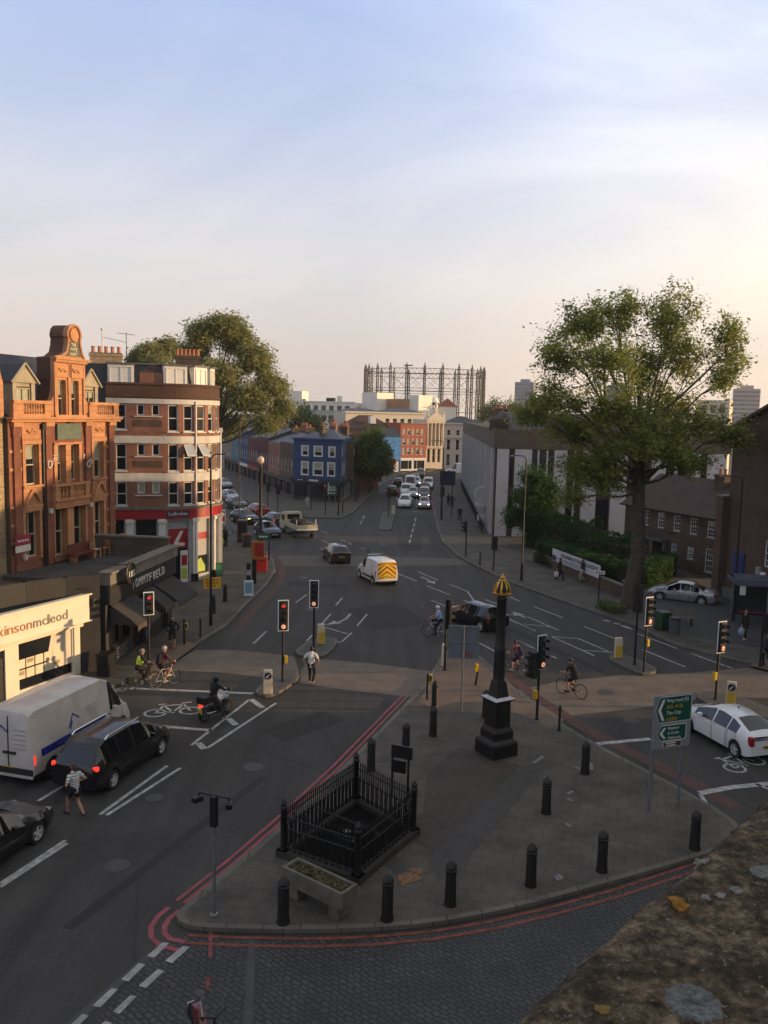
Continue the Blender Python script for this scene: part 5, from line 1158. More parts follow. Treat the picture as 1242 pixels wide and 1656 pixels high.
b = MB(); b.add([(-2.2, 0, 4.85), (-2.2, 8, 4.85), (-2.2, 4, 7.45)], [(0, 1, 2)], DKBR); b.add([(9.4, 0, 4.85), (9.4, 8, 4.85), (9.4, 4, 7.45)], [(0, 2, 1)], DKBR); b.build('gable_wall', T)
chimney(T, (6.1, 3.2), (1.1, .7), 6.4, 8.1, 2, 0, DKBR)
b = MB(); b.box((4.0, -.16, 3.05), (.1, .2, .14), IRON); b.build('wall_lamp', T)
# pale link wall between house and gable
# ---- tall brick gable building at the right edge
Gp = Vector((24.5, 60.7)); RG_ = math.atan2(-6.5, .75)
GBR = BRICK('sooty_brown_brick', (.115, .068, .042), (.085, .05, .034), (.07, .052, .04), stain=.3)
T = thing('gabled_building', 'tall soot-brown brick building with a steep gable at the right edge', 'building', (*Gp, 0), RG_)
b = MB(); L_ = 19  # extra length added out of view to shade the lower pub facade
wall(b, GBR, (0, 0), 0, L_, 0, 12.2, [(4.9, 5.9, 3.1, 4.9), (9, 10, 3.1, 4.9), (4.9, 6.2, .6, 2.3)], .25); wall(b, GBR, (0, 16), R(-90), 16, 0, 12.2); wall(b, GBR, (L_, 0), R(90), 16, 0, 12.2)
b.add([(0, 0, 12.2), (L_, 0, 12.2), (L_ / 2, 0, 15.2)], [(0, 1, 2)], GBR); b.build('wall', T)
b = MB(); b.box((-.35, 3, 3.6), (.9, 7, 7.2), GBR); b.box((-.35, 3, 7.25), (1.0, 7.1, .12), STONE); b.build('side_wall', T)
row(T, None, (0, 0), 0, [(4.9, 5.9, 3.1, 4.9), (9, 10, 3.1, 4.9)], 'sash6', None, .1); b = MB(); b.box((5.55, .1, 1.45), (1.3, .1, 1.7), WDARK); b.build('door', T)
b = MB(); b.box((6.2, -.1, 1.5), (.5, .25, 3.0), M('pale_door_column', (.3, .29, .27), .7)); b.box((4.6, -.1, 1.5), (.35, .25, 3.0), M('pale_door_column', (.3, .29, .27), .7)); b.build('door_column', T)
b = MB()
for s in (0, 1):
    u0, u1 = (-.3, L_ / 2) if s == 0 else (L_ + .3, L_ / 2); z0 = 12.1; b.face([(u0, -.35, z0), (u1, -.35, 15.35), (u1, 16, 15.35), (u0, 16, z0)][::1 if s == 0 else -1], TILE); b.face([(u0, -.35, z0 - .2), (u1, -.35, 15.15), (u1, -.35, 15.35), (u0, -.35, z0)], IRON)
b.build('roof', T)
b = MB(); b.box((1.9, -.06, 2.65), (1.5, .08, 1.8), M('royal_blue_board', (.012, .03, .14), .5)); b.build('notice_board', T)
b = MB(); b.box((L_ / 2, -.08, .4), (L_ + .1, .2, .8), STONE); b.build('plinth', T)
# unseen corner building added across the right-hand road to shadow the square
T = thing('corner_building', 'unseen brick corner building added across the right-hand road to shade the square', 'building', (34, 2, 0), 0)
hs = grid(1, 24, 8, 1.1, [(4.6, 6.6), (8, 10)])
block(T, 0, 18, -14, 33.5, 0, 18.5, GBR); roof_flat(T, [(0, -14), (18, -14), (18, 33.5), (0, 33.5)], 18.3)
# ---- street-side parapet of the roof we look from
T = thing('roof_parapet', 'weathered stone parapet coping blotched with lichen at the near corner of the picture', 'parapet', (0, 0, 0))
ZP = HC - .55
e0, e1 = G(1242, 1295, ZP).to_2d(), G(830, 1656, ZP).to_2d(); ed = (e0 - e1).normalized(); en = Vector((ed.y, -ed.x))   # inward, to the right
e1 = e1 - ed * .9 - en * .022; LE_ = 6.0; WD = 1.15
NX, NY = 520, 210
vs = []; 
def ph(p): return noise.fractal(Vector((p[0] * 9, p[1] * 9, 0)), 1, 2.1, 5) * .0045 + noise.noise(Vector((p[0] * 75, p[1] * 75, 3))) * .0026 + noise.noise(Vector((p[0] * 170, p[1] * 170, 9))) * .0018 + max(0, noise.noise(Vector((p[0] * 34, p[1] * 34, 7))) - .25) * .009
for i in range(NX + 1):
    t = i / NX; a = LE_ * t * t * .65 + LE_ * .35 * t
    for j in range(NY + 1):
        s = (j / NY) ** 1.6 * WD
        edge = noise.noise(Vector((a * 9, 0, 1))) * .005 + noise.noise(Vector((a * 45, 0, 5))) * .004 + noise.noise(Vector((a * 120, 0, 5))) * .002
        p = e1 + ed * a + en * (s + edge * max(0, 1 - s / .2)); z = ZP + ph(p) - .035 * max(0, 1 - s / .035) ** 2
        vs.append((p.x, p.y, z))
fs = [(i * (NY + 1) + j, i * (NY + 1) + j + 1, (i + 1) * (NY + 1) + j + 1, (i + 1) * (NY + 1) + j) for i in range(NX) for j in range(NY)]
fs = [f[::-1] for f in fs]
n0 = len(vs)
for i in range(NX + 1):
    x, y, z = vs[i * (NY + 1)]; vs.append((x + en.x * .01, y + en.y * .01, ZP - .14))
fs += [(i * (NY + 1), (i + 1) * (NY + 1), n0 + i + 1, n0 + i) for i in range(NX)]
MOSS = bpy.data.materials.new('lichened_stone'); MOSS.use_nodes = True
nt = MOSS.node_tree; L = nt.links; bs = nt.nodes['Principled BSDF']; bs.inputs['Roughness'].default_value = .95; bs.inputs['Specular IOR Level'].default_value = .15
t = nd(nt, 'ShaderNodeTexCoord')
def nz_(s, d, r=.6):
    n = nd(nt, 'ShaderNodeTexNoise'); n.inputs['Scale'].default_value = s; n.inputs['Detail'].default_value = d; n.inputs['Roughness'].default_value = r; L.new(t.outputs['Object'], n.inputs['Vector']); return n.outputs['Fac']
def rp_(src, stops): q = nd(nt, 'ShaderNodeValToRGB'); ramp(q, stops); L.new(src, q.inputs[0]); return q.outputs[0]
def mix_(f, a, c):
    x = nd(nt, 'ShaderNodeMix', data_type='RGBA')
    L.new(f, x.inputs[0])
    for i, v in ((6, a), (7, c)):
        if isinstance(v, tuple): x.inputs[i].default_value = (*v, 1)
        else: L.new(v, x.inputs[i])
    return x.outputs[2]
base = rp_(nz_(38, 12, .74), [(.34, (.016, .012, .008)), (.44, (.066, .049, .033)), (.52, (.135, .10, .064)), (.62, (.29, .22, .145)), (.74, (.5, .42, .3))])
base = mix_(rp_(nz_(9, 8, .7), [(.46, (0, 0, 0)), (.62, (.85, .85, .85))]), base, (.038, .032, .02))
base = mix_(rp_(nz_(150, 4), [(.6, (0, 0, 0)), (.68, (.75, .75, .75))]), base, (.28, .25, .2))
base = mix_(rp_(nz_(14, 10, .75), [(.6, (0, 0, 0)), (.68, (.65, .65, .65))]), base, (.17, .135, .07))
base = mix_(rp_(nz_(21, 10, .75), [(.63, (0, 0, 0)), (.69, (.7, .7, .7))]), base, (.09, .045, .03))
bp_2 = nd(nt, 'ShaderNodeBump'); bp_2.inputs['Strength'].default_value = .9; bp_2.inputs['Distance'].default_value = .004; L.new(nz_(260, 6, .7), bp_2.inputs['Height']); L.new(bp_2.outputs[0], bs.inputs['Normal'])
L.new(base, bs.inputs['Base Color'])
b = MB(); b.add(vs, fs, MOSS); b.build('coping', T, smooth=80)
def wq(a, c): p = e1 + ed * a + en * c; return (p.x, p.y)
b = MB(); b.prism([wq(-16, .12), wq(LE_, .12), wq(LE_, 18), wq(-16, 18)], 0, ZP - 1.1, GBR); b.build('wall', T)
b = MB(); b.prism([wq(-.02, .12), wq(LE_, .12), wq(LE_, WD - .1), wq(-.02, WD - .1)], ZP - 1.1, ZP - .12, GBR); b.build('parapet_wall', T)
b = MB(); b.prism([wq(-16, 5), wq(LE_, 5), wq(LE_, 18), wq(-16, 18)], ZP - 1.1, ZP + 5, GBR); b.build('added_storey', T)  # unseen upper storey added behind the viewpoint to block sky light
def lichen(p, r, mt, h=.0011, n=40, ring=True):
    b = MB(); c = G(*p, ZP).to_2d(); vs = []; fs = []
    rings = [0, .35, .6, .8, .93, 1.0]
    for k, q in enumerate(rings):
        for i in range(n):
            a = 2 * math.pi * i / n; w = r * q * (1 + (.13 if r > .015 else .38) * noise.noise(Vector((math.cos(a) * 2 + c.x * 50, math.sin(a) * 2, k * .15))) + .1 * noise.noise(Vector((math.cos(a) * 6, math.sin(a) * 6, c.y * 50))))
            x, y = c.x + w * math.cos(a), c.y + w * math.sin(a); vs.append((x, y, ZP + ph((x, y)) + h * (1.4 if k in (3, 4) else .9 if k < 5 else -.2) + .0005 * noise.noise(Vector((x * 300, y * 300, 0)))))
    for k in range(len(rings) - 1):
        for i in range(n): fs.append((k * n + i, k * n + (i + 1) % n, (k + 1) * n + (i + 1) % n, (k + 1) * n + i))
    b.add(vs, [f[::-1] for f in fs], mt); b.build('lichen', T, smooth=60)
b = MB(); CR_ = M('pale_crust', (.3, .28, .25), .95, var=.5, scale=150)
for k in range(330):
    a = .55 + k * .006; w = .0075 * noise.noise(Vector((a * 16, 3, 1))) + .004 * noise.noise(Vector((a * 70, 1, 2)))
    if w > .0012:
        s0 = .004; q = [e1 + ed * (a + t * .0062) + en * s for t, s in ((0, s0), (1, s0), (1, s0 + w), (0, s0 + w))]; b.face([(p.x, p.y, ZP + ph(p) - .035 * max(0, 1 - (p - e1).dot(en) / .035) ** 2 + .0035) for p in q][::-1], CR_)
b.build('edge_crust', T)
LG = M('grey_lichen', (.2, .21, .195), .95, var=.6, scale=90, bump=.8, bscale=200); LW = M('pale_lichen', (.2, .19, .165), .95, var=.5, scale=110); LO = M('orange_lichen', (.26, .12, .012), .95, var=.5, scale=110)
lichen((1121, 1621), .027, LG); lichen((1242, 1413), .02, LG)
for p in ((1092, 1462), (1099, 1470), (1106, 1466)): lichen(p, .0075, LO)
for p, r in (((1136, 1391), .008), ((1128, 1394), .005), ((1192, 1441), .008), ((1141, 1452), .006), ((1166, 1448), .006)): lichen(p, r, LW)
for p, r in (((975, 1632), .007),): lichen(p, r, M('ochre_lichen', (.2, .12, .03), .95, var=.5, scale=90))

# ================================================================== TREES AND HEDGES
BARK = M('plane_bark', (.068, .057, .042), .9, var=.5, scale=3, bump=.6, bscale=14)
BARKD = M('dark_bark', (.05, .042, .032), .9, var=.35, scale=5, bump=.5, bscale=20)
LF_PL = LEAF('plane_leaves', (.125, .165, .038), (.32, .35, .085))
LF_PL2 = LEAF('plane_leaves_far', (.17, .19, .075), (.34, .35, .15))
LF_DK = LEAF('dark_leaves', (.022, .06, .017), (.055, .12, .032))
LF_MD = LEAF('mid_leaves', (.08, .13, .034), (.16, .21, .06))
def leaf_mesh(name, centres, size, mat, rng, droop=.3):
    """one small bent leaf-spray of two faces per centre"""
    n = len(centres); c = np.asarray(centres)
    a = rng.normal(size=(n, 3)); a[:, 2] *= .6; a /= np.linalg.norm(a, axis=1)[:, None]
    r = rng.normal(size=(n, 3)); b_ = np.cross(a, r); b_ /= np.linalg.norm(b_, axis=1)[:, None]; nn = np.cross(a, b_)
    s = size * np.clip(rng.lognormal(-.08, .38, size=(n, 1)), .4, 2.0); w = s * rng.uniform(.32, .55, size=(n, 1))
    P = [c - a * s * .5, c - b_ * w * .5 + nn * s * .08, c + a * s * .5 - nn * s * droop * .3, c + b_ * w * .5 + nn * s * .08]
    v = np.stack(P, 1).reshape(-1, 3)
    me = bpy.data.meshes.new(name); me.vertices.add(4 * n); me.vertices.foreach_set('co', v.astype(np.float32).ravel())
    me.loops.add(4 * n); me.loops.foreach_set('vertex_index', np.arange(4 * n, dtype=np.int32)); me.polygons.add(n)
    me.polygons.foreach_set('loop_start', np.arange(0, 4 * n, 4, dtype=np.int32)); me.polygons.foreach_set('loop_total', np.full(n, 4, dtype=np.int32))
    me.materials.append(mat); me.update(calc_edges=True)
    return me
def tree(name, label, base, blobs, trunk_r, fork_z, n_tips, per_tip, leaf, mat, seed, bark=None, group=None, spread=.55, shell=.5, tip_r=.9, lean=(0, 0)):
    """blobs: (x, y, z, rx, ry, rz, weight) relative to the base. Branches run from the trunk through each blob to its tips"""
    rng = np.random.default_rng(seed); T = thing(name, label, 'tree', base, 0, group); bark = bark or BARK
    b = MB(); wsum = sum(q[6] for q in blobs)
    fork = Vector((lean[0], lean[1], fork_z))
    mid = fork * .5 + Vector((rng.normal() * .12, rng.normal() * .12, 0))
    b.tube([(0, 0, -.1), (0, 0, .35), tuple(mid), tuple(fork)], [trunk_r * 1.6, trunk_r * 1.12, trunk_r, trunk_r * .86], bark, 12)
    zs = max(q[2] + q[5] for q in blobs)
    # a leader runs on above the fork and the limbs leave it at different heights
    cz = sum(q[2] * q[6] for q in blobs) / wsum; cxm = sum(q[0] * q[6] for q in blobs) / wsum; cym = sum(q[1] * q[6] for q in blobs) / wsum; topz = fork_z + (cz - fork_z) * 1.15
    led = [fork, Vector((fork.x * .8 + cxm * .2 + .15, fork.y + .1, fork_z + (topz - fork_z) * .45)), Vector((fork.x * .6 + cxm * .4 - .1, fork.y * .6 + cym * .4, topz))]
    b.tube([tuple(p) for p in led], [trunk_r * .86, trunk_r * .55, trunk_r * .28], bark, 9, False)
    def on_led(z):
        t = min(1, max(0, (z - fork_z) / (topz - fork_z + 1e-6))) * 2; i = min(1, int(t)); return led[i].lerp(led[i + 1], t - i)
    cent = []
    for q in blobs:
        c = Vector(q[:3]); st = on_led(fork_z + max(0, c.z - fork_z) * rng.uniform(.1, .5)); d = c - st; L_ = d.length
        m1 = st.lerp(c, .35) + Vector((rng.normal() * .06 * L_, rng.normal() * .06 * L_, -.02 * L_)); m2 = st.lerp(c, .7) + Vector((rng.normal() * .06 * L_, rng.normal() * .06 * L_, .05 * L_))
        r0 = min(trunk_r * .36, trunk_r * (.14 + .6 * math.sqrt(q[6] / wsum)))
        b.tube([tuple(st), tuple(m1), tuple(m2), tuple(c)], [r0, r0 * .72, r0 * .48, r0 * .22], bark, 7, False)
        cent.append((c, m1, m2, r0, st))
    pts = []
    for q, (c, m1, m2, r0, st) in zip(blobs, cent):
        nt_ = max(3, int(n_tips * q[6] / wsum)); R_ = Vector(q[3:6]); mids = []
        ns = max(3, nt_ // 6)
        for k in range(ns):
            u = rng.normal(size=3); u /= np.linalg.norm(u); u[2] = u[2] * .8 + .12; rr = rng.uniform(.3, .7)
            e = c + Vector((u[0] * R_.x, u[1] * R_.y, u[2] * R_.z)) * rr; s = [m1, m2, c][k % 3]
            mm = s.lerp(e, .5) + Vector(rng.normal(size=3) * .07 * (e - s).length) + Vector((0, 0, .08 * (e - s).length))
            b.tube([tuple(s), tuple(mm), tuple(e)], [r0 * .3, r0 * .2, r0 * .1], bark, 5, False); mids.append(e)
        for k in range(nt_):
            u = rng.normal(size=3); u /= np.linalg.norm(u); rr = rng.uniform(shell, 1.0) ** .7
            e = c + Vector((u[0] * R_.x, u[1] * R_.y, u[2] * R_.z)) * rr
            s = min(mids, key=lambda mq: (mq - e).length); e = e + Vector((0, 0, .12 * R_.z)); tip = e + (e - s) * .25
            b.tube([tuple(s), tuple(s.lerp(e, .5) + Vector(rng.normal(size=3) * .08)), tuple(tip)], [r0 * .1, r0 * .07, r0 * .02], bark, 4, False)
            m_ = int(per_tip * rng.uniform(.4, 1.6)); t_ = rng.uniform(.3, 1.15, size=(m_, 1)); a_, d_ = np.array(s), np.array(tip - s)
            pts.append(a_[None, :] + t_ * d_[None, :] + rng.normal(size=(m_, 3)) * spread * tip_r * .62 * np.array([1, 1, .8]))
    b.build('trunk', T, smooth=60)
    o = bpy.data.objects.new('crown', leaf_mesh('crown', np.concatenate(pts), leaf, mat, rng)); COL.objects.link(o); o.parent = T
    return T
def blob(base, x, y, Y, rx, rz, w, ry=None):
    """a limb's mass of leaves whose middle shows at this pixel when it stands at depth Y"""
    c = AT(x, y, Y) - Vector(base); return (c.x, c.y, c.z - .4, rx * 1.12, (ry or rx) * 1.12, rz * 1.08, w)
tb = G(1015, 985); Yt = tb.y
bl = [blob(tb, *q) for q in ((905, 565, Yt - 1, 1.6, 1.7, 1.2), (945, 520, Yt + 1, 1.6, 1.5, 1.2), (1000, 505, Yt + 2, 1.9, 1.6, 1.4), (985, 580, Yt - 2.5, 2.0, 1.8, 1.5), (1085, 515, Yt, 1.9, 2.0, 1.6), (1110, 570, Yt + 2, 1.7, 1.6, 1.1), (1180, 550, Yt, 1.15, 2.1, 1.0), (1175, 600, Yt - 1, 1.2, 1.3, .7),
      (1045, 590, Yt + 2.5, 2.0, 1.8, 1.3), (900, 640, Yt - 2, 2.0, 1.3, 1.3), (860, 665, Yt - 1, 1.3, .9, .6), (930, 690, Yt + 1, 2.2, 1.5, 1.5), (1000, 660, Yt - 3, 2.2, 1.8, 1.5), (1075, 655, Yt + 2, 2.2, 1.8, 1.4), (1060, 700, Yt - 2, 2.1, 1.4, 1.4), (1130, 680, Yt, 1.7, 1.4, 1.0), (1185, 700, Yt + 1, 1.5, 1.2, .9), (940, 750, Yt + .5, 2.0, 1.4, 1.1), (985, 735, Yt - 2, 1.4, 1.2, .8), (1120, 745, Yt - 1, 1.3, .9, .6), (930, 800, Yt + 1, 1.0, .9, .4), (1030, 715, Yt - 3.2, 1.7, 1.2, .9), (1085, 725, Yt - 2.5, 1.5, 1.1, .8), (975, 775, Yt - 1.5, 1.3, .9, .6))]
tree('plane_tree', 'tall spreading plane tree with a thick pale trunk on the right-hand pavement', tb, bl, .47, 7.8, 1500, 48, .2, LF_PL, 3, spread=.55, shell=.05, tip_r=.8, lean=(.3, 0))
sb = G(860, 884); Ys = sb.y
tree('street_tree', 'dense dark green young tree before the white finned building', sb, [blob(sb, *q) for q in ((862, 768, Ys, 1.1, 1.0, .6), (858, 800, Ys - .5, 1.9, 1.2, 1.2), (880, 815, Ys + .5, 1.6, 1.2, 1.0), (840, 830, Ys, 1.5, 1.1, .9), (868, 842, Ys - 1, 1.8, 1.0, 1.0), (890, 790, Ys, 1.0, 1.0, .5))], .12, 1.6, 330, 75, .21, LF_DK, 5, BARKD, spread=.5, shell=.2)
lb = Vector((-18.5, 92, 0)); 
bl = [blob(lb, *q) for q in ((330, 540, 92, 1.9, 1.5, 1.2), (385, 545, 94, 2.0, 1.9, 1.4), (365, 522, 92, 1.7, 1.1, .9), (412, 580, 92, 2.0, 1.8, 1.3), (350, 605, 90, 2.3, 1.9, 1.4), (440, 622, 93, 1.9, 1.5, 1.2), (405, 645, 91, 2.2, 1.7, 1.3), (457, 655, 92, 1.1, 1.0, .7), (375, 685, 94, 1.5, 1.3, .7), (430, 682, 90, 1.4, .9, .7), (310, 570, 93, 1.3, 1.5, .7), (350, 650, 96, 1.8, 1.5, .9))]
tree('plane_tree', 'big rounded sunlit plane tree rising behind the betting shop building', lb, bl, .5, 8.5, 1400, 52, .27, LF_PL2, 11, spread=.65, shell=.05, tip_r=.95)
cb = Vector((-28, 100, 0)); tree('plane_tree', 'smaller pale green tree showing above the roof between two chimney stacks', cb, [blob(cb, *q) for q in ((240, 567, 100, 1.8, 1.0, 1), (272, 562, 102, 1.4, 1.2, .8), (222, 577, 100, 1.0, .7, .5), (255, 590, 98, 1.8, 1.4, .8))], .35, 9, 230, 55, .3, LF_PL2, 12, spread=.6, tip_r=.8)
mb_ = G(598, 798); Ym = mb_.y
tree('street_tree', 'round green pavement tree beside the main road past the navy corner building', mb_, [blob(mb_, *q) for q in ((600, 705, Ym, 1.7, 1.6, 1), (585, 725, Ym - .5, 1.8, 1.5, 1), (612, 730, Ym + .5, 1.9, 1.6, 1.2), (600, 755, Ym, 2.2, 1.4, 1.2), (575, 745, Ym, 1.3, 1.2, .6), (622, 750, Ym, 1.2, 1.2, .6))], .16, 2.4, 300, 75, .32, LF_MD, 13, BARKD, spread=.62)
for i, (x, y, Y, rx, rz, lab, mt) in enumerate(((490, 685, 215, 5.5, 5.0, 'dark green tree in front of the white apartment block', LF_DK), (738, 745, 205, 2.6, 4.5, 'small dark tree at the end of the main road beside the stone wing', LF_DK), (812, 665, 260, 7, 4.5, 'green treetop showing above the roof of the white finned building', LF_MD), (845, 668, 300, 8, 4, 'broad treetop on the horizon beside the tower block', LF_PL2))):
    c = AT(x, y, Y); bs_ = Vector((c.x, c.y, 0)); h = c.z
    tree('distant_tree', lab, bs_, [(0, 0, h, rx * .8, rx * .8, rz * .8, 1), (-rx * .5, 0, h - rz * .3, rx * .6, rx * .6, rz * .6, .7), (rx * .5, 0, h - rz * .2, rx * .6, rx * .6, rz * .6, .7)], .3, max(1, h - rz), 110, 60, .62, mt, 20 + i, BARKD, 'trees in the distance', spread=.75, tip_r=1.5)
# hedges: boxes of leaves over a dark twig core
def hedge(label, pts, w, h, leaf, mat, dens, seed, name='hedge', rough=.12):
    rng = np.random.default_rng(seed); T = thing(name, label, 'hedge', (*pts[0], 0)); b = MB(); out = []
    for (x0, y0), (x1, y1) in zip(pts, pts[1:]):
        d = Vector((x1 - x0, y1 - y0)); L_ = d.length; d.normalize(); n = Vector((-d.y, d.x)); an = math.atan2(d.y, d.x); c = Vector(((x0 + x1) / 2 - pts[0][0], (y0 + y1) / 2 - pts[0][1]))
        b.box((c.x, c.y, h * .46), (L_, w * .86, h * .9), BARKD, an)
        k = int(dens * (L_ * h * 2 + L_ * w)); u = rng.uniform(-.02, 1.02, k); f = rng.uniform(size=k); tot = 2 * h + w
        side = f * tot; z = np.where(side < h, side, np.where(side < h + w, h, tot - side)); off = np.where(side < h, -w / 2, np.where(side < h + w, side - h - w / 2, w / 2))
        bump = np.array([noise.noise(Vector((a * L_ * 1.1, q * 1.5 + o, seed))) for a, q, o in zip(u, z, off)]) * rough * 2
        x = c.x + d.x * (u - .5) * L_ + n.x * (off * (1 + bump / w)); y = c.y + d.y * (u - .5) * L_ + n.y * (off * (1 + bump / w)); zz = np.maximum(.02, z * (1 + bump * .5)) + rng.normal(size=k) * .05
        out.append(np.stack([x + rng.normal(size=k) * .06, y + rng.normal(size=k) * .06, zz], 1))
    b.build('stems', T); o = bpy.data.objects.new('foliage', leaf_mesh('foliage', np.concatenate(out), leaf, mat, rng)); COL.objects.link(o); o.parent = T
    return T
g2 = lambda x, y: tuple(G(x, y).to_2d())
hedge('long clipped dark hedge behind the white banner on the garden wall', [tuple(G(870, 915).to_2d() + Vector((.75, 1.15))), tuple(G(1000, 960).to_2d() + Vector((.75, 1.15)))], 1.6, 1.95, .17, LF_DK, 260, 31)
hedge('dark clipped hedge before the brown brick house, left of the silver saloon', [(18.6, 62.5), (21.8, 66.5), (23.2, 69.5)], 1.6, 1.75, .17, LF_DK, 260, 32)
hedge('taller dark bushy shrubbery behind the banner hedge below the white fins', [(14.6, 82), (18.5, 75.5)], 2.4, 3.0, .2, LF_DK, 200, 33, 'shrubbery', .4)
hedge('loose dark bushes between the plane tree and the brown brick house', [(18.2, 73), (20.5, 69)], 2.6, 2.5, .2, LF_DK, 180, 35, 'shrubbery', .45)
hedge('low ragged green plants at the kerb by the foot of the plane tree', [g2(974, 985), g2(1003, 996)], .9, .55, .17, LF_MD, 160, 34, 'low_shrub', .4)

# ================================================================== VEHICLES
TYRE = M('tyre_rubber', (.014, .014, .014), .8, var=.2, scale=10); ALLOY = M('alloy', (.55, .55, .56), .35, .25, var=.08); STEELW = M('steel_wheel', (.16, .16, .165), .5, .5, var=.1)
CGLASS = M('car_glass', (.006, .007, .009), .04, var=0, spec=.8); TRIM = M('black_trim', (.014, .014, .014), .55, var=.1); CHROME = M('chrome', (.55, .55, .55), .12, 1, var=0)
TAIL = M('tail_lamp', (.28, .012, .012), .2, var=0, coat=1); TAILON = M('tail_lamp_lit', (.9, .05, .03), .3, var=0, emit=.9); HEAD = M('head_lamp', (.2, .2, .2), .08, var=0, spec=1); HEADON = M('head_lamp_lit', (1, .9, .75), .3, var=0, emit=6.5); INDON = M('indicator_lit', (1, .55, .12), .3, var=0, emit=5)
PLY = M('plate_yellow', (.5, .33, .03), .5, var=.1, scale=8); PLW = M('plate_white', (.55, .55, .52), .5, var=.05); PLK = M('plate_glyphs', (.02, .02, .02), .6, var=0)
def paint(n, c, metal=.25, rough=.32): return M('paint_' + n, c, rough, metal, var=.06, scale=1.5, coat=.8)
_wh = {}
def wheel_me(r, w, rim):
    k = (round(r, 3), rim.name)
    if k in _wh: return _wh[k]
    b = MB(); b.lathe([(r * .66, -w / 2), (r * .93, -w / 2), (r, -w * .36), (r, w * .36), (r * .93, w / 2), (r * .66, w / 2)], TYRE, 22, axis='Y', cap=False); ty = b.mesh('tyre', 40)
    b = MB(); b.lathe([(r * .67, -w * .4), (r * .67, -w * .46), (r * .6, -w * .46), (r * .57, -w * .2)], rim, 22, axis='Y', cap=False); b.lathe([(r * .57, -w * .2), (.01, -w * .2), (.01, w * .2), (r * .57, w * .2)], TRIM, 22, axis='Y', cap=False); b.lathe([(.05, -w * .48), (.07, -w * .3), (.07, w * .3), (.05, w * .48)], rim, 10, axis='Y'); b.lathe([(r * .57, w * .2), (r * .6, w * .46), (r * .67, w * .46), (r * .67, w * .4)], rim, 22, axis='Y', cap=False)
    for s in (-1, 1):
        for i in range(5):
            t = 2 * math.pi * i / 5 + .3; ca, sa = math.cos(t), math.sin(t); vs = []
            for q, h in ((.06, .045), (r * .62, .035)):
                for e in (-1, 1): vs.append((ca * q - sa * h * e, s * w * (.44 if q < .1 else .4), sa * q + ca * h * e))
            b.add(vs, [(0, 1, 3, 2) if s > 0 else (2, 3, 1, 0)], rim)
    _wh[k] = (ty, b.mesh('rim', 40)); return _wh[k]
def put_wheel(T, x, y, r, w, rim):
    ty, ri = wheel_me(r, w, rim); o = link('wheel', ty, T, (x, y, r)); link('rim', ri, o); return o
def interp(tab, x):
    for (a, p), (c, q) in zip(tab, tab[1:]):
        if x <= c: return p + (q - p) * max(0, (x - a)) / (c - a + 1e-9)
    return tab[-1][1]
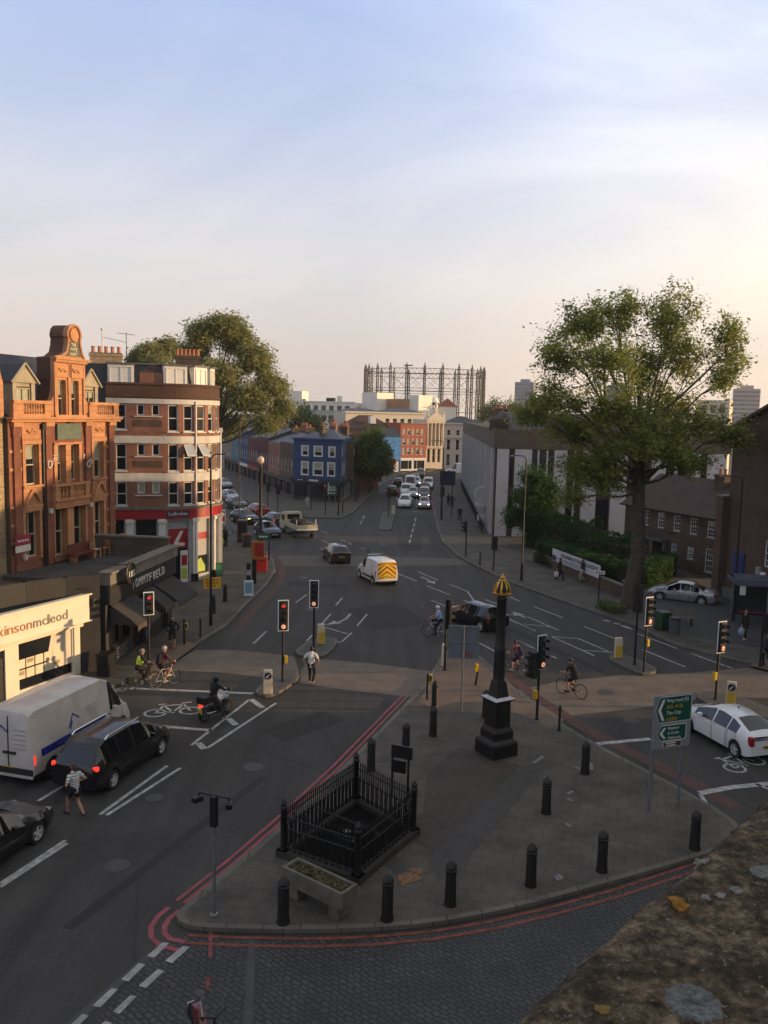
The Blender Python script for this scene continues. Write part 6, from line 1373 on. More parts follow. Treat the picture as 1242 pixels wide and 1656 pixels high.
def car(name, label, cat, loc, rz, L, Wd, top, belt, side, ws, rw, wheels, col, r=.32, rim=None, tail=TAIL, head=HEAD, group=None, tl=(.13, .3, .75), hl=(.34, .13, .66), plate=True, glass=None, rails=False, mirrors=True, rear_glass=None, details=True, zc=.22, taper=(.2, .1), tumble=.26, indicator=None, lower=None):
    """body lofted from cross-sections along x (rear bumper 0 .. front bumper L), windows lifted out of the same sections"""
    T = thing(name, label, cat, loc, rz, group); glass = glass or CGLASS; rim = rim or ALLOY; ox = -L / 2
    Ra = r + .055
    xs = set(np.linspace(0, L, 13)) | {x for x, _ in top} | {x for x, _ in belt} | {x for s in side for x in s} | set(ws) | set(rw or ()) | {.05, .15, .35, L - .05, L - .15, L - .4}
    for w in wheels: xs |= {w + Ra * math.sin(t) for t in np.linspace(-math.pi / 2, math.pi / 2, 9)}
    xs = sorted(x for x in xs if 0 <= x <= L); xs = [x for i, x in enumerate(xs) if i == 0 or x - xs[i - 1] > .012]
    def plan(x):
        t = max(0, (x - (L - 1.0)) / 1.0); q = max(0, (.7 - x) / .7); return 1 - taper[0] * t ** 2.6 - taper[1] * q ** 2.6
    def sec(x):
        zt = interp(top, x); zb = min(interp(belt, x), zt - .03); hw = Wd / 2 * plan(x); z0 = zc + (.1 * max(0, (x - L + .25) / .25) + .1 * max(0, (.25 - x) / .25)); arch = False
        for w in wheels:
            d = abs(x - w)
            if d < Ra: z0 = max(z0, r + math.sqrt(max(0, Ra * Ra - d * d))); arch = True
        z0 = min(z0, zb - .1); hc = zt - zb
        p = [(hw * .95, z0), (hw * .99, max(z0 + .03, .45)), (hw, max(z0 + .06, zb * .74)), (hw * .97, zb)]
        if hc > .14:
            k = min(1, hc / .45); tu = tumble * k; p += [(hw * .97 - tu, zt - .075 * k), (hw * .97 - tu - .13, zt - .012), (0, zt + .025)]
        else: p += [(hw * .9, zb + (zt - zb) * .55), (hw * .72, zt - .004), (0, zt + .012)]
        return p
    S_ = [sec(x) for x in xs]; body = MB(); wins = {}
    V = lambda i, k, s: (xs[i] + ox, s * S_[i][k][0], S_[i][k][1])
    for i in range(len(xs) - 1):
        xm = (xs[i] + xs[i + 1]) / 2; cab = min(S_[i][4][1] - S_[i][3][1], S_[i + 1][4][1] - S_[i + 1][3][1])
        for k in range(6):
            for s in (-1, 1):
                f = [V(i, k, s), V(i + 1, k, s), V(i + 1, k + 1, s), V(i, k + 1, s)]
                if s > 0: f = f[::-1]
                key = None
                if k == 3 and cab > .05:
                    for j, q in enumerate(side):
                        if q[0] < xm < q[1]: key = ('side_window', j, s)
                if k == 5 and ws[0] < xm < ws[1]: key = ('windscreen', 0, 0)
                if k == 5 and rw and rw[0] < xm < rw[1]: key = ('rear_window', 0, 0)
                if key: wins.setdefault(key, MB()).face(f, glass)
                else: body.face(f, col if not (lower and k == 0) else lower)
    for i, fl in ((0, 1), (len(xs) - 1, -1)):
        ring = [V(i, k, 1) for k in range(7)] + [V(i, k, -1) for k in range(5, -1, -1)]; body.face(ring[::-fl], col)
    body.box((0, 0, zc + .14), (L * .95, Wd * .74, .28), TRIM)
    for w in wheels: body.box((w + ox, 0, r + .12), (Ra * 1.9, Wd * .8, .5), TRIM)
    me = body.mesh('body'); bm = bmesh.new(); bm.from_mesh(me); bmesh.ops.remove_doubles(bm, verts=bm.verts, dist=.001); bm.to_mesh(me); bm.free()
    me.polygons.foreach_set('use_smooth', [True] * len(me.polygons)); me.set_sharp_from_angle(angle=R(42)); link('body', me, T)
    for key, q in wins.items():
        m_ = q.mesh(key[0]); bm = bmesh.new(); bm.from_mesh(m_); bmesh.ops.remove_doubles(bm, verts=bm.verts, dist=.001); bm.to_mesh(m_); bm.free(); m_.polygons.foreach_set('use_smooth', [True] * len(m_.polygons)); link(key[0], m_, T)
    if details:
        for xq in {q for sd in side for q in (sd[0] + .02, sd[1] + .02)} | {wheels[0] + Ra + .06}:
            for s in (-1, 1):
                b = MB(); a_, c_ = sec(xq), sec(xq + .014)
                for k in (0, 1, 2): b.face([(xq + ox, s * (a_[k][0] + .003), a_[k][1]), (xq + .014 + ox, s * (c_[k][0] + .003), c_[k][1]), (xq + .014 + ox, s * (c_[k + 1][0] + .003), c_[k + 1][1]), (xq + ox, s * (a_[k + 1][0] + .003), a_[k + 1][1])][::-s], TRIM)
                b.build('door_seam', T)
    for w in wheels:
        for s in (-1, 1): put_wheel(T, w + ox, s * (Wd / 2 * plan(w) - .1), r, .2, rim)
    hwr, hwf = Wd / 2 * plan(.06), Wd / 2 * plan(L - .12)
    for s in (-1, 1):
        b = MB(); b.box((ox + .07, s * (hwr - .075), tl[2] + .0), (tl[0], .17, tl[1]), tail); b.build('tail_light', T, bevel=.02)
        b = MB(); b.box((ox + L - .19, s * (hwf - .2), hl[2] - .01), (.22, hl[0] * .9, hl[1] * .85), head if not (indicator and s < 0) else indicator, -s * .35); b.build('headlight', T, bevel=.02)
        if mirrors:
            xw = ws[0] + (ws[1] - ws[0]) * .25 if ws[0] < ws[1] else ws[0]; b = MB(); b.box((ox + xw - .1, s * (Wd / 2 + .09), interp(belt, xw) + .1), (.13, .2, .13), col if col is not None else TRIM); b.build('door_mirror', T, bevel=.03)
    if plate:
        for x, mt, z, f in ((ox - .02, PLY, .62 if top[0][1] < 1.4 else .62, 1), (ox + L + .015, PLW, .42, -1)):
            b = MB(); b.box((x, 0, z), (.02, .52, .115), mt); p = b.build('number_plate', T); b = MB(); b.box((x - .012 * f, 0, z), (.006, .4, .055), PLK); b.build('plate_characters', p)
    if details:
        b = MB(); b.box((ox + L - .01, 0, .40), (.05, Wd * .55, .16), TRIM); b.build('grille', T)
        for s in (-1, 1):
            xm = (wheels[0] + wheels[1]) / 2 + ox
            for dx in (-.05, .62):
                b = MB(); b.box((xm + dx + .25, s * (Wd / 2 + .004), interp(belt, xm - ox) * .86), (.17, .035, .035), col); b.build('door_handle', T)
    if rails:
        for s in (-1, 1): b = MB(); z = max(z for _, z in top); b.tube([(ox + L * .16, s * (Wd / 2 - .3), z - .03), (ox + L * .2, s * (Wd / 2 - .3), z + .055), (ox + L * .58, s * (Wd / 2 - .3), z + .05), (ox + L * .63, s * (Wd / 2 - .3), z - .07)], .028, CHROME, 6); b.build('roof_rail', T)
    return T
def hatch(label, loc, rz, col, L=4.05, Wd=1.74, H=1.48, cat='car', name='car', **k):
    f = H / 1.48
    return car(name, label, cat, loc, rz, L, Wd, [(0, .95 * f), (.12, 1.02 * f), (.55, 1.4 * f), (1.0, H), (L * .52, H), (L * .76, .98 * f), (L * .9, .86 * f), (L, .62 * f)], [(0, .92 * f), (L * .5, .9 * f), (L, .6 * f)], [(.5, 1.15), (1.22, L * .46), (L * .48, L * .7)], (L * .54, L * .745), (.14, .52), (.68, L - .8), col, **k)
def saloon(label, loc, rz, col, L=4.6, Wd=1.8, H=1.44, cat='car', name='car', **k):
    return car(name, label, cat, loc, rz, L, Wd, [(0, .88), (.1, .98), (L * .17, 1.02), (L * .33, H - .05), (L * .42, H), (L * .55, H - .01), (L * .75, .99), (L * .92, .84), (L, .62)], [(0, .86), (L * .5, .92), (L, .6)], [(L * .24, L * .36), (L * .37, L * .5), (L * .515, L * .695)], (L * .57, L * .735), (L * .18, L * .325), (.9, L - .9), col, **k)
def mpv(label, loc, rz, col, L=4.75, Wd=1.86, H=1.7, cat='people carrier', name='people_carrier', **k):
    return car(name, label, cat, loc, rz, L, Wd, [(0, 1.0), (.06, 1.08), (.4, 1.6), (.75, H), (L * .5, H), (L * .6, H - .08), (L * .82, 1.08), (L * .93, .9), (L, .62)], [(0, 1.0), (L * .5, 1.0), (L * .8, .98), (L, .6)], [(.45, 1.25), (1.33, L * .44), (L * .46, L * .62), (L * .635, L * .76)], (L * .62, L * .81), (.09, .38), (.85, L - .9), col, tl=(.14, .14, .98), **k)
def van_small(label, loc, rz, col, L=4.15, Wd=1.8, H=1.82, cat='van', name='small_van', **k):
    return car(name, label, cat, loc, rz, L, Wd, [(0, 1.55), (.05, 1.72), (.3, H), (L * .5, H), (L * .58, H - .1), (L * .76, 1.12), (L * .92, .95), (L, .66)], [(0, 1.0), (L * .75, 1.0), (L, .62)], [(L * .52, L * .705)], (L * .6, L * .755), None, (.62, L - .82), col, tl=(.1, .5, .85), taper=(.2, .03), tumble=.12, **k)
def heading(a, c): d = G(*c) - G(*a); return math.atan2(d.y, d.x)
BLACKC, SILV, WHT, RED_, GREYC, DKBLU = paint('black', (.008, .008, .009)), paint('silver', (.36, .36, .37), .6), paint('white', (.72, .72, .72), 0, .3), paint('red', (.28, .015, .015)), paint('graphite', (.06, .062, .066), .5), paint('dark_blue', (.012, .02, .05))
GRIMY = M('van_white_grimy', (.5, .46, .42), .45, var=.16, scale=1.6, coat=.3)
g0 = lambda x, y: tuple(G(x, y).to_2d()) + (0.0,)
hr = heading((170, 1317), (270, 1243))     # direction of the left-hand lane
# --- large white van
VL, VW, VH = 5.9, 2.0, 2.62
vr_ = heading((20, 1275), (205, 1165)); vc = G(215, 1176).to_2d() - Vector((math.cos(vr_), math.sin(vr_))) * (VL / 2 + .05) - Vector((math.sin(vr_), -math.cos(vr_))) * (VW / 2 - .1)
V = car('delivery_van', 'long white high-roofed van with a blue side stripe waiting beside the black people carrier', 'van', (*vc, 0), vr_, VL, VW, [(0, 2.4), (.05, 2.52), (.3, VH), (VL * .66, VH - .02), (VL * .76, 2.35), (VL * .84, 1.75), (VL * .89, 1.3), (VL * .97, 1.1), (VL, .7)], [(0, 1.25), (VL * .85, 1.25), (VL * .9, 1.2), (VL, .66)], [(VL * .735, VL * .86)], (VL * .745, VL * .87), None, (.95, VL - .85), GRIMY, r=.35, rim=STEELW, tail=TAILON, tl=(.1, .34, .95), taper=(.2, .02), tumble=.16, lower=TRIM)
BLST = M('van_blue_stripe', (.02, .03, .25), .4, var=.05); LOGO = M('van_logo_blue', (.03, .06, .25), .4, var=0)
for s in (-1, 1):
    b = MB(); b.box((-.75, s * (VW / 2 - .018), 1.1), (3.6, .03, .26), BLST); st = b.build('side_stripe', V)
    b = MB()
    for k in range(9): b.box((-1.6 + k * .22, s * (VW / 2 + .0), 1.1), (.13, .006, .06), M('stripe_lettering', (.12, .13, .35), .5, var=0))
    b.build('stripe_text', st)
    b = MB(); yy = lambda z: s * (.985 - .124 * max(0, z - 1.25))
    for a, c in (((-1.05, 1.42), (-.78, 1.86)), ((-.78, 1.86), (-.45, 1.62)), ((-.98, 1.36), (-.84, 1.62))): b.tube([(a[0], yy(a[1]), a[1]), (c[0], yy(c[1]), c[1])], .022, LOGO, 5)
    b.build('mountain_logo', V)
    b = MB()
    for k in range(4): b.box((.25 + .05 * k, s * (VW / 2 - .04), 1.85 - k * .14), (.6 - .1 * k, .02, .03), M('faint_text', (.38, .36, .36), .5, var=0))
    b.build('side_text', V)
b = MB()
for a, c in (((.55, 1.75), (.28, 2.05)), ((.28, 2.05), (.02, 1.85))): b.tube([(-VL / 2 - .015, a[0], a[1]), (-VL / 2 - .015, c[0], c[1])], .028, LOGO, 5)
b.build('mountain_logo', V)
b = MB(); 
for k in range(5): b.box((-VL / 2 - .012, -.45, 1.95 - k * .16), (.012, .5 - .06 * (k % 2), .035), M('faint_text', (.38, .36, .36), .5, var=0))
b.build('rear_text', V)
b = MB(); b.box((-VL / 2 - .012, 0, 1.45), (.02, .03, 1.9), TRIM); b.box((-VL / 2 - .015, 0, .55), (.06, 1.9, .2), TRIM); b.box((-VL / 2 - .02, -.05, 1.15), (.05, .5, .08), TRIM); b.build('rear_door_seam', V)
# --- black people carrier
mr = heading((187, 1272), (258, 1222)); mc = (G(186, 1272).to_2d() + G(258, 1223).to_2d()) / 2 + Vector((-math.sin(mr), math.cos(mr))) * .86
mpv('black people carrier with silver roof rails and glowing tail lights beside the white van', (*mc, 0), mr, BLACKC, tail=TAILON, rails=True, H=1.72)
# --- black saloon cut by the left edge
sr = heading((0, 1360), (70, 1315)); sc = G(56, 1366).to_2d() + Vector((-math.sin(sr), math.cos(sr))) * .84 - Vector((math.cos(sr), math.sin(sr))) * 1.35
saloon('glossy black saloon with a chrome window line cut off by the left edge', (*sc, 0), sr, BLACKC, L=4.7, H=1.42, name='car')
# --- white five-door hatchback on the right
pc = (G(1182, 1221).to_2d()); pr_ = heading((1182, 1221), (1095, 1172)); c = pc + Vector((math.cos(pr_), math.sin(pr_))) * 1.25 + Vector((math.sin(pr_), -math.cos(pr_))) * .82
L_ = 4.46
car('car', 'white five-door hatchback with a split rear window passing the green road sign', 'car', (*c, 0), pr_, L_, 1.76, [(0, .98), (.1, 1.05), (.32, 1.14), (1.2, 1.42), (1.75, 1.49), (L_ * .5, 1.48), (L_ * .62, 1.33), (L_ * .8, 1.0), (L_ * .93, .84), (L_, .6)], [(0, .96), (L_ * .5, .93), (L_ * .8, .9), (L_, .58)], [(.75, 1.25), (1.3, L_ * .46), (L_ * .475, L_ * .71)], (L_ * .58, L_ * .785), (.36, 1.15), (.78, L_ - .92), WHT, r=.31, tl=(.2, .34, .86), tail=TAIL)
T = bpy.data.objects[[o.name for o in COL.objects if o.get('label', '').startswith('white five-door')][0]]
b = MB(); b.box((-L_ / 2 + .03, 0, .95), (.06, 1.25, .14), CGLASS); b.build('lower_rear_window', T)
b = MB(); b.tube([(-.5, 0, 1.5), (-.58, 0, 1.62)], .02, TRIM, 5); b.build('aerial', T)
# --- dark hatchback turning right of centre, lit behind
hatch('black hatchback with a sunlit rear bumper turning past the back of the grey road sign', (*(G(768, 1010).to_2d()), 0), heading((790, 1018), (745, 1003)), BLACKC, L=4.3, H=1.45)
# --- police-style works van with chevrons
cr_ = heading((620, 940), (585, 918)) + .15; cvan = van_small('small white van with red and yellow chevrons across its back doors', (*(G(607, 938).to_2d()), 0), cr_, WHT, tl=(.1, .3, .75)) if False else None
cvr = math.atan2(1, -.42); CV = van_small('small white van with red and yellow chevrons across its back doors', (*(G(608, 938).to_2d()), 0), cvr, WHT, L=4.2, H=1.85)
CHY, CHR = M('chevron_yellow', (.75, .62, .03), .5, var=0), M('chevron_red', (.5, .035, .02), .5, var=0)
b = MB(); x = -2.1 - .012; b.face([(x, -.74, .5), (x, -.74, 1.5), (x, -.6, 1.72), (x, .6, 1.72), (x, .74, 1.5), (x, .74, .5)][::-1], CHY); pn = b.build('rear_panel', CV)
b = MB(); x -= .006
for k in range(5):
    z = .28 + k * .36
    for s in (-1, 1):
        q = [(0, z + .3), (0, z + .46), (.72, z - .1), (.72, z - .26)]; q = [(u, min(1.7, max(.5, w))) for u, w in q]
        if q[0][1] < q[1][1] or q[2][1] > q[3][1]: b.face([(x, -s * u, w) for u, w in q][::s], CHR)
b.build('chevron', pn)
b = MB(); b.box((-2.13, 0, .62), (.03, .5, .12), PLY); b.build('number_plate', CV)
b = MB(); b.box((.2, 0, 1.95), (.06, 1.3, .05), CHROME); b.box((-.9, 0, 1.95), (.06, 1.3, .05), CHROME); b.build('roof_bar', CV)
b = MB(); b.box((-.5, -.905, .5), (2.2, .02, .12), TRIM); b.box((-.5, .905, .5), (2.2, .02, .12), TRIM); b.build('side_strip', CV)
# --- dark red-brown hatch ahead of it
hatch('dark brown hatchback heading away just before the far buff crossing', (*(G(543, 906).to_2d()), 0), math.atan2(1, -.3), paint('brown', (.05, .035, .032), .4), L=4.2)
# --- flatbed tipper truck
fr_ = math.atan2(1, -.45); FT = thing('flatbed_truck', 'beige flatbed truck with dropped sides and a load of dark sacks', 'truck', (*(G(483, 866).to_2d()), 0), fr_)
BEI = M('beige_bed', (.42, .38, .27), .6, var=.2, scale=3)
b = MB(); b.box((-.5, 0, .95), (4.2, 2.1, .16), BEI); b.box((-.5, 0, .72), (4.4, .9, .3), TRIM)
b.build('flatbed', FT)
for y in (-1.06, 1.06): b = MB(); b.box((-.5, y, 1.2), (4.2, .05, .42), BEI); b.build('side_board', FT)
b = MB(); b.box((-2.62, 0, 1.2), (.05, 2.1, .42), BEI); b.build('tailboard', FT); b = MB(); b.box((-2.66, 0, .95), (.06, 2.2, .16), WPAINT); b.build('rear_bar', FT)
b = MB(); b.add([(1.7, -1, .5), (3.3, -1, .5), (3.3, -1, 1.25), (2.95, -.85, 2.15), (1.8, -.85, 2.2), (1.7, -1, 1.3)] + [(1.7, 1, .5), (3.3, 1, .5), (3.3, 1, 1.25), (2.95, .85, 2.15), (1.8, .85, 2.2), (1.7, 1, 1.3)], [(0, 1, 2, 3, 4, 5), (11, 10, 9, 8, 7, 6)] + [(i, 6 + i, 6 + (i + 1) % 6, (i + 1) % 6) for i in range(6)], BEI); cb_ = b.build('cab', FT)
b = MB(); b.box((1.72, 0, 1.75), (.03, 1.3, .5), CGLASS); b.build('rear_window', FT)
for s in (-1, 1): b = MB(); b.box((2.3, s * .955, 1.65), (.9, .03, .55), CGLASS); b.build('side_window', FT)
for x in (-1.6, 2.5):
    for s in (-1, 1): put_wheel(FT, x, s * .85, .37, .24, STEELW)
SACK = M('dark_sacks', (.03, .022, .02), .9, var=.4, scale=4, bump=.4, bscale=10)
for i, (x, y, sx) in enumerate(((-1.6, .3, .6), (-.6, -.3, .7), (.4, .3, .65), (1.1, -.2, .5))): 
    T = thing('load_sack', ('dark sack at the tail of the beige flatbed truck', 'largest dark sack in the middle of the flatbed truck', 'dark sack ahead of the middle of the truck bed', 'small dark sack against the cab of the flatbed truck')[i], 'sack', (*(Vector(FT.location[:2]) + Matrix.Rotation(fr_, 2) @ Vector((x, y))), 1.03), fr_, 'sacks on the flatbed truck')
    b = MB(); b.sphere((0, 0, .3), (sx, .5, .34), SACK, 12, 8); b.sphere((.1, .1, .52), (sx * .5, .3, .2), SACK, 10, 6); b.build('sack', T, smooth=80)
for s, h in ((-1, .5), (1, .5)): b = MB(); b.tube([(-2.3, s * 1.0, 1.4), (-2.3, s * 1.0, 1.4 + h)], .04, WPAINT, 5); b.build('stake', FT)
# --- the queue at the far signals, facing us
qd = math.atan2(-1, -.06)
queue = [(654, 822, 'w', 'mpv', 'first silver-white people carrier at the head of the left queuing lane'), (686, 824, 's', 'hatch', 'first silver hatchback at the head of the right queuing lane with lights on'), (668, 806, 's', 'hatch', 'silver car with one bright headlight second from the head, between the two lanes'), (656, 803, 'w', 'van', 'white van directly behind the silver-white people carrier'), (686, 808, 'b', 'mpv', 'dark people carrier second in the right queuing lane'), (663, 793, 'w', 'bigvan', 'tall white van fourth back in the left queuing lane'), (687, 797, 'k', 'hatch', 'black car third in the right queuing lane, half hidden'), (692, 791, 'w', 'van', 'white van with bright lights near the back of the right queuing lane'), (673, 787, 's', 'hatch', 'silver car behind the tall white van in the queue'), (671, 779, 's', 'saloon', 'silver saloon near the back of the left queuing lane'), (680, 773, 'k', 'mpv', 'dark people carrier last in the queue of traffic')]
pal = {'w': WHT, 's': SILV, 'b': GREYC, 'k': BLACKC}
for i, (x, y, cc, kind, lab) in enumerate(queue):
    fn = {'mpv': mpv, 'hatch': hatch, 'van': van_small, 'saloon': saloon, 'bigvan': van_small}[kind]; kw = dict(details=False, group='vehicles queuing at the far lights'); cpos = G(x, y).to_2d() + Vector((.1, 2.0))
    if kind == 'bigvan': kw.update(L=4.9, H=2.3, Wd=1.95)
    fn(lab, (*cpos, 0), qd, pal[cc], head=HEADON if i in (1, 2, 4, 7, 8) else HEAD, **kw)
hatch('dark hatchback with brake lights driving away past the far island, nearer of two', (*(G(634, 800).to_2d()), 0), R(88), BLACKC, tail=TAILON, details=False); hatch('dark car with brake lights driving away up the main road, farther of two', (*(G(644, 786).to_2d()), 0), R(86), BLACKC, tail=TAILON, details=False)
van_small('white van crossing at the far end of the main road beside the stone wing', (*(G(738, 766).to_2d()), 0), R(178), WHT, L=4.9, H=2.3, details=False)
# --- traffic in the left-hand side street
for x, y, rz_, col, fn, lab, kw in ((362, 789, -60, SILV, hatch, 'pale blue-grey car highest up the side street', {}), (371, 810, -60, SILV, hatch, 'silver hatchback coming down the side street behind the black one', {}), (382, 823, -58, BLACKC, hatch, 'black hatchback behind the car with its indicator on', {}),
                                    (395, 846, -50, BLACKC, hatch, 'dark car with a glowing amber indicator at the betting shop corner', dict(indicator=INDON)), (413, 834, 122, RED_, hatch, 'dark red hatchback behind the lamp column in the side street', {}), (441, 850, 122, GREYC, hatch, 'dark green-grey hatchback next to the flatbed truck', dict(tail=TAILON)), (432, 868, -62, DKBLU, hatch, 'small dark blue car half hidden by the tall lamp column', {})):
    fn(lab, (*(G(x, y).to_2d() + Vector((0, .5))), 0), R(rz_), col, details=False, **kw)
# --- silver saloon parked on the forecourt
pr2 = heading((1090, 978), (1140, 974)); saloon('silver saloon parked on the forecourt before the brown brick house', (*(G(1103, 972).to_2d()), 0), R(152), SILV, L=4.55)
# --- dark car glimpsed at the right edge behind the bus shelter is not shown whole, so none is parked there

# ================================================================== PEOPLE, BICYCLES, MOTORCYCLE
SKIN = M('skin', (.42, .22, .14), .55, var=.1, scale=20); SKIND = M('skin_dark', (.16, .08, .05), .55, var=.1, scale=20)
def cloth(n, c, **k): return M('cloth_' + n, c, .9, var=.2, scale=14, **k)
HAIRB, HAIRD, HAIRF = M('hair_brown', (.06, .032, .018), .6, var=.3, scale=40), M('hair_dark', (.012, .009, .008), .6, var=.3, scale=40), M('hair_fair', (.2, .12, .055), .6, var=.3, scale=40)
def capsules(mb, pts, rad, mat, n=8):
    """a chain of tapered limbs with rounded joints, later fused into one skin"""
    mb.tube(pts, rad, mat, n)
    for p, r in zip(pts, rad): mb.sphere(p, r, mat, n, 6)
def fuse(mb, name, parent, vox, mat, sm=4):
    o = mb.build(name, parent); m_ = o.modifiers.new('fuse', 'REMESH'); m_.mode = 'VOXEL'; m_.voxel_size = vox; m_.use_smooth_shade = True
    s = o.modifiers.new('smooth', 'SMOOTH'); s.iterations = sm; s.factor = .5
    return o
def ik(a, t, l1, l2, bend):
    a, t, bend = Vector(a), Vector(t), Vector(bend); d = t - a; L_ = min(d.length, (l1 + l2) * .999); d.normalize(); t = a + d * L_
    x = (l1 * l1 - l2 * l2 + L_ * L_) / (2 * L_); h = math.sqrt(max(0, l1 * l1 - x * x)); n = bend - d * bend.dot(d); n = n.normalized() if n.length > 1e-4 else Vector((1, 0, 0))
    return a + d * x + n * h, t
def person(label, loc, rz, pose='stand', h=1.75, top=None, legs=None, leg_to='ankle', sleeve='wrist', hair=HAIRB, hair_len=0, skin=None, helmet=None, shoes=None, bag=None, hood=False, phase=1, vest=None, targets=None, skirt=False, female=False, group=None):
    """local frame: faces +x, left is +y, feet on z = 0"""
    k = h / 1.75; skin = skin or SKIN; top = top or cloth('grey', (.1, .1, .1)); legs = legs or cloth('black', (.012, .012, .014)); shoes = shoes or cloth('shoe', (.02, .02, .02))
    T = thing('person', label, 'person', loc, rz, group)
    pel, lean = Vector((0, 0, .94)), .05; ft = {1: (0.0, .1, .085), -1: (0.0, -.1, .085)}; hd = {1: (.04, .29, .86), -1: (.04, -.29, .86)}
    if pose == 'walk':
        pel = Vector((0, 0, .915)); lean = .09; a = .34 * phase; ft = {1: (a, .09, .1 if a > 0 else .15), -1: (-a, -.09, .1 if a < 0 else .15)}; hd = {1: (-.2 * phase, .28, .9), -1: (.22 * phase, -.28, .92)}
    if pose == 'phone': hd[1] = (.2, .12, 1.45); ft = {1: (.1, .1, .085), -1: (-.12, -.1, .1)}
    if pose == 'hips': pel = Vector((0, 0, .915)); ft = {1: (.3, .09, .1), -1: (-.3, -.09, .14)}; hd = {1: (.14, .22, 1.02), -1: (.12, -.22, 1.04)}
    if pose == 'ride': pel = Vector((-.22, 0, 1.0)); lean = .62; ft = {1: (.12, .12, .26), -1: (0, -.12, .55)}; hd = {1: (.42, .21, 1.06), -1: (.42, -.21, 1.06)}
    if pose == 'upright_ride': pel = Vector((-.2, 0, 1.0)); lean = .28; ft = {1: (.08, .12, .2), -1: (.05, -.14, .55)}; hd = {1: (.32, .22, 1.12), -1: (.32, -.22, 1.12)}
    if pose == 'moto': pel = Vector((-.12, 0, .88)); lean = .22; ft = {1: (.12, .24, .36), -1: (.05, -.42, .09)}; hd = {1: (.45, .34, 1.1), -1: (.45, -.34, 1.1)}
    if targets:
        pel = Vector(targets.get('pel', pel)); lean = targets.get('lean', lean); ft.update(targets.get('ft', {})); hd.update(targets.get('hd', {}))
    sc = lambda v: tuple(Vector(v) * k); up_ = Vector((math.sin(lean), 0, math.cos(lean)))
    P = lambda t: pel + up_ * t
    waist, chest, shz, neck = P(.16), P(.36), P(.49), P(.55); hdir = Vector((math.sin(lean * .35), 0, math.cos(lean * .35))); head = neck + hdir * .17 + Vector((.025, 0, 0))
    sw, hw = (.165, .1) if female else (.19, .095)
    body, tp, lg = MB(), MB(), MB(); off = .016
    capsules(body, [sc(pel), sc(waist), sc(chest), sc(shz)], [.125 * k, .115 * k, .14 * k, .12 * k], skin); capsules(body, [sc(shz), sc(neck), sc(head - hdir * .08)], [.08 * k, .055 * k, .055 * k], skin)
    body.sphere(sc(head), (.092 * k, .078 * k, .115 * k), skin, 14, 10); body.sphere(sc(head + Vector((.035, 0, -.055))), (.062 * k, .056 * k, .062 * k), skin, 10, 8); body.sphere(sc(head + Vector((.1, 0, -.01))), (.018 * k, .015 * k, .026 * k), skin, 6, 5)
    for s in (-1, 1): body.sphere(sc(head + Vector((-.005, s * .08, -.005))), (.022 * k, .014 * k, .034 * k), skin, 6, 5)
    capsules(tp, [sc(pel + up_ * -.02), sc(waist), sc(chest), sc(shz)], [(.135 + off) * k, (.128 + off) * k, (.15 + off) * k, (.11 + off) * k], top); capsules(tp, [sc(shz + Vector((0, -sw + .03, -.02))), sc(shz + Vector((0, 0, .015))), sc(shz + Vector((0, sw - .03, -.02)))], [.075 * k, .085 * k, .075 * k], top)
    capsules(lg, [sc(pel + Vector((0, -.06, 0))), sc(pel + Vector((0, .06, 0)))], [.145 * k, .145 * k], legs)
    for s in (-1, 1):
        sh = shz + Vector((0, s * sw, -.03)); el, wr = ik(sh, hd[s], .3, .27, (-.55, s * .8, -.6)); capsules(body, [sc(sh), sc(el), sc(wr)], [.055 * k, .042 * k, .03 * k], skin)
        f = (wr - el).normalized(); side_ = Vector((0, s, 0)); side_ = (side_ - f * side_.dot(f)).normalized(); pn = f.cross(side_); cu = Vector((0, 0, -1)) if pose in ('ride', 'upright_ride', 'moto') else Vector((.3, -s * .6, -.2))
        palm = wr + f * .05; capsules(body, [sc(wr), sc(palm + pn * .02), sc(palm + f * .03)], [.03 * k, .03 * k, .028 * k], skin, 6)
        for q in range(4):
            o_ = pn * (-.03 + .02 * q); l = (.072, .085, .078, .06)[q]; a_ = palm + f * .035 + o_; b_ = a_ + (f + cu * .25).normalized() * l * .55; c_ = b_ + (f + cu * .9).normalized() * l * .5; body.tube([sc(a_), sc(b_), sc(c_)], [.0115 * k, .0105 * k, .009 * k], skin, 5)
        a_ = wr + f * .03 - pn * .03; body.tube([sc(a_), sc(a_ - pn * .03 + f * .025), sc(a_ - pn * .035 + f * .06)], [.014 * k, .012 * k, .01 * k], skin, 5)
        if sleeve == 'wrist': capsules(tp, [sc(sh), sc(el), sc(wr - f * .01)], [.072 * k, .056 * k, .043 * k], top)
        elif sleeve == 'short': capsules(tp, [sc(sh), sc(sh.lerp(el, .6))], [.075 * k, .066 * k], top)
        hp_ = pel + Vector((0, s * hw, -.03)); kn, an = ik(hp_, ft[s], .44, .43, (1, s * .12, .1)); capsules(body, [sc(hp_), sc(hp_.lerp(kn, .5)), sc(kn), sc(kn.lerp(an, .35)), sc(an)], [.085 * k, .075 * k, .055 * k, .055 * k, .036 * k], skin)
        toe = an + Vector((.15, s * .02, -.045)); capsules(body, [sc(an + Vector((-.03, 0, -.03))), sc(an + Vector((.05, 0, -.035))), sc(toe)], [.036 * k, .036 * k, .026 * k], skin, 6)
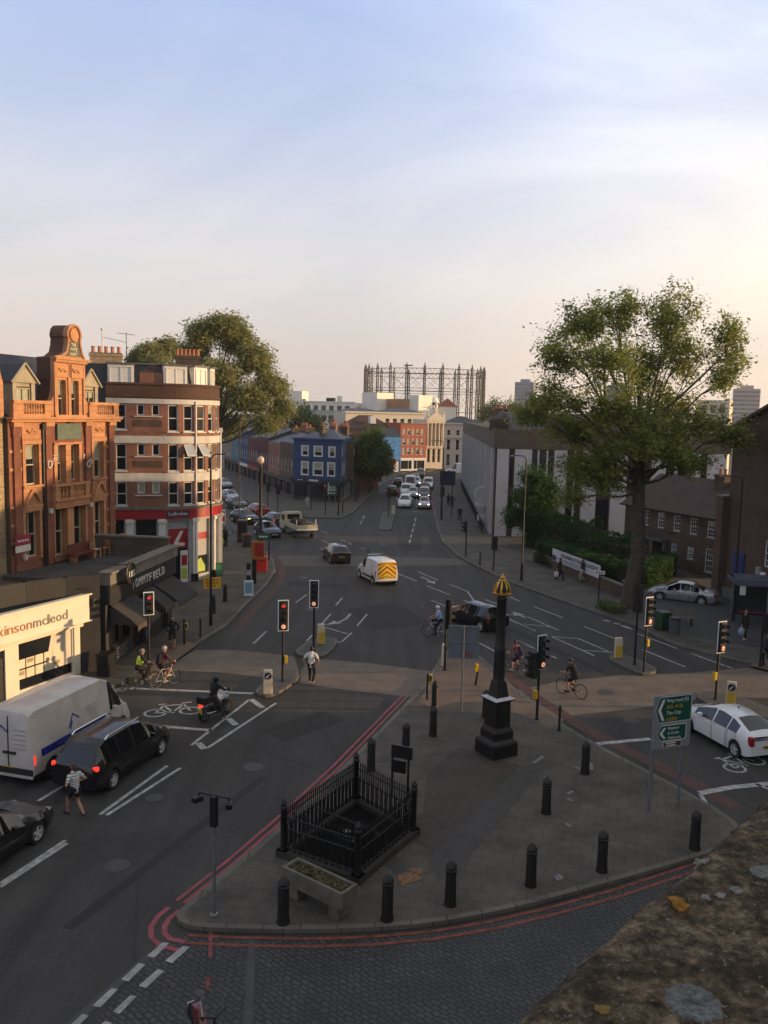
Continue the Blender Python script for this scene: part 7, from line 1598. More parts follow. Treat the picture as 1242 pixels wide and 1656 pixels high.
        if leg_to == 'ankle': capsules(lg, [sc(hp_), sc(hp_.lerp(kn, .5)), sc(kn), sc(kn.lerp(an, .4)), sc(an + Vector((0, 0, .0)))], [.105 * k, .092 * k, .072 * k, .07 * k, .056 * k], legs)
        elif leg_to == 'knee': capsules(lg, [sc(hp_), sc(hp_.lerp(kn, .5)), sc(hp_.lerp(kn, .85))], [.11 * k, .1 * k, .088 * k], legs)
        elif leg_to == 'thigh': capsules(lg, [sc(hp_), sc(hp_.lerp(kn, .5))], [.11 * k, .1 * k], legs)
        sb_ = MB(); capsules(sb_, [sc(an + Vector((-.045, 0, -.04))), sc(an + Vector((.05, 0, -.03))), sc(an + Vector((.17, s * .02, -.05)))], [.045 * k, .047 * k, .035 * k], shoes, 8); fuse(sb_, 'shoe', T, .012, shoes, 2)
    fuse(body, 'body', T, .0095, skin, 3); 
    if skirt: lg.lathe([(.15 * k, (pel.z + .05) * k), (.2 * k, (pel.z - .25) * k), (.22 * k, (pel.z - .45) * k)], legs, 14, (pel.x * k, 0, 0))
    fuse(tp, 'shirt', T, .016, top); fuse(lg, 'skirt' if skirt else ('trousers' if leg_to == 'ankle' else 'shorts'), T, .016, legs)
    for s in (-1, 1): b = MB(); b.sphere(sc(head + Vector((.083, s * .03, .015))), (.008 * k, .013 * k, .008 * k), M('eye', (.02, .015, .012), .2, var=0), 6, 4); b.build('eye', T)
    b = MB(); b.box(sc(head + Vector((.09, 0, -.065))), (.01 * k, .04 * k, .008 * k), M('lips', (.25, .08, .06), .5, var=0)); b.build('mouth', T)
    b = MB()
    if helmet:
        b.sphere(sc(head + Vector((-.01, 0, .035))), (.125 * k, .1 * k, .105 * k), helmet, 14, 9); b.sphere(sc(head + Vector((-.05, 0, .02))), (.1 * k, .09 * k, .09 * k), helmet, 10, 8)
        if pose == 'moto': b.sphere(sc(head + Vector((0, 0, -.02))), (.13 * k, .115 * k, .14 * k), helmet, 14, 9)
        fuse(b, 'helmet', T, .014, helmet)
    else:
        b.sphere(sc(head + Vector((-.022, 0, .03))), (.095 * k, .088 * k, .105 * k), hair, 12, 9); b.sphere(sc(head + Vector((-.045, 0, -.03))), (.07 * k, .08 * k, .09 * k), hair, 10, 7)
        if hair_len: capsules(b, [sc(head + Vector((-.06, 0, -.02))), sc(head + Vector((-.085, 0, -.05 - hair_len)))], [.085 * k, .06 * k], hair)
        fuse(b, 'hair', T, .014, hair)
    if bag: b = MB(); capsules(b, [sc(chest - Vector((.2, 0, 0)) + up_ * .08), sc(waist - Vector((.2, 0, 0)) + up_ * .02)], [.115 * k, .13 * k], bag); fuse(b, 'backpack', T, .02, bag)
    if vest: b = MB(); capsules(b, [sc(waist), sc(chest), sc(P(.46))], [.152 * k, .176 * k, .14 * k], vest); fuse(b, 'vest', T, .02, vest)
    return T
def bicycle(label, loc, rz, col, fat=False, group='bicycles ridden through the junction'):
    T = thing('bicycle', label, 'bicycle', loc, rz, group); r = .335
    for x in (-.5, .53):
        b = MB(); n = 26
        b.tube([(x + r * math.cos(2 * math.pi * i / n), 0, r + .01 + r * math.sin(2 * math.pi * i / n)) for i in range(n + 1)], .017, TYRE, 6, False)
        o = b.build('wheel', T, smooth=50); b = MB(); rr = r - .022
        b.tube([(x + rr * math.cos(2 * math.pi * i / n), 0, r + .01 + rr * math.sin(2 * math.pi * i / n)) for i in range(n + 1)], .009, STEELW, 5, False); b.lathe([(.022, -.05), (.022, .05)], STEELW, 8, (x, 0, r + .01), 'Y')
        for i in range(12): t = 2 * math.pi * i / 12; b.tube([(x, .02 * (-1) ** i, r + .01), (x + rr * math.cos(t), 0, r + .01 + rr * math.sin(t))], .0022, STEELW, 3, False)
        b.build('rim', o)
    b = MB(); bb, st, ht_, ra, fa = (-.05, 0, .29), (-.2, 0, .82), (.33, 0, .84), (-.5, 0, .345), (.53, 0, .345)
    for p, q, w in ((bb, st, .017), (st, (.335, 0, .8), .015), (bb, (.345, 0, .72), .019), (bb, ra, .011), (st, ra, .009), ((.325, 0, .88), (.36, 0, .68), .019), ((.36, 0, .69), fa, .013)): b.tube([p, q], w, col, 7)
    b.build('frame', T, smooth=50)
    b = MB(); b.tube([(-.2, 0, .82), (-.215, 0, .92)], .013, STEELW, 6); b.box((-.22, 0, .945), (.26, .13, .045), TRIM, top=(.9, .6)); b.build('saddle', T, bevel=.015)
    b = MB(); b.tube([(.325, 0, .88), (.38, 0, .98)], .013, TRIM, 6); b.tube([(.38, -.21, .985), (.41, -.05, .98), (.41, .05, .98), (.38, .21, .985)], .014, TRIM, 6); b.build('handlebar', T)
    b = MB(); b.lathe([(.09, -.05), (.09, -.04)], STEELW, 14, bb, 'Y'); b.tube([(-.05, .07, .29), (.1, .09, .2)], .01, STEELW, 5); b.tube([(-.05, -.07, .29), (-.12, -.09, .42)], .01, STEELW, 5); b.box((.1, .13, .19), (.09, .09, .02), TRIM); b.box((-.08, -.13, .5), (.09, .09, .02), TRIM); b.build('crank', T)
    return T
g0 = lambda x, y, z=0.0: (*G(x, y).to_2d(), z)
def hd_(x0, y0, x1, y1): return heading((x0, y0), (x1, y1))
NAVYC, WHITEC, BLKC = cloth('navy', (.015, .02, .045)), cloth('white', (.62, .6, .57)), cloth('jet', (.012, .012, .013))
STRP = STRIPE('breton_stripe', (.62, .61, .6), (.025, .03, .1), .082, .24, 'Z', .9, shift=.1)
person('person in a white and navy striped top and black shorts crossing behind the people carrier', g0(122, 1319), hd_(122, 1319, 60, 1290), 'hips', 1.68, STRP, BLKC, 'thigh', 'short', HAIRB, .06, female=True, shoes=cloth('sandal', (.05, .03, .03)))
person('person in a white T-shirt and black trousers walking away across the buff crossing', g0(503, 1106, .0), R(80), 'walk', 1.78, WHITEC, BLKC, 'ankle', 'short', HAIRD, 0, shoes=cloth('pale_shoe', (.4, .36, .3)), phase=.35)
person('person in a dark coat with bare shins walking by the yellow push-button post', g0(279, 1052, .13), R(-75), 'walk', 1.72, cloth('dark_coat', (.02, .018, .02)), cloth('dark_skirt', (.022, .02, .022)), 'knee', 'wrist', HAIRD, .14, female=True, phase=.7, shoes=cloth('red_shoe', (.3, .06, .04)))
person('person in black standing in the pub doorway, left of two', g0(219, 1047, .13), R(-20), 'stand', 1.74, BLKC, BLKC, hair=HAIRD)
person('person in black standing in the pub doorway beside the one in light blue jeans', g0(226, 1046, .13), R(200), 'stand', 1.7, cloth('charcoal', (.03, .028, .028)), BLKC, hair=HAIRB)
person('person in a peach top and light blue jeans leaning outside the pub door', g0(236, 1042, .13), R(250), 'stand', 1.72, cloth('peach', (.42, .2, .12)), cloth('jeans_pale', (.12, .18, .24)), 'ankle', 'short', HAIRF, .1, female=True)
a = hd_(225, 1110, 262, 1085)
bicycle('dark bicycle with panniers ridden by the person in a yellow vest', g0(231, 1113), R(38), BLKC); person('cyclist in a yellow high-visibility vest waiting at the cycle stop line', g0(231, 1113), R(38), 'upright_ride', 1.76, BLKC, BLKC, vest=M('hi_vis', (.6, .68, .06), .7, var=.1, emit=0), helmet=M('helmet_grey', (.16, .14, .11), .5), bag=None)
T = thing('pannier_bag', 'black pannier bag on the back wheel of the bicycle by the pub kerb', 'bag', g0(226, 1116, .45), R(38)); b = MB(); b.box((-.35, .14, 0), (.34, .14, .34), BLKC); b.build('bag', T, bevel=.03)
bicycle('silver bicycle under the rider with a large dark backpack', g0(267, 1110), R(52), ALLOY); person('cyclist in a maroon jacket with a large dark backpack, right of the yellow vest', g0(267, 1110), R(52), 'upright_ride', 1.82, cloth('maroon', (.07, .02, .03)), BLKC, 'knee', 'wrist', helmet=M('helmet_pale', (.3, .28, .3), .5), bag=BLKC, shoes=cloth('pale_shoe', (.4, .36, .3)))
bicycle('road bicycle crossing behind the grey sign back', g0(706, 1030), R(178), ALLOY); person('cyclist in a pale blue shirt and white helmet behind the grey sign back', g0(706, 1030), R(178), 'upright_ride', 1.75, cloth('pale_blue', (.3, .37, .6)), BLKC, 'ankle', 'short', helmet=M('helmet_white', (.6, .6, .6), .4))
bicycle('dark red bicycle just right of the tall iron column', g0(834, 1091), R(128), paint('wine', (.1, .012, .015))); person('cyclist in a dull red top with a dark backpack right of the iron column', g0(834, 1091), R(128), 'ride', 1.75, cloth('dull_red', (.2, .06, .06)), cloth('dark_shorts', (.02, .02, .04)), 'knee', 'short', HAIRD, bag=NAVYC, shoes=cloth('pale_shoe', (.4, .36, .3)))
bicycle('racing bicycle in the middle of the right-hand crossing', g0(924, 1126), R(132), BLKC); person('cyclist in black with a dark helmet riding over the right-hand buff crossing', g0(924, 1126), R(132), 'ride', 1.78, BLKC, BLKC, 'knee', 'short', helmet=M('helmet_navy', (.02, .025, .06), .4), bag=None)
# pedestrians on the far right-hand pavement
BAGW = M('white_carrier_bag', (.5, .48, .44), .7, var=.2, scale=8)
def carrier(label, at, mat=BAGW, h=.42):
    T = thing('shopping_bag', label, 'bag', at); b = MB(); b.lathe([(.14, 0), (.18, .08), (.17, h * .7), (.06, h * .92), (.02, h)], mat, 10, (0, 0, 0)); b.tube([(-.03, 0, h - .02), (0, 0, h + .12), (.03, 0, h - .02)], .008, mat, 4); b.build('bag', T, smooth=50)
def hand_spot(p, off): return (p[0] + off[0], p[1] + off[1], .13 + .32)
p = g0(904, 941, .13); person('person in black carrying a white bag past the garden banner', p, R(-10), 'walk', 1.74, BLKC, BLKC, hair=HAIRD, phase=.8); carrier('white carrier bag held by the person in black near the banner', hand_spot(p, (-.28, -.26)))
person('person in a navy jacket and pale trousers walking by the banner\'s right end', g0(942, 944, .13), R(160), 'walk', 1.74, NAVYC, cloth('cream_trousers', (.4, .36, .3)), hair=HAIRD, bag=cloth('rose', (.25, .07, .06)), phase=.4)
p = g0(1205, 1038, .13); person('person in black lifting a phone on the forecourt beside the bus shelter', p, R(200), 'phone', 1.74, BLKC, BLKC, hair=HAIRD, shoes=cloth('white_shoe', (.55, .52, .48))); carrier('pale blue carrier bag hanging from the hand of the phone user', hand_spot(p, (-.3, -.1)), M('blue_carrier_bag', (.25, .3, .36), .7, var=.2, scale=8), .46)
person('person in a navy coat at the right edge near the signal pole', g0(1240, 1082, .13), R(100), 'walk', 1.72, NAVYC, BLKC, hair=HAIRF, hair_len=.12, female=True, phase=.5)
person('person in black walking up the main road pavement, nearest of three', g0(743, 845, .13), R(-80), 'walk', 1.78, BLKC, BLKC, hair=HAIRD); person('person in dark grey in the far pair on the main road pavement', g0(731, 823, .13), R(95), 'walk', 1.76, cloth('charcoal', (.03, .028, .028)), BLKC, hair=HAIRD, phase=.5); person('person in navy in the far pair on the main road pavement', g0(725, 820, .13), R(95), 'walk', 1.72, NAVYC, BLKC, hair=HAIRD, phase=-.6)
person('person in black standing alone outside the betting shop', g0(364, 886, .13), R(60), 'stand', 1.8, BLKC, BLKC, hair=HAIRD)
person('person in a pale top before the navy building shopfront', g0(497, 826, .13), R(-60), 'walk', 1.76, cloth('pale_grey', (.36, .34, .33)), cloth('pale_grey2', (.25, .24, .24)), hair=HAIRB, phase=.5)
# motorcycle and rider
mrz = R(58); mp_ = g0(348, 1160); T = thing('motorcycle', 'white and black motorcycle with a lit tail lamp waiting beside the painted bicycle symbol', 'motorcycle', mp_, mrz)
for x in (-.68, .72): put_wheel(T, x, 0, .32, .15, STEELW)
b = MB(); b.tube([(-.68, 0, .32), (-.1, 0, .42), (.35, 0, .85), (.72, 0, .32)], .035, TRIM, 6); b.box((0, 0, .42), (.5, .36, .34), TRIM); b.tube([(-.1, -.2, .35), (-.75, -.2, .42)], .06, CHROME, 7); b.build('frame', T, bevel=.03)
b = MB(); b.sphere((.2, 0, .85), (.33, .2, .17), WHT, 12, 8); b.sphere((.55, 0, .95), (.22, .26, .26), WHT, 12, 8); b.build('fairing', T, smooth=60)
b = MB(); b.box((-.3, 0, .85), (.7, .3, .1), BLKC); b.build('seat', T, bevel=.03)
b = MB(); b.box((-.72, 0, 1.0), (.42, .5, .32), BLACKP); b.build('top_box', T, bevel=.04)
b = MB(); b.box((-.9, 0, .76), (.08, .22, .1), TAILON); b.build('tail_light', T); b = MB(); b.box((-.95, 0, .52), (.02, .26, .22), PLY); b.build('number_plate', T)
b = MB(); b.tube([(.42, -.4, 1.06), (.5, 0, 1.02), (.42, .4, 1.06)], .018, TRIM, 6); b.build('handlebar', T)
for s in (-1, 1): b = MB(); b.tube([(.45, s * .3, 1.06), (.47, s * .38, 1.22)], .01, TRIM, 5); b.box((.47, s * .4, 1.24), (.03, .15, .09), CHROME); b.build('mirror', T)
T.scale = (.93,) * 3
person('motorcyclist in black with pale boots and a dark helmet, one foot on the road', mp_, mrz, 'moto', 1.8, BLKC, cloth('dark_legs', (.03, .028, .03)), helmet=M('helmet_black', (.015, .015, .016), .2), shoes=cloth('pale_boot', (.32, .29, .26)))
# hire bicycle at the bottom edge
hb = G(322, 1630, .7); rz_ = R(-56); T = thing('hire_bicycle', 'parked bicycle with a red rear mudguard and silver seat post at the bottom edge', 'bicycle', (hb.x, hb.y, 0), rz_)
RBK = paint('mudguard_red', (.12, .006, .008), .0, .3)
for x in (-.1, 1.0):
    b = MB(); n = 28; b.tube([(x + .31 * math.cos(2 * math.pi * i / n), 0, .33 + .31 * math.sin(2 * math.pi * i / n)) for i in range(n + 1)], .024, TYRE, 7, False); b.build('wheel', T, smooth=50)
b = MB()
arc = [(-.1 + .37 * math.cos(t), .33 + .37 * math.sin(t)) for t in np.linspace(R(-10), R(190), 22)]; arc2 = [(-.1 + .3 * math.cos(t), .33 + .3 * math.sin(t)) for t in np.linspace(R(-10), R(190), 22)]
for s in (-1, 1):
    for i in range(21): b.face([(arc[i][0], s * .075, arc[i][1]), (arc[i + 1][0], s * .075, arc[i + 1][1]), (-.1 + (arc[i + 1][0] + .1) * .3, s * .085, .33 + (arc[i + 1][1] - .33) * .3), (-.1 + (arc[i][0] + .1) * .3, s * .085, .33 + (arc[i][1] - .33) * .3)], RBK if i < 13 else BLACKP)
for i in range(21): b.face([(arc[i][0], -.075, arc[i][1]), (arc[i][0], .075, arc[i][1]), (arc[i + 1][0], .075, arc[i + 1][1]), (arc[i + 1][0], -.075, arc[i + 1][1])], RBK if i < 13 else BLACKP)
b.build('mudguard', T, smooth=40)
b = MB(); b.box((-.46, 0, .5), (.02, .14, .1), M('white_reflector', (.5, .5, .5), .3)); b.build('reflector', T)
b = MB(); b.tube([(.16, 0, .62), (.08, 0, .98)], .018, ALLOY, 8); b.build('seat_post', T)
b = MB(); b.sphere((.02, 0, 1.02), (.15, .1, .04), M('saddle_vinyl', (.04, .045, .055), .45), 14, 8); b.sphere((.17, 0, 1.01), (.12, .04, .03), M('saddle_vinyl', (.04, .045, .055), .45), 10, 6); b.build('saddle', T, smooth=70)
b = MB(); b.tube([(.16, 0, .62), (.25, 0, .3), (.75, 0, .7)], .03, BLACKP, 7); b.tube([(.75, 0, .9), (1.0, 0, .33)], .025, BLACKP, 7); b.build('frame', T)
b = MB(); b.tube([(.7, -.28, 1.05), (.8, 0, 1.0), (.7, .28, 1.05)], .018, TRIM, 6); b.tube([(.8, 0, 1), (.77, 0, .85)], .02, TRIM, 6); b.build('handlebar', T)

# ================================================================== STREET FURNITURE
def put(x, y, z=0.13): return (*G(x, y, z).to_2d(), z)
GALV = M('galvanised_steel', (.2, .21, .22), .5, .5, var=.2, scale=6)
# ---- iron bollards round the square: shaped post with a collar and a pointed cap
def bollard_meshes():
    b = MB(); b.lathe([(.165, 0), (.165, .06), (.15, .1), (.148, .12), (.135, .86), (.13, .88)], IRON, 14); p = b.mesh('post', 40)
    c = MB(); c.lathe([(.13, .88), (.155, .9), (.155, .95), (.13, .97), (.125, 1.0), (.15, 1.03), (.135, 1.06), (.115, 1.1), (.07, 1.15), (.03, 1.18), (.012, 1.2)], IRON, 14); return p, c.mesh('cap', 40)
bp_, bc_ = bollard_meshes()
def bollard(label, loc, group, h=1.0):
    T = thing('bollard', label, 'bollard', loc, 0, group); a = link('post', bp_, T); c = link('cap', bc_, T); a.scale = c.scale = (1, 1, h)
GB = 'black iron bollards around the paved square'
for x, y, lab in ((458, 1492, 'black bollard in front of the left end of the stone trough'), (626, 1487, 'black bollard right of the stone trough beside the orange sprayed paving'), (728, 1463, 'black bollard by the kerb, third along from the trough'), (858, 1432, 'black bollard by the kerb midway between the trough and the roof parapet'), (973, 1409, 'black bollard by the kerb, second from the roof parapet'), (1123, 1373, 'black bollard at the corner below the green road sign'), (883, 1315, 'black bollard alone in the open paving below the tall column'),
                  (946, 1251, 'black bollard beside the white stop line and green road sign'), (656, 1219, 'black bollard between the railed enclosure and the tall column'), (600, 1246, 'black bollard just behind the far corner of the railed enclosure'), (700, 1190, 'black bollard at the edge of the buff paving, nearer of a close pair'), (703, 1144, 'black bollard on the buff paving, farther of a close pair'), (785, 1160, 'black bollard half hidden by the plinth of the tall column')):
    bollard(lab, put(x, y), GB)
GP_ = 'black bollards on the pub pavement'
for x, y, lab in ((364, 973, 'black bollard on the pavement right of the yellow sign'), (345, 992, 'black bollard directly behind the tall lamp post with the yellow sign')): bollard(lab, put(x, y), GP_)
def slim_post(label, loc, h, r=.05, knob=True, tilt=0, name='post', cat='post'):
    T = thing(name, label, cat, loc, 0); b = MB(); b.lathe([(r * 1.3, 0), (r * 1.3, .1), (r, .14), (r, h)], IRON, 10); q = b.build('shaft', T, smooth=40)
    if knob: b = MB(); b.lathe([(r, h - .02), (r * 1.7, h), (r * 1.7, h + .05), (r * .9, h + .08), (r * 1.4, h + .14), (.01, h + .22)], IRON, 10); b.build('finial', T, smooth=50)
    T.rotation_euler = (0, tilt, 0); return T
slim_post('slim black post with a knob on the kerb beside the right-hand crossing', put(904, 1182), .85); slim_post('slim black knobbed post at the kerb right of the push-button post by the pub', put(324, 1030), .85)
slim_post('short plain black post on the far right-hand pavement by the signals', put(776, 914), 1.1, .06, False)
YBOX = M('push_box_yellow', (.55, .36, .02), .45, var=.08)
def push_post(label, loc, h, rz, box_z=.95, r=.06, on=None):
    T = thing('push_button_post', label, 'crossing post', loc, rz); b = MB(); b.lathe([(r, 0), (r, h), (r * .6, h + .03)], IRON, 10); b.build('shaft', T, smooth=40)
    b = MB(); b.box((.12, 0, box_z), (.14, .16, .36), YBOX); x = b.build('push_box', T, bevel=.015); b = MB(); b.box((.12, -.084, box_z + .02), (.1, .01, .22), M('box_face', (.03, .03, .03), .4, var=0)); b.build('display', x); return T
push_post('black push-button post with a yellow box left of the bollard pair on the buff paving', put(691, 1131), 1.15, 0); push_post('black push-button post with a lit yellow box on the pub pavement', put(298, 1042), 1.35, 0, 1.0)
T = push_post('short push-button post leaning back beside the grey sign back', put(769, 1108), .95, R(200), .85); T.rotation_euler = (R(-4), R(-7), R(200))
# ---- traffic signals
BOARD = M('signal_backing', (.014, .014, .014), .6, var=.1); BORD = M('signal_white_border', (.82, .82, .8), .4, var=0); RSIG = M('signal_red_lit', (1, .07, .05), .4, var=0, emit=.45); LENS = {'r': M('lens_red_unlit', (.09, .02, .012), .25, var=0), 'a': M('lens_amber_unlit', (.11, .05, .01), .25, var=0), 'g': M('lens_green_unlit', (.012, .05, .03), .25, var=0)}
DISC = M('turn_sign_disc', (.8, .42, .22), .35, var=0, emit=.7); DRING = M('turn_sign_ring', (.4, .06, .04), .35, var=0); GSIG = M('signal_green_lit', (.05, .6, .25), .4, var=0, emit=.3)
def signal_head(parent, z0, four=True, lit='', border=True, off=(0, .12)):
    """head faces -y of its frame; z0 bottom"""
    n = 4 if four else 3; h = .33 * n + .14; w = .5; y = off[1]; b = MB(); b.box((off[0], -y + .03, z0 + h / 2), (w, .03, h), BOARD)
    hd = b.build('signal_head', parent)
    if border:
        b = MB(); t = .045
        for dx in (-1, 1): b.box((off[0] + dx * (w / 2 - t / 2), -y + .01, z0 + h / 2), (t, .02, h), BORD)
        for zz in (z0 + t / 2, z0 + h - t / 2): b.box((off[0], -y + .01, zz), (w - 2 * t, .02, t), BORD)
        b.build('border', hd)
    b = MB(); b.box((off[0], -y - .03, z0 + h / 2), (.3, .14, h - .12), BOARD); b.build('housing', hd, bevel=.01)
    for i in range(n):
        z = z0 + h - .07 - .33 * (i + .5); c = (off[0], -y - .105, z); kind = 'ragd'[i]
        m_ = DISC if kind == 'd' else (RSIG if kind in lit and kind == 'r' else GSIG if kind == 'g' and 'g' in lit else LENS[kind])
        b = MB(); b.lathe([(.105, .005), (.1, -.012), (.05, -.022), (.005, -.025)], m_, 16, c, 'Y'); b.build('lens', hd, smooth=60)
        if kind == 'd':
            b = MB(); b.lathe([(.125, .006), (.125, -.012), (.1, -.018), (.1, .0)], DRING, 16, c, 'Y'); b.tube([(c[0] - .03, c[1] - .03, z - .05), (c[0] - .03, c[1] - .03, z + .02), (c[0] + .04, c[1] - .03, z + .03)], .012, BOARD, 5); b.build('turn_arrow', hd)
        else:
            b = MB(); k = 10; R0 = .125
            pts = [(c[0] + R0 * math.cos(t), z + R0 * math.sin(t)) for t in np.linspace(R(-20), R(200), k)]
            for (x0, q0), (x1, q1) in zip(pts, pts[1:]): b.face([(x0, c[1], q0), (x1, c[1], q1), (x1, c[1] - .2, q1 - .02), (x0, c[1] - .2, q0 - .02)], BOARD); b.face([(x0, c[1] - .2, q0 - .025), (x1, c[1] - .2, q1 - .025), (x1, c[1], q1 - .005), (x0, c[1], q0 - .005)], BOARD)
            b.build('visor', hd)
    return hd
def signal(label, base, top_z, face, four=True, lit='', box=None, back=False, second=None, r=.057, border=True, plain=False):
    """face: direction the lights look, as an angle in the ground plane"""
    T = thing('traffic_signal', label, 'traffic light', base, face + R(90), 'traffic signals at the junction')
    h = .33 * (4 if four else 3) + .14; b = MB(); b.lathe([(.09, 0), (.09, .05), (r, .08), (r, top_z - .1), (r * .8, top_z)], IRON, 10); b.build('pole', T, smooth=40)
    if not plain: signal_head(T, top_z - h - .02, four, lit, border)
    if second is not None:
        e = thing('x', '', ''); bpy.data.objects.remove(e); b = MB(); q = second; z = top_z - h - .3
        ca, sa = math.cos(q), math.sin(q)
        b.box((ca * .32, sa * .32, z + .5), (.34, .34, 1.1), BOARD, q); b.box((ca * .6, sa * .6, z + .85), (.2, .2, .16), BOARD, q); b.box((ca * .6, sa * .6, z + .5), (.2, .2, .16), BOARD, q); b.box((ca * .6, sa * .6, z + .15), (.2, .2, .16), BOARD, q); b.box((ca * .1, sa * .1, z + .5), (.2, .06, .06), IRON, q); b.build('side_head', T, bevel=.02)
    if box: 
        ang, bz = box; b = MB(); b.box((.14 * math.cos(ang), .14 * math.sin(ang), bz), (.15, .17, .36), YBOX, ang); b.build('push_box', T, bevel=.015)
    return T
C_ = lambda x, y: math.atan2(-G(x, y).y, -G(x, y).x)     # direction from there towards the roof we look from
Z_ = lambda x, yb, yt: ht(x, yb, yt)
signal('traffic light on the left island beside the keep-left bollard', put(457, 1102), Z_(457, 1102, 970), C_(457, 1100) + R(4), True, 'r', (0, 1.05)); signal('traffic light on the upper left island, tallest of the left pair', put(507, 1052), Z_(507, 1052, 938), C_(507, 1052) - R(4), True, '')
signal('traffic light with an amber disc on the kerb between the iron column and right-hand crossing', put(868, 1164), Z_(875, 1164, 1026), C_(868, 1164) + R(44), True, '', (R(180), 1.1), second=R(180)); signal('traffic light on the right island with an amber disc, nearest the plane tree', put(1041, 1086), Z_(1048, 1086, 965), C_(1041, 1086) + R(48), True, 'g', (0, 1.45)); signal('traffic light by the right-hand keep-left bollard with an amber disc', put(1157, 1131), Z_(1166, 1131, 1004), C_(1157, 1131) + R(48), True, '', (R(180), 1.1)); signal('red traffic light on the pavement before the pub awning', put(241, 1083), Z_(240, 1083, 957), C_(241, 1083) + R(8), False, 'r')
for T_, lean_ in ((-4, R(3)), (-3, R(3))): pass
signal('dark traffic light seen edge-on at the tip of the square beside the yellow bollard', put(719, 1084), Z_(721, 1084, 970), R(20), True, '', border=False); signal('back of a traffic light beside the plane tree trunk', put(1026, 1075), Z_(1029, 1075, 946), R(75), True, '', border=False)
signal('red traffic light on a tall post by the bus shelter', put(1229, 1078), Z_(1231, 1078, 990), R(-20), False, 'r', border=False); signal('back of a traffic light on the far right-hand pavement by the crossing', put(798, 922), Z_(800, 922, 868), R(70), False, '', border=False); signal('distant traffic light on the right-hand kerb by the red route lines', put(753, 900), Z_(754, 900, 842), R(190), False, '', border=False)
signal('distant traffic light facing away beside the dark sign board', put(714, 840), Z_(716, 840, 788), R(-95), False, '', border=False); signal('traffic light on the far island before the queue', put(628, 835), Z_(629, 835, 790), R(80), False, '', border=False); signal('traffic light with a red glow before the navy corner building', put(526, 831), Z_(526, 831, 783), R(-100), False, 'r', border=False)
signal('traffic light behind the tall lamp column in the side street, nearer the navy building', put(449, 836), Z_(451, 836, 784), R(80), False, '', border=False); signal('traffic light close behind the lamp column in the side street', put(433, 830), Z_(434, 830, 780), R(80), False, '', border=False); signal('traffic light near the corner kerb of the navy building pavement', put(503, 824), Z_(503, 824, 782), R(60), False, '', border=False)
# ---- keep-left bollards
KLW = M('bollard_shell', (.58, .5, .36), .4, var=.08); KLY = M('bollard_yellow', (.55, .36, .04), .4, var=.06); KLB = M('sign_blue_black', (.02, .03, .06), .4, var=0)
def keep_left(label, base, rz, sign=True, yellow=True):
    T = thing('keep_left_bollard', label, 'traffic bollard', base, rz, 'lit keep-left bollards on the islands'); b = MB(); b.box((0, 0, .55), (.42, .22, 1.1), KLW, top=(.92, .8)); b.build('shell', T, bevel=.04)
    b = MB(); b.box((0, -.112, .35), (.34, .012, .6), KLY if yellow else KLW); b.box((.216, 0, .5), (.012, .16, .8), KLY); b.build('panel', T)
    if sign: b = MB(); b.lathe([(.16, 0), (.16, -.02), (.005, -.022)], KLB, 18, (0, -.105, .85), 'Y'); sg = b.build('sign_disc', T); b = MB(); b.tube([(.06, -.135, .92), (-.06, -.135, .78)], .018, WPAINT, 5); b.tube([(-.07, -.135, .85), (-.065, -.135, .775), (.01, -.135, .775)], .016, WPAINT, 5); b.build('arrow', sg)
keep_left('lit keep-left bollard with a round arrow sign on the lower left island', put(433, 1122), R(10), True, False); keep_left('lit plain bollard on the upper left island behind the white T-shirt', put(519, 1041), R(15), False); keep_left('lit yellow and white bollard on the right island near the plane tree', put(999, 1064), R(5), False); keep_left('lit keep-left bollard with an arrow sign behind the white hatchback', put(1181, 1141), R(-20)); keep_left('lit bollard at the tip of the square seen beside the grey sign back', put(717, 1076), R(80), False, False); keep_left('distant pale bollard on the far island before the queue', put(636, 832), R(5), False, False)
# ---- the tall iron column with a gilded crown
T = thing('iron_column', 'tall black iron column on a square plinth with a gilded crown in the square', 'column', put(802, 1218), R(31)); HTOP = Z_(808, 1218, 932) 
b = MB(); b.lathe([(.56, 0), (.56, .48), (.52, .56), (.45, .62), (.43, .66), (.43, .92), (.4, .98), (.36, 1.05), (.34, 1.1), (.33, 2.0), (.36, 2.05)], IRON, sq=4); pl = b.build('plinth', T)
b = MB(); b.box((.0, -.345, 1.55), (.42, .03, .75), IRON); b.box((.345, 0, 1.55), (.03, .42, .75), IRON); b.build('panel', pl, bevel=.01)
b = MB(); b.lathe([(.36, 2.05), (.455, 2.1), (.455, 2.14)], IRON, sq=4); b.lathe([(.455, 2.142), (.45, 2.16), (.28, 2.215)], M('white_painted_capping', (.5, .5, .52), .6, var=.15, scale=4), sq=4); b.build('capping', T)
b = MB(); b.lathe([(.29, 2.19), (.26, 2.3), (.2, 2.75), (.185, 2.8)], IRON, sq=4); b.lathe([(.24, 2.75), (.21, 2.85), (.22, 3.1), (.2, 3.9), (.205, 4.0), (.185, 4.05), (.175, HTOP - .95), (.2, HTOP - .9), (.19, HTOP - .84), (.15, HTOP - .8)], IRON, 16); b.build('shaft', T, smooth=40)
GOLD = M('gilding', (.62, .37, .07), .28, .85, var=.15, scale=8)
b = MB(); b.lathe([(.2, HTOP - .78), (.32, HTOP - .73), (.33, HTOP - .67), (.27, HTOP - .64)], GOLD, 20); cr_ = b.build('crown', T, smooth=40)
b = MB(); b.lathe([(.235, HTOP - .65), (.235, HTOP - .5), (.18, HTOP - .34), (.1, HTOP - .25)], BLACKP, 16); b.build('crown_cap', cr_, smooth=50)
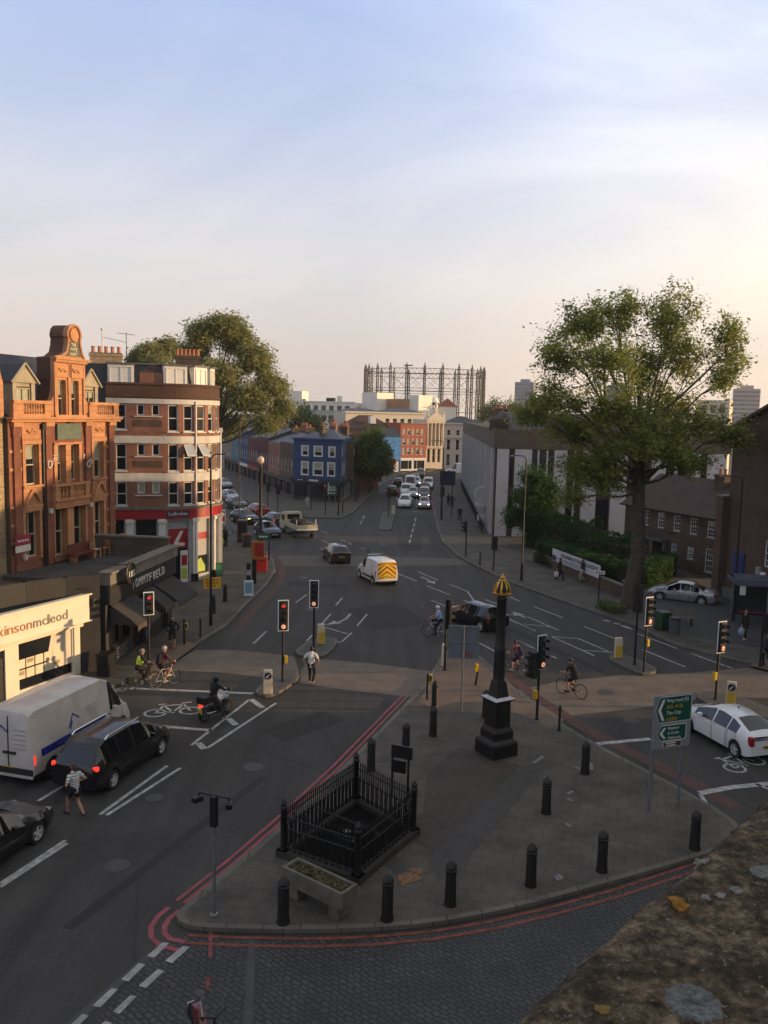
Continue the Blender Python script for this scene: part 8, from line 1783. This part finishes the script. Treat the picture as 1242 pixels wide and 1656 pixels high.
for k in range(8):
    t = 2 * math.pi * k / 8; q = lambda r, z: (r * math.cos(t), r * math.sin(t), z); b = MB(); b.tube([q(.27, HTOP - .66), q(.265, HTOP - .5), q(.2, HTOP - .33), q(.09, HTOP - .22)], [.045, .04, .032, .03], GOLD, 6); b.build('crown_rib', cr_, smooth=50)
b = MB(); b.lathe([(.14, HTOP - .26), (.15, HTOP - .2), (.08, HTOP - .16), (.1, HTOP - .1), (.05, HTOP - .06), (.06, HTOP - .02), (.005, HTOP + .03)], GOLD, 12); b.build('finial', cr_, smooth=50)
# ---- railed enclosure
A_, B_, C2, D_ = [G(x, y, .13).to_2d() for x, y in ((458, 1384), (578, 1426), (668, 1350), (575, 1298))]
T = thing('railed_enclosure', 'rectangular enclosure of black spiked iron railings on a stone kerb in the square', 'railings', (*A_, .13), 0); HR = 1.3
cor = [p - A_ for p in (A_, B_, C2, D_)]
def rail_post(p, i):
    b = MB(); b.lathe([(.13, 0), (.13, .12), (.1, .2), (.085, .3), (.085, HR + .05), (.1, HR + .08), (.1, HR + .14), (.07, HR + .18), (.1, HR + .26), (.06, HR + .34), (.01, HR + .4)], IRON, 10, (p.x, p.y, 0)); b.build('post', T, smooth=40)
for i, (p, q) in enumerate(zip(cor, cor[1:] + cor[:1])):
    d = q - p; L_ = d.length; d.normalize(); an = math.atan2(d.y, d.x); mid_ = (p + q) / 2; rail_post(p, i)
    b = MB(); b.box((mid_.x, mid_.y, .1), (L_ + .3, .32, .2), M('dark_stone_kerb', (.035, .032, .028), .9, var=.3), an); b.build('kerb_stone', T)
    b = MB()
    for z in (.3, .85, HR - .12): b.tube([(p.x, p.y, z), (q.x, q.y, z)], .02, IRON, 5)
    n = int(L_ / .105)
    for k in range(1, n):
        c = p + d * (L_ * k / n); b.tube([(c.x, c.y, .2), (c.x, c.y, HR), (c.x, c.y, HR + .03), (c.x, c.y, HR + .12)], [.017, .017, .03, .003], IRON, 5)
        if k % 2: c2 = p + d * (L_ * (k + .5) / n); b.tube([(c2.x, c2.y, .2), (c2.x, c2.y, .86), (c2.x, c2.y, .95)], [.015, .015, .003], IRON, 4)
    b.build('rail_panel', T)
e1_, e2_ = cor[0].lerp(cor[3], .5), cor[1].lerp(cor[2], .5); b = MB(); fl_ = [c.lerp((cor[0] + cor[2]) / 2, .08) for c in cor]; b.face([(p.x, p.y, .06) for p in fl_], M('pit_floor', (.01, .0095, .009), .95, var=.4, scale=2, spec=.05)); b.build('floor', T)
b = MB(); q0, q1 = cor[0].lerp(cor[3], .36), cor[1].lerp(cor[2], .36); 
for z in (.3, .9): b.tube([(q0.x, q0.y, z), (q1.x, q1.y, z)], .02, IRON, 5)
for k in range(1, 18): c = q0.lerp(q1, k / 18); b.tube([(c.x, c.y, .1), (c.x, c.y, 1.0)], .011, IRON, 4)
b.build('inner_gate', T)
rng_ = random.Random(4)
for k, (lab, u, v) in enumerate((('scrap of pale litter inside the railings near the gate', .35, .55), ('crumpled dark litter in the middle of the railed enclosure', .55, .45), ('pale litter near the stone kerb inside the railings', .7, .7))):
    p = A_ + cor[0].lerp(cor[1], u).lerp(cor[3].lerp(cor[2], u), v); T2 = thing('litter', lab, 'litter', (*p, .2), k); b = MB(); b.sphere((0, 0, .04), (.12, .08, .05), M('litter_paper', (.22, .2, .17), .9, var=.3, scale=20) if k != 1 else IRON, 7, 5); b.build('scrap', T2)
# black double sign board behind the enclosure
T = thing('information_board', 'black double notice board on posts at the far corner of the railed enclosure', 'sign', put(648, 1290), R(-22)); b = MB(); b.box((0, 0, 1.55), (.72, .06, .42), BLACKP); b.box((-.1, 0, 1.05), (.5, .06, .42), BLACKP); b.build('panel', T)
for x in (-.33, .22): b = MB(); b.box((x, .05, .85), (.06, .06, 1.75), IRON); b.build('post', T)
# ---- stone trough planter
tc_ = [G(x, y, .13 + .78).to_2d() for x, y in ((455, 1402), (553, 1448), (575, 1424), (487, 1388))]
T = thing('stone_trough', 'long pale stone trough on two feet filled with dry plants before the railings', 'trough', (*tc_[0], .13), 0); q = [p - tc_[0] for p in tc_]; ctr = sum(q, Vector((0, 0))) / 4; TS = M('trough_stone', (.125, .115, .09), .9, var=.3, scale=3, bump=.3, bscale=25)
inn = [p.lerp(ctr, .0) for p in q]; dU = (q[1] - q[0]); LU = dU.length; dU.normalize(); dV = Vector((-dU.y, dU.x)); WV = .62
def tr(u, v, z): p = q[0] + dU * u + dV * v; return (p.x, p.y, z)
def tbox(b, u0, u1, v0, v1, z0, z1, mt): b.prism([tr(u0, v0, 0)[:2], tr(u1, v0, 0)[:2], tr(u1, v1, 0)[:2], tr(u0, v1, 0)[:2]], z0, z1, mt, True)
b = MB(); tbox(b, 0, LU, 0, .09, .36, .8, TS); tbox(b, 0, LU, WV - .09, WV, .36, .8, TS); tbox(b, 0, .1, .09, WV - .09, .36, .8, TS); tbox(b, LU - .1, LU, .09, WV - .09, .36, .8, TS); tbox(b, .1, LU - .1, .09, WV - .09, .36, .5, TS); b.build('basin', T, bevel=.015)
for u in (.18, LU - .5): b = MB(); tbox(b, u, u + .32, .08, WV - .08, 0, .355, TS); b.build('foot', T, bevel=.02)
b = MB(); tbox(b, .1, LU - .1, .09, WV - .09, .5, .66, M('dry_soil', (.06, .045, .03), .95, var=.4, scale=12)); b.build('soil', T)
rg = np.random.default_rng(3); pts = np.array([tr(rg.uniform(.15, LU - .15), rg.uniform(.13, WV - .13), rg.uniform(.66, .82)) for _ in range(420)]); o = bpy.data.objects.new('dry_plants', leaf_mesh('dry_plants', pts, .12, LEAF('dry_leaves', (.10, .09, .045), (.22, .19, .1)), rg)); COL.objects.link(o); o.parent = T; o['kind'] = 'stuff'
# ---- CCTV post on the near kerb
T = thing('camera_post', 'slim grey pole with two black cameras on a cross arm at the near kerb', 'camera pole', put(346, 1480), R(-20)); HCZ = Z_(347, 1480, 1288)
b = MB(); b.lathe([(.1, 0), (.1, .04), (.05, .06), (.05, 1.35), (.045, 1.4), (.04, HCZ)], GALV, 10); b.build('pole', T, smooth=40); b = MB(); b.box((0, 0, HCZ - .42), (.15, .15, .75), IRON); b.build('control_box', T)
b = MB(); b.tube([(-.42, 0, HCZ + .0), (.42, 0, HCZ + .0)], .03, IRON, 6); b.build('cross_arm', T)
for s in (-1, 1): b = MB(); b.tube([(s * .42, 0, HCZ + .02), (s * .42, 0, HCZ - .08)], .025, IRON, 6); b.box((s * .44, -.04, HCZ - .16), (.16, .26, .13), IRON, s * .5); b.build('camera', T, bevel=.02)
# ---- green direction sign on two posts
p0, p1 = G(1049, 1312, .13).to_2d(), G(1096, 1304, .13).to_2d(); an = math.atan2((p1 - p0).y, (p1 - p0).x); T = thing('direction_sign', 'grey road sign board with two green arrow panels on two steel posts', 'road sign', (*p0, .13), an); wS = (p1 - p0).length
zt, zbm = Z_(1054, 1312, 1124) - .05, Z_(1052, 1312, 1207) - .1
SGREY = M('sign_grey', (.2, .215, .23), .5, var=.08); SGRN = M('sign_green', (.005, .075, .04), .45, var=.05); SWH = M('sign_white', (.6, .62, .6), .45, var=0); SYE = M('sign_yellow', (.5, .33, .03), .45, var=0); SBR = M('sign_brown', (.09, .03, .015), .5, var=.05)
for u in (0, wS): b = MB(); b.lathe([(.05, 0), (.05, zt - .02)], GALV, 10, (u, 0, 0)); b.build('post', T, smooth=40)
b = MB(); hS = zt - zbm; u0, u1 = -.1, wS + .22; b.box(((u0 + u1) / 2, -.08, (zt + zbm) / 2), (u1 - u0, .04, hS), SGREY); pn = b.build('board', T); wB = u1 - u0
def arrow_panel(ua, ub, za, zb2, lines_):
    b = MB(); zc_ = (za + zb2) / 2; y = -.104; tip = .16
    def pent(e, yy, mt): b.face([(ua - e * .6, yy, zc_), (ua + tip, yy, za - e), (ub + e, yy, za - e), (ub + e, yy, zb2 + e), (ua + tip, yy, zb2 + e)], mt)
    pent(.03, y, SWH); pent(0, y - .006, SGRN); h = zb2 - za; b.face([(ua + .07, y - .012, zc_), (ua + .24, y - .012, za + .06), (ua + .34, y - .012, za + .06), (ua + .19, y - .012, zc_), (ua + .34, y - .012, zb2 - .06), (ua + .24, y - .012, zb2 - .06)], SWH); o = b.build('arrow_panel', pn)
    n = len(lines_)
    for i, (s_, mt) in enumerate(lines_):
        sz = min(.2, h / n * .78); z = zb2 - h * (i + .82) / n; me = text_mesh(s_, sz, .004, 1, mt); xs_ = [v.co.x for v in me.vertices]; wt = min((ub - ua - .46), (max(xs_) - min(xs_)) * 1.0); text(s_, sz, mt, o, (ua + .4, y - .014, z), 0, wt, .004, centre=False)
arrow_panel(u0 + .06, u1 - .04, zbm + hS * .50, zt - .06, [('Ring road (E)', SWH), ('(A2, A13)', SYE), ('The City', SWH), ('A3204', SYE)]); arrow_panel(u0 + .16, u1 - .2, zbm + hS * .155, zbm + hS * .43, [('Elephant', SWH), ('& Castle', SWH), ('Walworth', SWH)])
b = MB(); b.box((u0 + wB * .52, -.106, zbm + hS * .075), (wB * .5, .012, hS * .1), SWH); b.box((u0 + wB * .52, -.113, zbm + hS * .075), (wB * .47, .006, hS * .085), SBR)
for k in (0, 1): b.box((u0 + wB * .48, -.118, zbm + hS * (.095 - .04 * k)), (wB * .26, .004, hS * .02), SWH)
b.build('brown_panel', pn)
# ---- grey back of the big sign at the tip of the square
bs0 = put(746, 1150); T = thing('road_sign_back', 'grey unpainted back of a large road sign on a thin post near the iron column', 'road sign', bs0, R(-3)); zt, zb2 = Z_(750, 1150, 1013), Z_(750, 1150, 1066)
b = MB(); b.box((0, 0, (zt + zb2) / 2), (1.3, .04, zt - zb2), M('sign_back_grey', (.12, .135, .15), .55, var=.12)); p = b.build('panel', T); b = MB(); b.box((0, -.03, zb2 + .03), (1.3, .04, .05), GALV); b.box((0, -.03, (zt + zb2) / 2), (1.3, .04, .05), GALV); b.box((0, -.03, zt - .06), (1.3, .04, .05), GALV); b.build('channel', p)
b = MB(); b.box((.22, -.025, zb2 + .2), (.26, .01, .16), M('faded_red_sticker', (.22, .07, .08), .6)); b.build('sticker', p); b = MB(); b.lathe([(.04, 0), (.04, zt)], GALV, 8, (0, -.07, 0)); b.build('post', T, smooth=40)
# ---- lamp posts
def lamp_post(label, base, h, arm, rz, lit=False, r=.07, lamp='arm'):
    T = thing('street_lamp', label, 'street lamp', base, rz, 'street lamp posts'); b = MB(); b.lathe([(r * 1.5, 0), (r * 1.5, 1.1), (r, 1.3), (r * .75, h)], IRON, 10); b.build('post', T, smooth=40)
    if lamp == 'arm': b = MB(); b.tube([(0, 0, h - .05), (.06, 0, h + .12), (.25, 0, h + .25), (arm, 0, h + .28)], .04, IRON, 6); b.build('arm', T, smooth=50); b = MB(); b.lathe([(.02, .12), (.13, .06), (.15, 0), (.05, -.03)], GALV, 10, (arm + .15, 0, h + .2)); b.build('lantern', T, smooth=50)
    return T
lamp_post('tall street lamp with a curved arm and the yellow notice, by the pub kerb', put(341, 1011), Z_(349, 1011, 745), .8, R(20)); lamp_post('street lamp with a curved arm on the right-hand pavement before the young tree', put(843, 939), Z_(850, 939, 745), .9, R(170)); lamp_post('tall plain lamp post standing before the brown gable building', put(1185, 1004), Z_(1198, 1004, 780), 1.1, R(150)); lamp_post('distant street lamp arching over the end of the main road', put(714, 841), Z_(717, 841, 718), 1.2, R(178))
lamp_post('thin lamp post on the betting shop corner pavement', put(387, 868), Z_(388, 868, 682), .9, R(160)); lamp_post('dark pole at the kerb of the navy building, nearest its right corner', put(547, 833), Z_(548, 833, 733), .8, R(60)); lamp_post('dark pole just right of the navy building corner', put(554, 829), Z_(554, 829, 775), .3, R(60), r=.05); lamp_post('tall lamp post before the green street tree', put(575, 811), Z_(577, 811, 725), .9, R(0)); lamp_post('thin pole beside the green street tree', put(580, 806), Z_(581, 806, 760), .4, R(0), r=.05)
T = thing('street_lamp', 'heavy black lamp column topped by a pale globe lantern at the side street corner', 'street lamp', put(421, 893), 0, 'street lamp posts'); hL = Z_(423, 893, 752)
b = MB(); b.lathe([(.22, 0), (.22, 1.6), (.16, 1.8), (.15, 4.0), (.12, hL - .4), (.16, hL - .3), (.1, hL)], IRON, 12); b.build('post', T, smooth=40); b = MB(); b.lathe([(.1, hL), (.28, hL + .2), (.3, hL + .45), (.18, hL + .62), (.02, hL + .7)], M('globe_glass', (.6, .5, .38), .25, var=.05), 12); b.build('lantern', T, smooth=50)
# yellow notice hung on the lamp post
T = thing('yellow_notice', 'yellow temporary road notice strapped to the lamp post by the pub', 'road sign', put(343, 1008), R(12)); zc_ = Z_(343, 1011, 945); YN = M('notice_yellow', (.72, .36, .02), .5, var=.04)
b = MB(); b.box((0, -.14, zc_), (.98, .03, .66), YN); b.build('panel', T); b = MB()
for k in range(3):
    for j in range(4 - (k == 2)): b.box((-.3 + j * .2 + .05 * (k == 2), -.158, zc_ + .17 - .17 * k), (.15, .006, .07), M('notice_text', (.22, .1, .02), .6, var=0))
b.build('lettering', T)
b = MB(); b.box((0, -.09, zc_), (.06, .1, .4), GALV); b.build('bracket', T)
# dark sign board at the far lights, small street name plate
T = thing('sign_board', 'large dark blue road sign on two posts at the far lights', 'road sign', put(722, 836), R(5)); z0, z1 = Z_(722, 836, 784), Z_(722, 836, 764); b = MB(); b.box((0, 0, (z0 + z1) / 2), (1.9, .06, z1 - z0 + .2), M('sign_dark_blue', (.014, .02, .045), .5)); b.build('panel', T)
for x in (-.7, .6): b = MB(); b.lathe([(.05, 0), (.05, z0)], IRON, 8, (x, .06, 0)); b.build('post', T)
T = thing('street_name_plate', 'small white plate on a slim post beside the plane tree', 'road sign', put(967, 980), R(-22)); z = Z_(969, 980, 926); b = MB(); b.box((.0, -.05, z), (.72, .03, .24), WBRD); b.build('plate', T); b = MB()
for k in range(5): b.box((-.22 + .11 * k, -.07, z), (.07, .006, .08), M('plate_characters', (.03, .03, .03), .6))
b.build('lettering', T); b = MB(); b.lathe([(.045, 0), (.045, z + .1)], IRON, 8); b.build('post', T, smooth=40)
# ---- kerbside kiosks at the side street corner
RPB = M('phone_red', (.34, .018, .014), .4, var=.1)
T = thing('post_box', 'squat red street box at the side street corner below the lamp column', 'box', put(423, 924), R(8)); b = MB(); b.box((0, 0, .55), (.85, .7, 1.1), RPB); b.build('body', T, bevel=.06); b = MB(); b.box((0, 0, 1.13), (.92, .76, .1), RPB); b.build('lid', T, bevel=.03); b = MB(); b.box((0, -.36, .9), (.4, .02, .08), IRON); b.build('slot', T)
T = thing('poster_box', 'tall orange-red framed poster panel beside the lamp column', 'kiosk', put(411, 944), R(4)); z1 = Z_(411, 944, 872); b = MB(); b.box((0.25, 0, 2.15 + .3), (.95, .2, 1.3), M('orange_frame', (.35, .12, .02), .5)); b.box((.35, -.11, 2.5), (.62, .02, .95), RPB); b.build('panel', T); b = MB(); b.box((0, .05, .9), (.3, .25, 1.8), IRON); b.build('stand', T)
T = thing('striped_post', 'black and white banded post beside the blue pavement board', 'post', put(402, 950), R(0)); b = MB(); b.lathe([(.16, 0), (.16, 1.75), (.02, 1.8)], STRIPE('band_black_white', (.02, .02, .02), (.3, .33, .36), .9, .42, 'Z', .5), 12); b.build('shaft', T, smooth=40)
T = thing('direction_sign', 'small green direction sign above the red boxes on the corner', 'road sign', put(428, 905), R(3)); z = Z_(424, 905, 868); b = MB(); b.box((-.1, -.05, z), (1.15, .05, .5), SGRN); p = b.build('panel', T); b = MB()
for k in range(3): b.box((-.38 + .25 * k, -.08, z), (.19, .008, .13), SWH)
b.build('lettering', p); b = MB(); b.lathe([(.06, 0), (.06, z + .3)], IRON, 8, (.35, 0, 0)); b.build('post', T)
T = thing('litter_bin', 'black cylindrical litter bin on the side street pavement, nearer the lamp column', 'bin', put(399, 884), 0); b = MB(); b.lathe([(.42, 0), (.45, 1.1), (.4, 1.2), (.2, 1.25)], M('bin_black', (.025, .02, .02), .5, var=.2), 14); b.build('body', T, smooth=40); b = MB(); b.lathe([(.46, 1.08), (.48, 1.12), (.46, 1.16)], RPB, 14); b.build('rim', T)
T = thing('phone_kiosk', 'dark red and black kiosk on the side street pavement behind the litter bin', 'kiosk', put(392, 876), R(8)); b = MB(); b.box((0, 0, 1.05), (.95, .9, 2.1), M('kiosk_dark', (.05, .02, .02), .4, var=.2)); b.build('body', T, bevel=.05); b = MB(); b.box((0, -.46, 1.3), (.7, .02, 1.2), DGLASS); b.build('door', T)
ABD = M('teal_board', (.12, .27, .34), .6, var=.12)
def a_board(label, base, rz, col, col2, w=.62, h=1.0, grp='pavement A-boards'):
    T = thing('pavement_board', label, 'A-board', base, rz, grp)
    for s in (-1, 1): b = MB(); b.add([(-w / 2, s * .28 - .015, 0), (w / 2, s * .28 - .015, 0), (w / 2, s * .03 - .015, h), (-w / 2, s * .03 - .015, h), (-w / 2, s * .28 + .015, 0), (w / 2, s * .28 + .015, 0), (w / 2, s * .03 + .015, h), (-w / 2, s * .03 + .015, h)], [(0, 1, 2, 3), (7, 6, 5, 4), (0, 4, 5, 1), (3, 2, 6, 7), (0, 3, 7, 4), (1, 5, 6, 2)], col); p = b.build('panel', T)
    for s in (-1, 1):
        b = MB(); y = lambda z: s * (.28 - .25 * z / h) + s * .022; b.face([(-w * .4, y(.15), .15), (w * .4, y(.15), .15), (w * .4, y(h * .88), h * .88), (-w * .4, y(h * .88), h * .88)][::-s], col2); b.build('poster', T)
a_board('pale teal pavement board at the foot of the banded post', put(402, 962), R(10), WBRD, ABD); a_board('green pavement board outside the betting shop door', put(352, 930), R(15), M('board_green', (.02, .1, .045), .6), M('board_green_light', (.05, .2, .09), .6), .7, .95); a_board('yellow-green pavement board under the projecting betting shop sign', put(357, 882), R(15), M('lime_frame', (.25, .26, .03), .6), M('lime_board', (.4, .38, .05), .6), .75, 1.1)
# bicycles chained by the corner
bicycle('grey bicycle parked upright on the side street pavement beside the black bin', (*G(379, 866, .13).to_2d(), .13), R(20), GREYC, group=None)
# white box van style parking sign and low wall, banner
W0, W1 = G(798, 876, .13).to_2d(), G(1010, 968, .13).to_2d(); W0 = G(862, 906, .13).to_2d(); d = (W1 - W0); an = math.atan2(d.y, d.x); T = thing('garden_wall', 'low dark brick garden wall with a stone coping along the right-hand pavement', 'wall', (*W0, .13), an)
b = MB(); b.box((d.length / 2, .1, .4), (d.length, .24, .8), DKBR); b.build('wall', T); b = MB(); b.box((d.length / 2, .1, .84), (d.length + .06, .34, .09), STONE); b.build('coping', T); b = MB(); b.box((d.length + .15, .1, .6), (.45, .45, 1.2), DKBR); b.box((d.length + .15, .1, 1.25), (.55, .55, .12), STONE); b.build('gate_pier', T)
bu = pl_ = None
T = thing('banner', 'long white printed banner tied along the garden wall before the hedge', 'banner', (*W0, .13), an)
dd = d.normalized(); ua = (G(879, 905, .9).to_2d() - W0).dot(dd); ub = (G(953, 936, .9).to_2d() - W0).dot(dd); b = MB(); n = 14; BAN = M('banner_white', (.5, .52, .54), .7, var=.08, scale=1)
for k in range(n):
    u, w = ua + (ub - ua) * k / n, ua + (ub - ua) * (k + 1) / n; y0, y1 = -.12 + .02 * math.sin(k * 1.7), -.12 + .02 * math.sin((k + 1) * 1.7); b.face([(u, y0, .72), (w, y1, .72), (w, y1, 1.72), (u, y0, 1.72)], BAN); b.face([(w, y1 + .01, .72), (u, y0 + .01, .72), (u, y0 + .01, 1.72), (w, y1 + .01, 1.72)], BAN)
p = b.build('sheet', T, smooth=60); NV = M('banner_navy', (.02, .025, .07), .6, var=0); text('KENNINGTON VILLAGE F', .42, NV, p, (ua + (ub - ua) * .58, -.16, 1.25), 0, (ub - ua) * .74, .006)
b = MB(); b.box((ua + .42, -.155, 1.0), (.7, .012, .42), NV); 
for k in range(9): b.box((ua + 1.2 + k * .55, -.155, 1.05), (.4, .008, .09), M('banner_blue_text', (.12, .15, .3), .6, var=0)); b.box((ua + 1.4 + k * .5, -.155, .88), (.36, .008, .07), M('banner_blue_text', (.12, .15, .3), .6, var=0))
b.build('small_print', p)
# forecourt asphalt is darker; benches, bins and the bus shelter
sheet('forecourt', [[G(*q).to_2d() for q in ((1020, 1000), (1060, 962), (1080, 945), (1160, 950), (1260, 1010), (1260, 1056), (1150, 1040), (1060, 1015))]], M('forecourt_asphalt', (.055, .053, .055), .85, var=.25, bump=.3, bscale=50), .14)
BENCH = M('bench_wood', (.14, .12, .09), .8, var=.3, scale=6)
T = thing('bench', 'slatted wooden bench on the pavement by the right-hand traffic light', 'bench', put(1101, 1010), R(-10)); b = MB()
for k in range(4): b.box((0, -.2 + .13 * k, .45), (1.5, .1, .04), BENCH)
b.build('seat', T); b = MB()
for k in range(3): b.box((0, .27, .6 + .13 * k), (1.5, .04, .1), BENCH)
b.build('backrest', T)
for x in (-.6, .6): b = MB(); b.box((x, 0, .22), (.06, .45, .44), IRON); b.build('leg', T)
T = thing('litter_bin', 'grey litter bin beside the wooden bench on the right', 'bin', put(1090, 1026), 0); b = MB(); b.lathe([(.3, 0), (.32, .95), (.2, 1.05)], M('bin_grey', (.07, .075, .085), .6, var=.2), 14); b.build('body', T, smooth=40); b = MB(); b.lathe([(.34, .92), (.35, .97), (.3, 1.0)], IRON, 14); b.build('rim', T)
T = thing('recycling_bin', 'dark green wheeled bin beside the right-hand traffic light', 'bin', put(1071, 1018), R(20)); b = MB(); b.box((0, 0, .55), (.6, .7, 1.0), M('bin_green', (.012, .05, .025), .5, var=.2), top=(1.1, 1.1)); b.build('body', T, bevel=.03); b = MB(); b.box((0, 0, 1.08), (.7, .8, .07), M('bin_green', (.012, .05, .025), .5)); b.build('lid', T, bevel=.02)
for x in (-.22, .22): b = MB(); b.lathe([(.1, -.04), (.1, .04)], TYRE, 12, (x, .38, .1), 'Y'); b.build('wheel', T)
bsx = G(1188, 1006, .13).to_2d(); T = thing('bus_shelter', 'grey curved-roof bus shelter at the right edge before the gable building', 'bus shelter', (*bsx, .13), R(-8)); zS = 2.75
b = MB(); n = 8; vs = []
for k in range(n + 1):
    y = -.9 + 2.1 * k / n; z = zS + .28 * math.sin(math.pi * k / n); vs += [(-.3, y, z), (4.6, y, z)]
b.add(vs, [(2 * k, 2 * k + 1, 2 * k + 3, 2 * k + 2) for k in range(n)], M('shelter_roof', (.09, .105, .13), .5, .2, var=.15)); b.box((2.15, -.92, zS - .08), (4.9, .08, .36), M('shelter_roof', (.09, .105, .13), .5, .2)); b.box((-.3, .15, zS - .04), (.08, 2.1, .3), M('shelter_roof', (.09, .105, .13), .5, .2)); b.build('roof', T)
for x, y in ((0, .9), (2.2, .9), (4.4, .9), (4.4, -.7)): b = MB(); b.box((x, y, zS / 2), (.1, .1, zS), GALV); b.build('post', T)
for x in (1.1, 3.3): b = MB(); b.face([(x - 1, .9, .3), (x + 1, .9, .3), (x + 1, .9, 2.4), (x - 1, .9, 2.4)], M('shelter_glass', (.03, .035, .04), .08, var=0)); b.build('glass_panel', T)
b = MB(); b.box((.12, -.85, 2.2), (.34, .05, .6), WBRD); b.build('timetable', T); b = MB(); b.box((2.2, .6, .55), (3.6, .3, .05), M('shelter_red', (.25, .03, .03), .5)); b.build('seat', T)
b = MB(); b.sphere((1.5, .1, zS + .35), (.2, .2, .12), WPAINT, 10, 6); b.build('roof_lamp', T)
# green hanging ornament and red banner bits seen by the trees are left to the leaves; a wheeled green sign at the navy building
p = G(537, 812, .13).to_2d(); T = thing('direction_sign', 'green road sign with white lettering before the navy building shopfront', 'road sign', (*p, .13), R(-8)); z0, z1 = .9, Z_(537, 812, 780)
b = MB(); b.box((0, 0, (z0 + z1) / 2), (1.35, .06, z1 - z0), SGRN); pp = b.build('panel', T); b = MB(); b.box((0, -.04, (z0 + z1) / 2), (1.3, .01, .06), SWH)
for k in range(6): b.box((-.25 + .5 * (k % 2), -.04, z0 + .35 + .42 * (k // 2 % 3)), (.38, .01, .12), SWH)
b.box((-.55, -.045, (z0 + z1) / 2), (.1, .01, z1 - z0 - .3), SWH); b.build('lettering', pp)
for x in (-.4, .4): b = MB(); b.lathe([(.05, 0), (.05, z1)], GALV, 8, (x, .07, 0)); b.build('post', T)
T = thing('litter_bin', 'dark bin on the pavement beyond the green street tree', 'bin', put(612, 778), 0); b = MB(); b.box((0, 0, .65), (1.1, .9, 1.3), IRON); b.build('body', T, bevel=.04); b = MB(); b.box((0, 0, 1.33), (1.18, .98, .08), IRON); b.build('lid', T)
T = thing('round_sign', 'red round sign on a post before the blue mural house', 'road sign', put(634, 772), R(-5)); z = Z_(635, 772, 747); b = MB(); b.lathe([(.75, 0), (.75, -.05), (.02, -.06)], M('red_disc', (.45, .02, .02), .4, var=0), 20, (0, 0, z), 'Y'); b.build('disc', T); b = MB(); b.lathe([(.06, 0), (.06, z)], IRON, 8, (0, .05, 0)); b.build('post', T)

# ================================================================== evening haze over the whole district
b = MB(); b.box((90, 360, 22.9), (560, 800, 48), ASPH); hz = b.build('haze'); hz['kind'] = 'stuff'
HZ = bpy.data.materials.new('evening_haze'); HZ.use_nodes = True; nt = HZ.node_tree; nt.nodes.remove(nt.nodes['Principled BSDF']); v = nd(nt, 'ShaderNodeVolumePrincipled')
v.inputs['Color'].default_value = (.93, .9, .87, 1); v.inputs['Density'].default_value = .00018; v.inputs['Anisotropy'].default_value = .1; nt.links.new(v.outputs[0], nt.nodes['Material Output'].inputs['Volume'])
hz.data.materials.clear(); hz.data.materials.append(HZ)
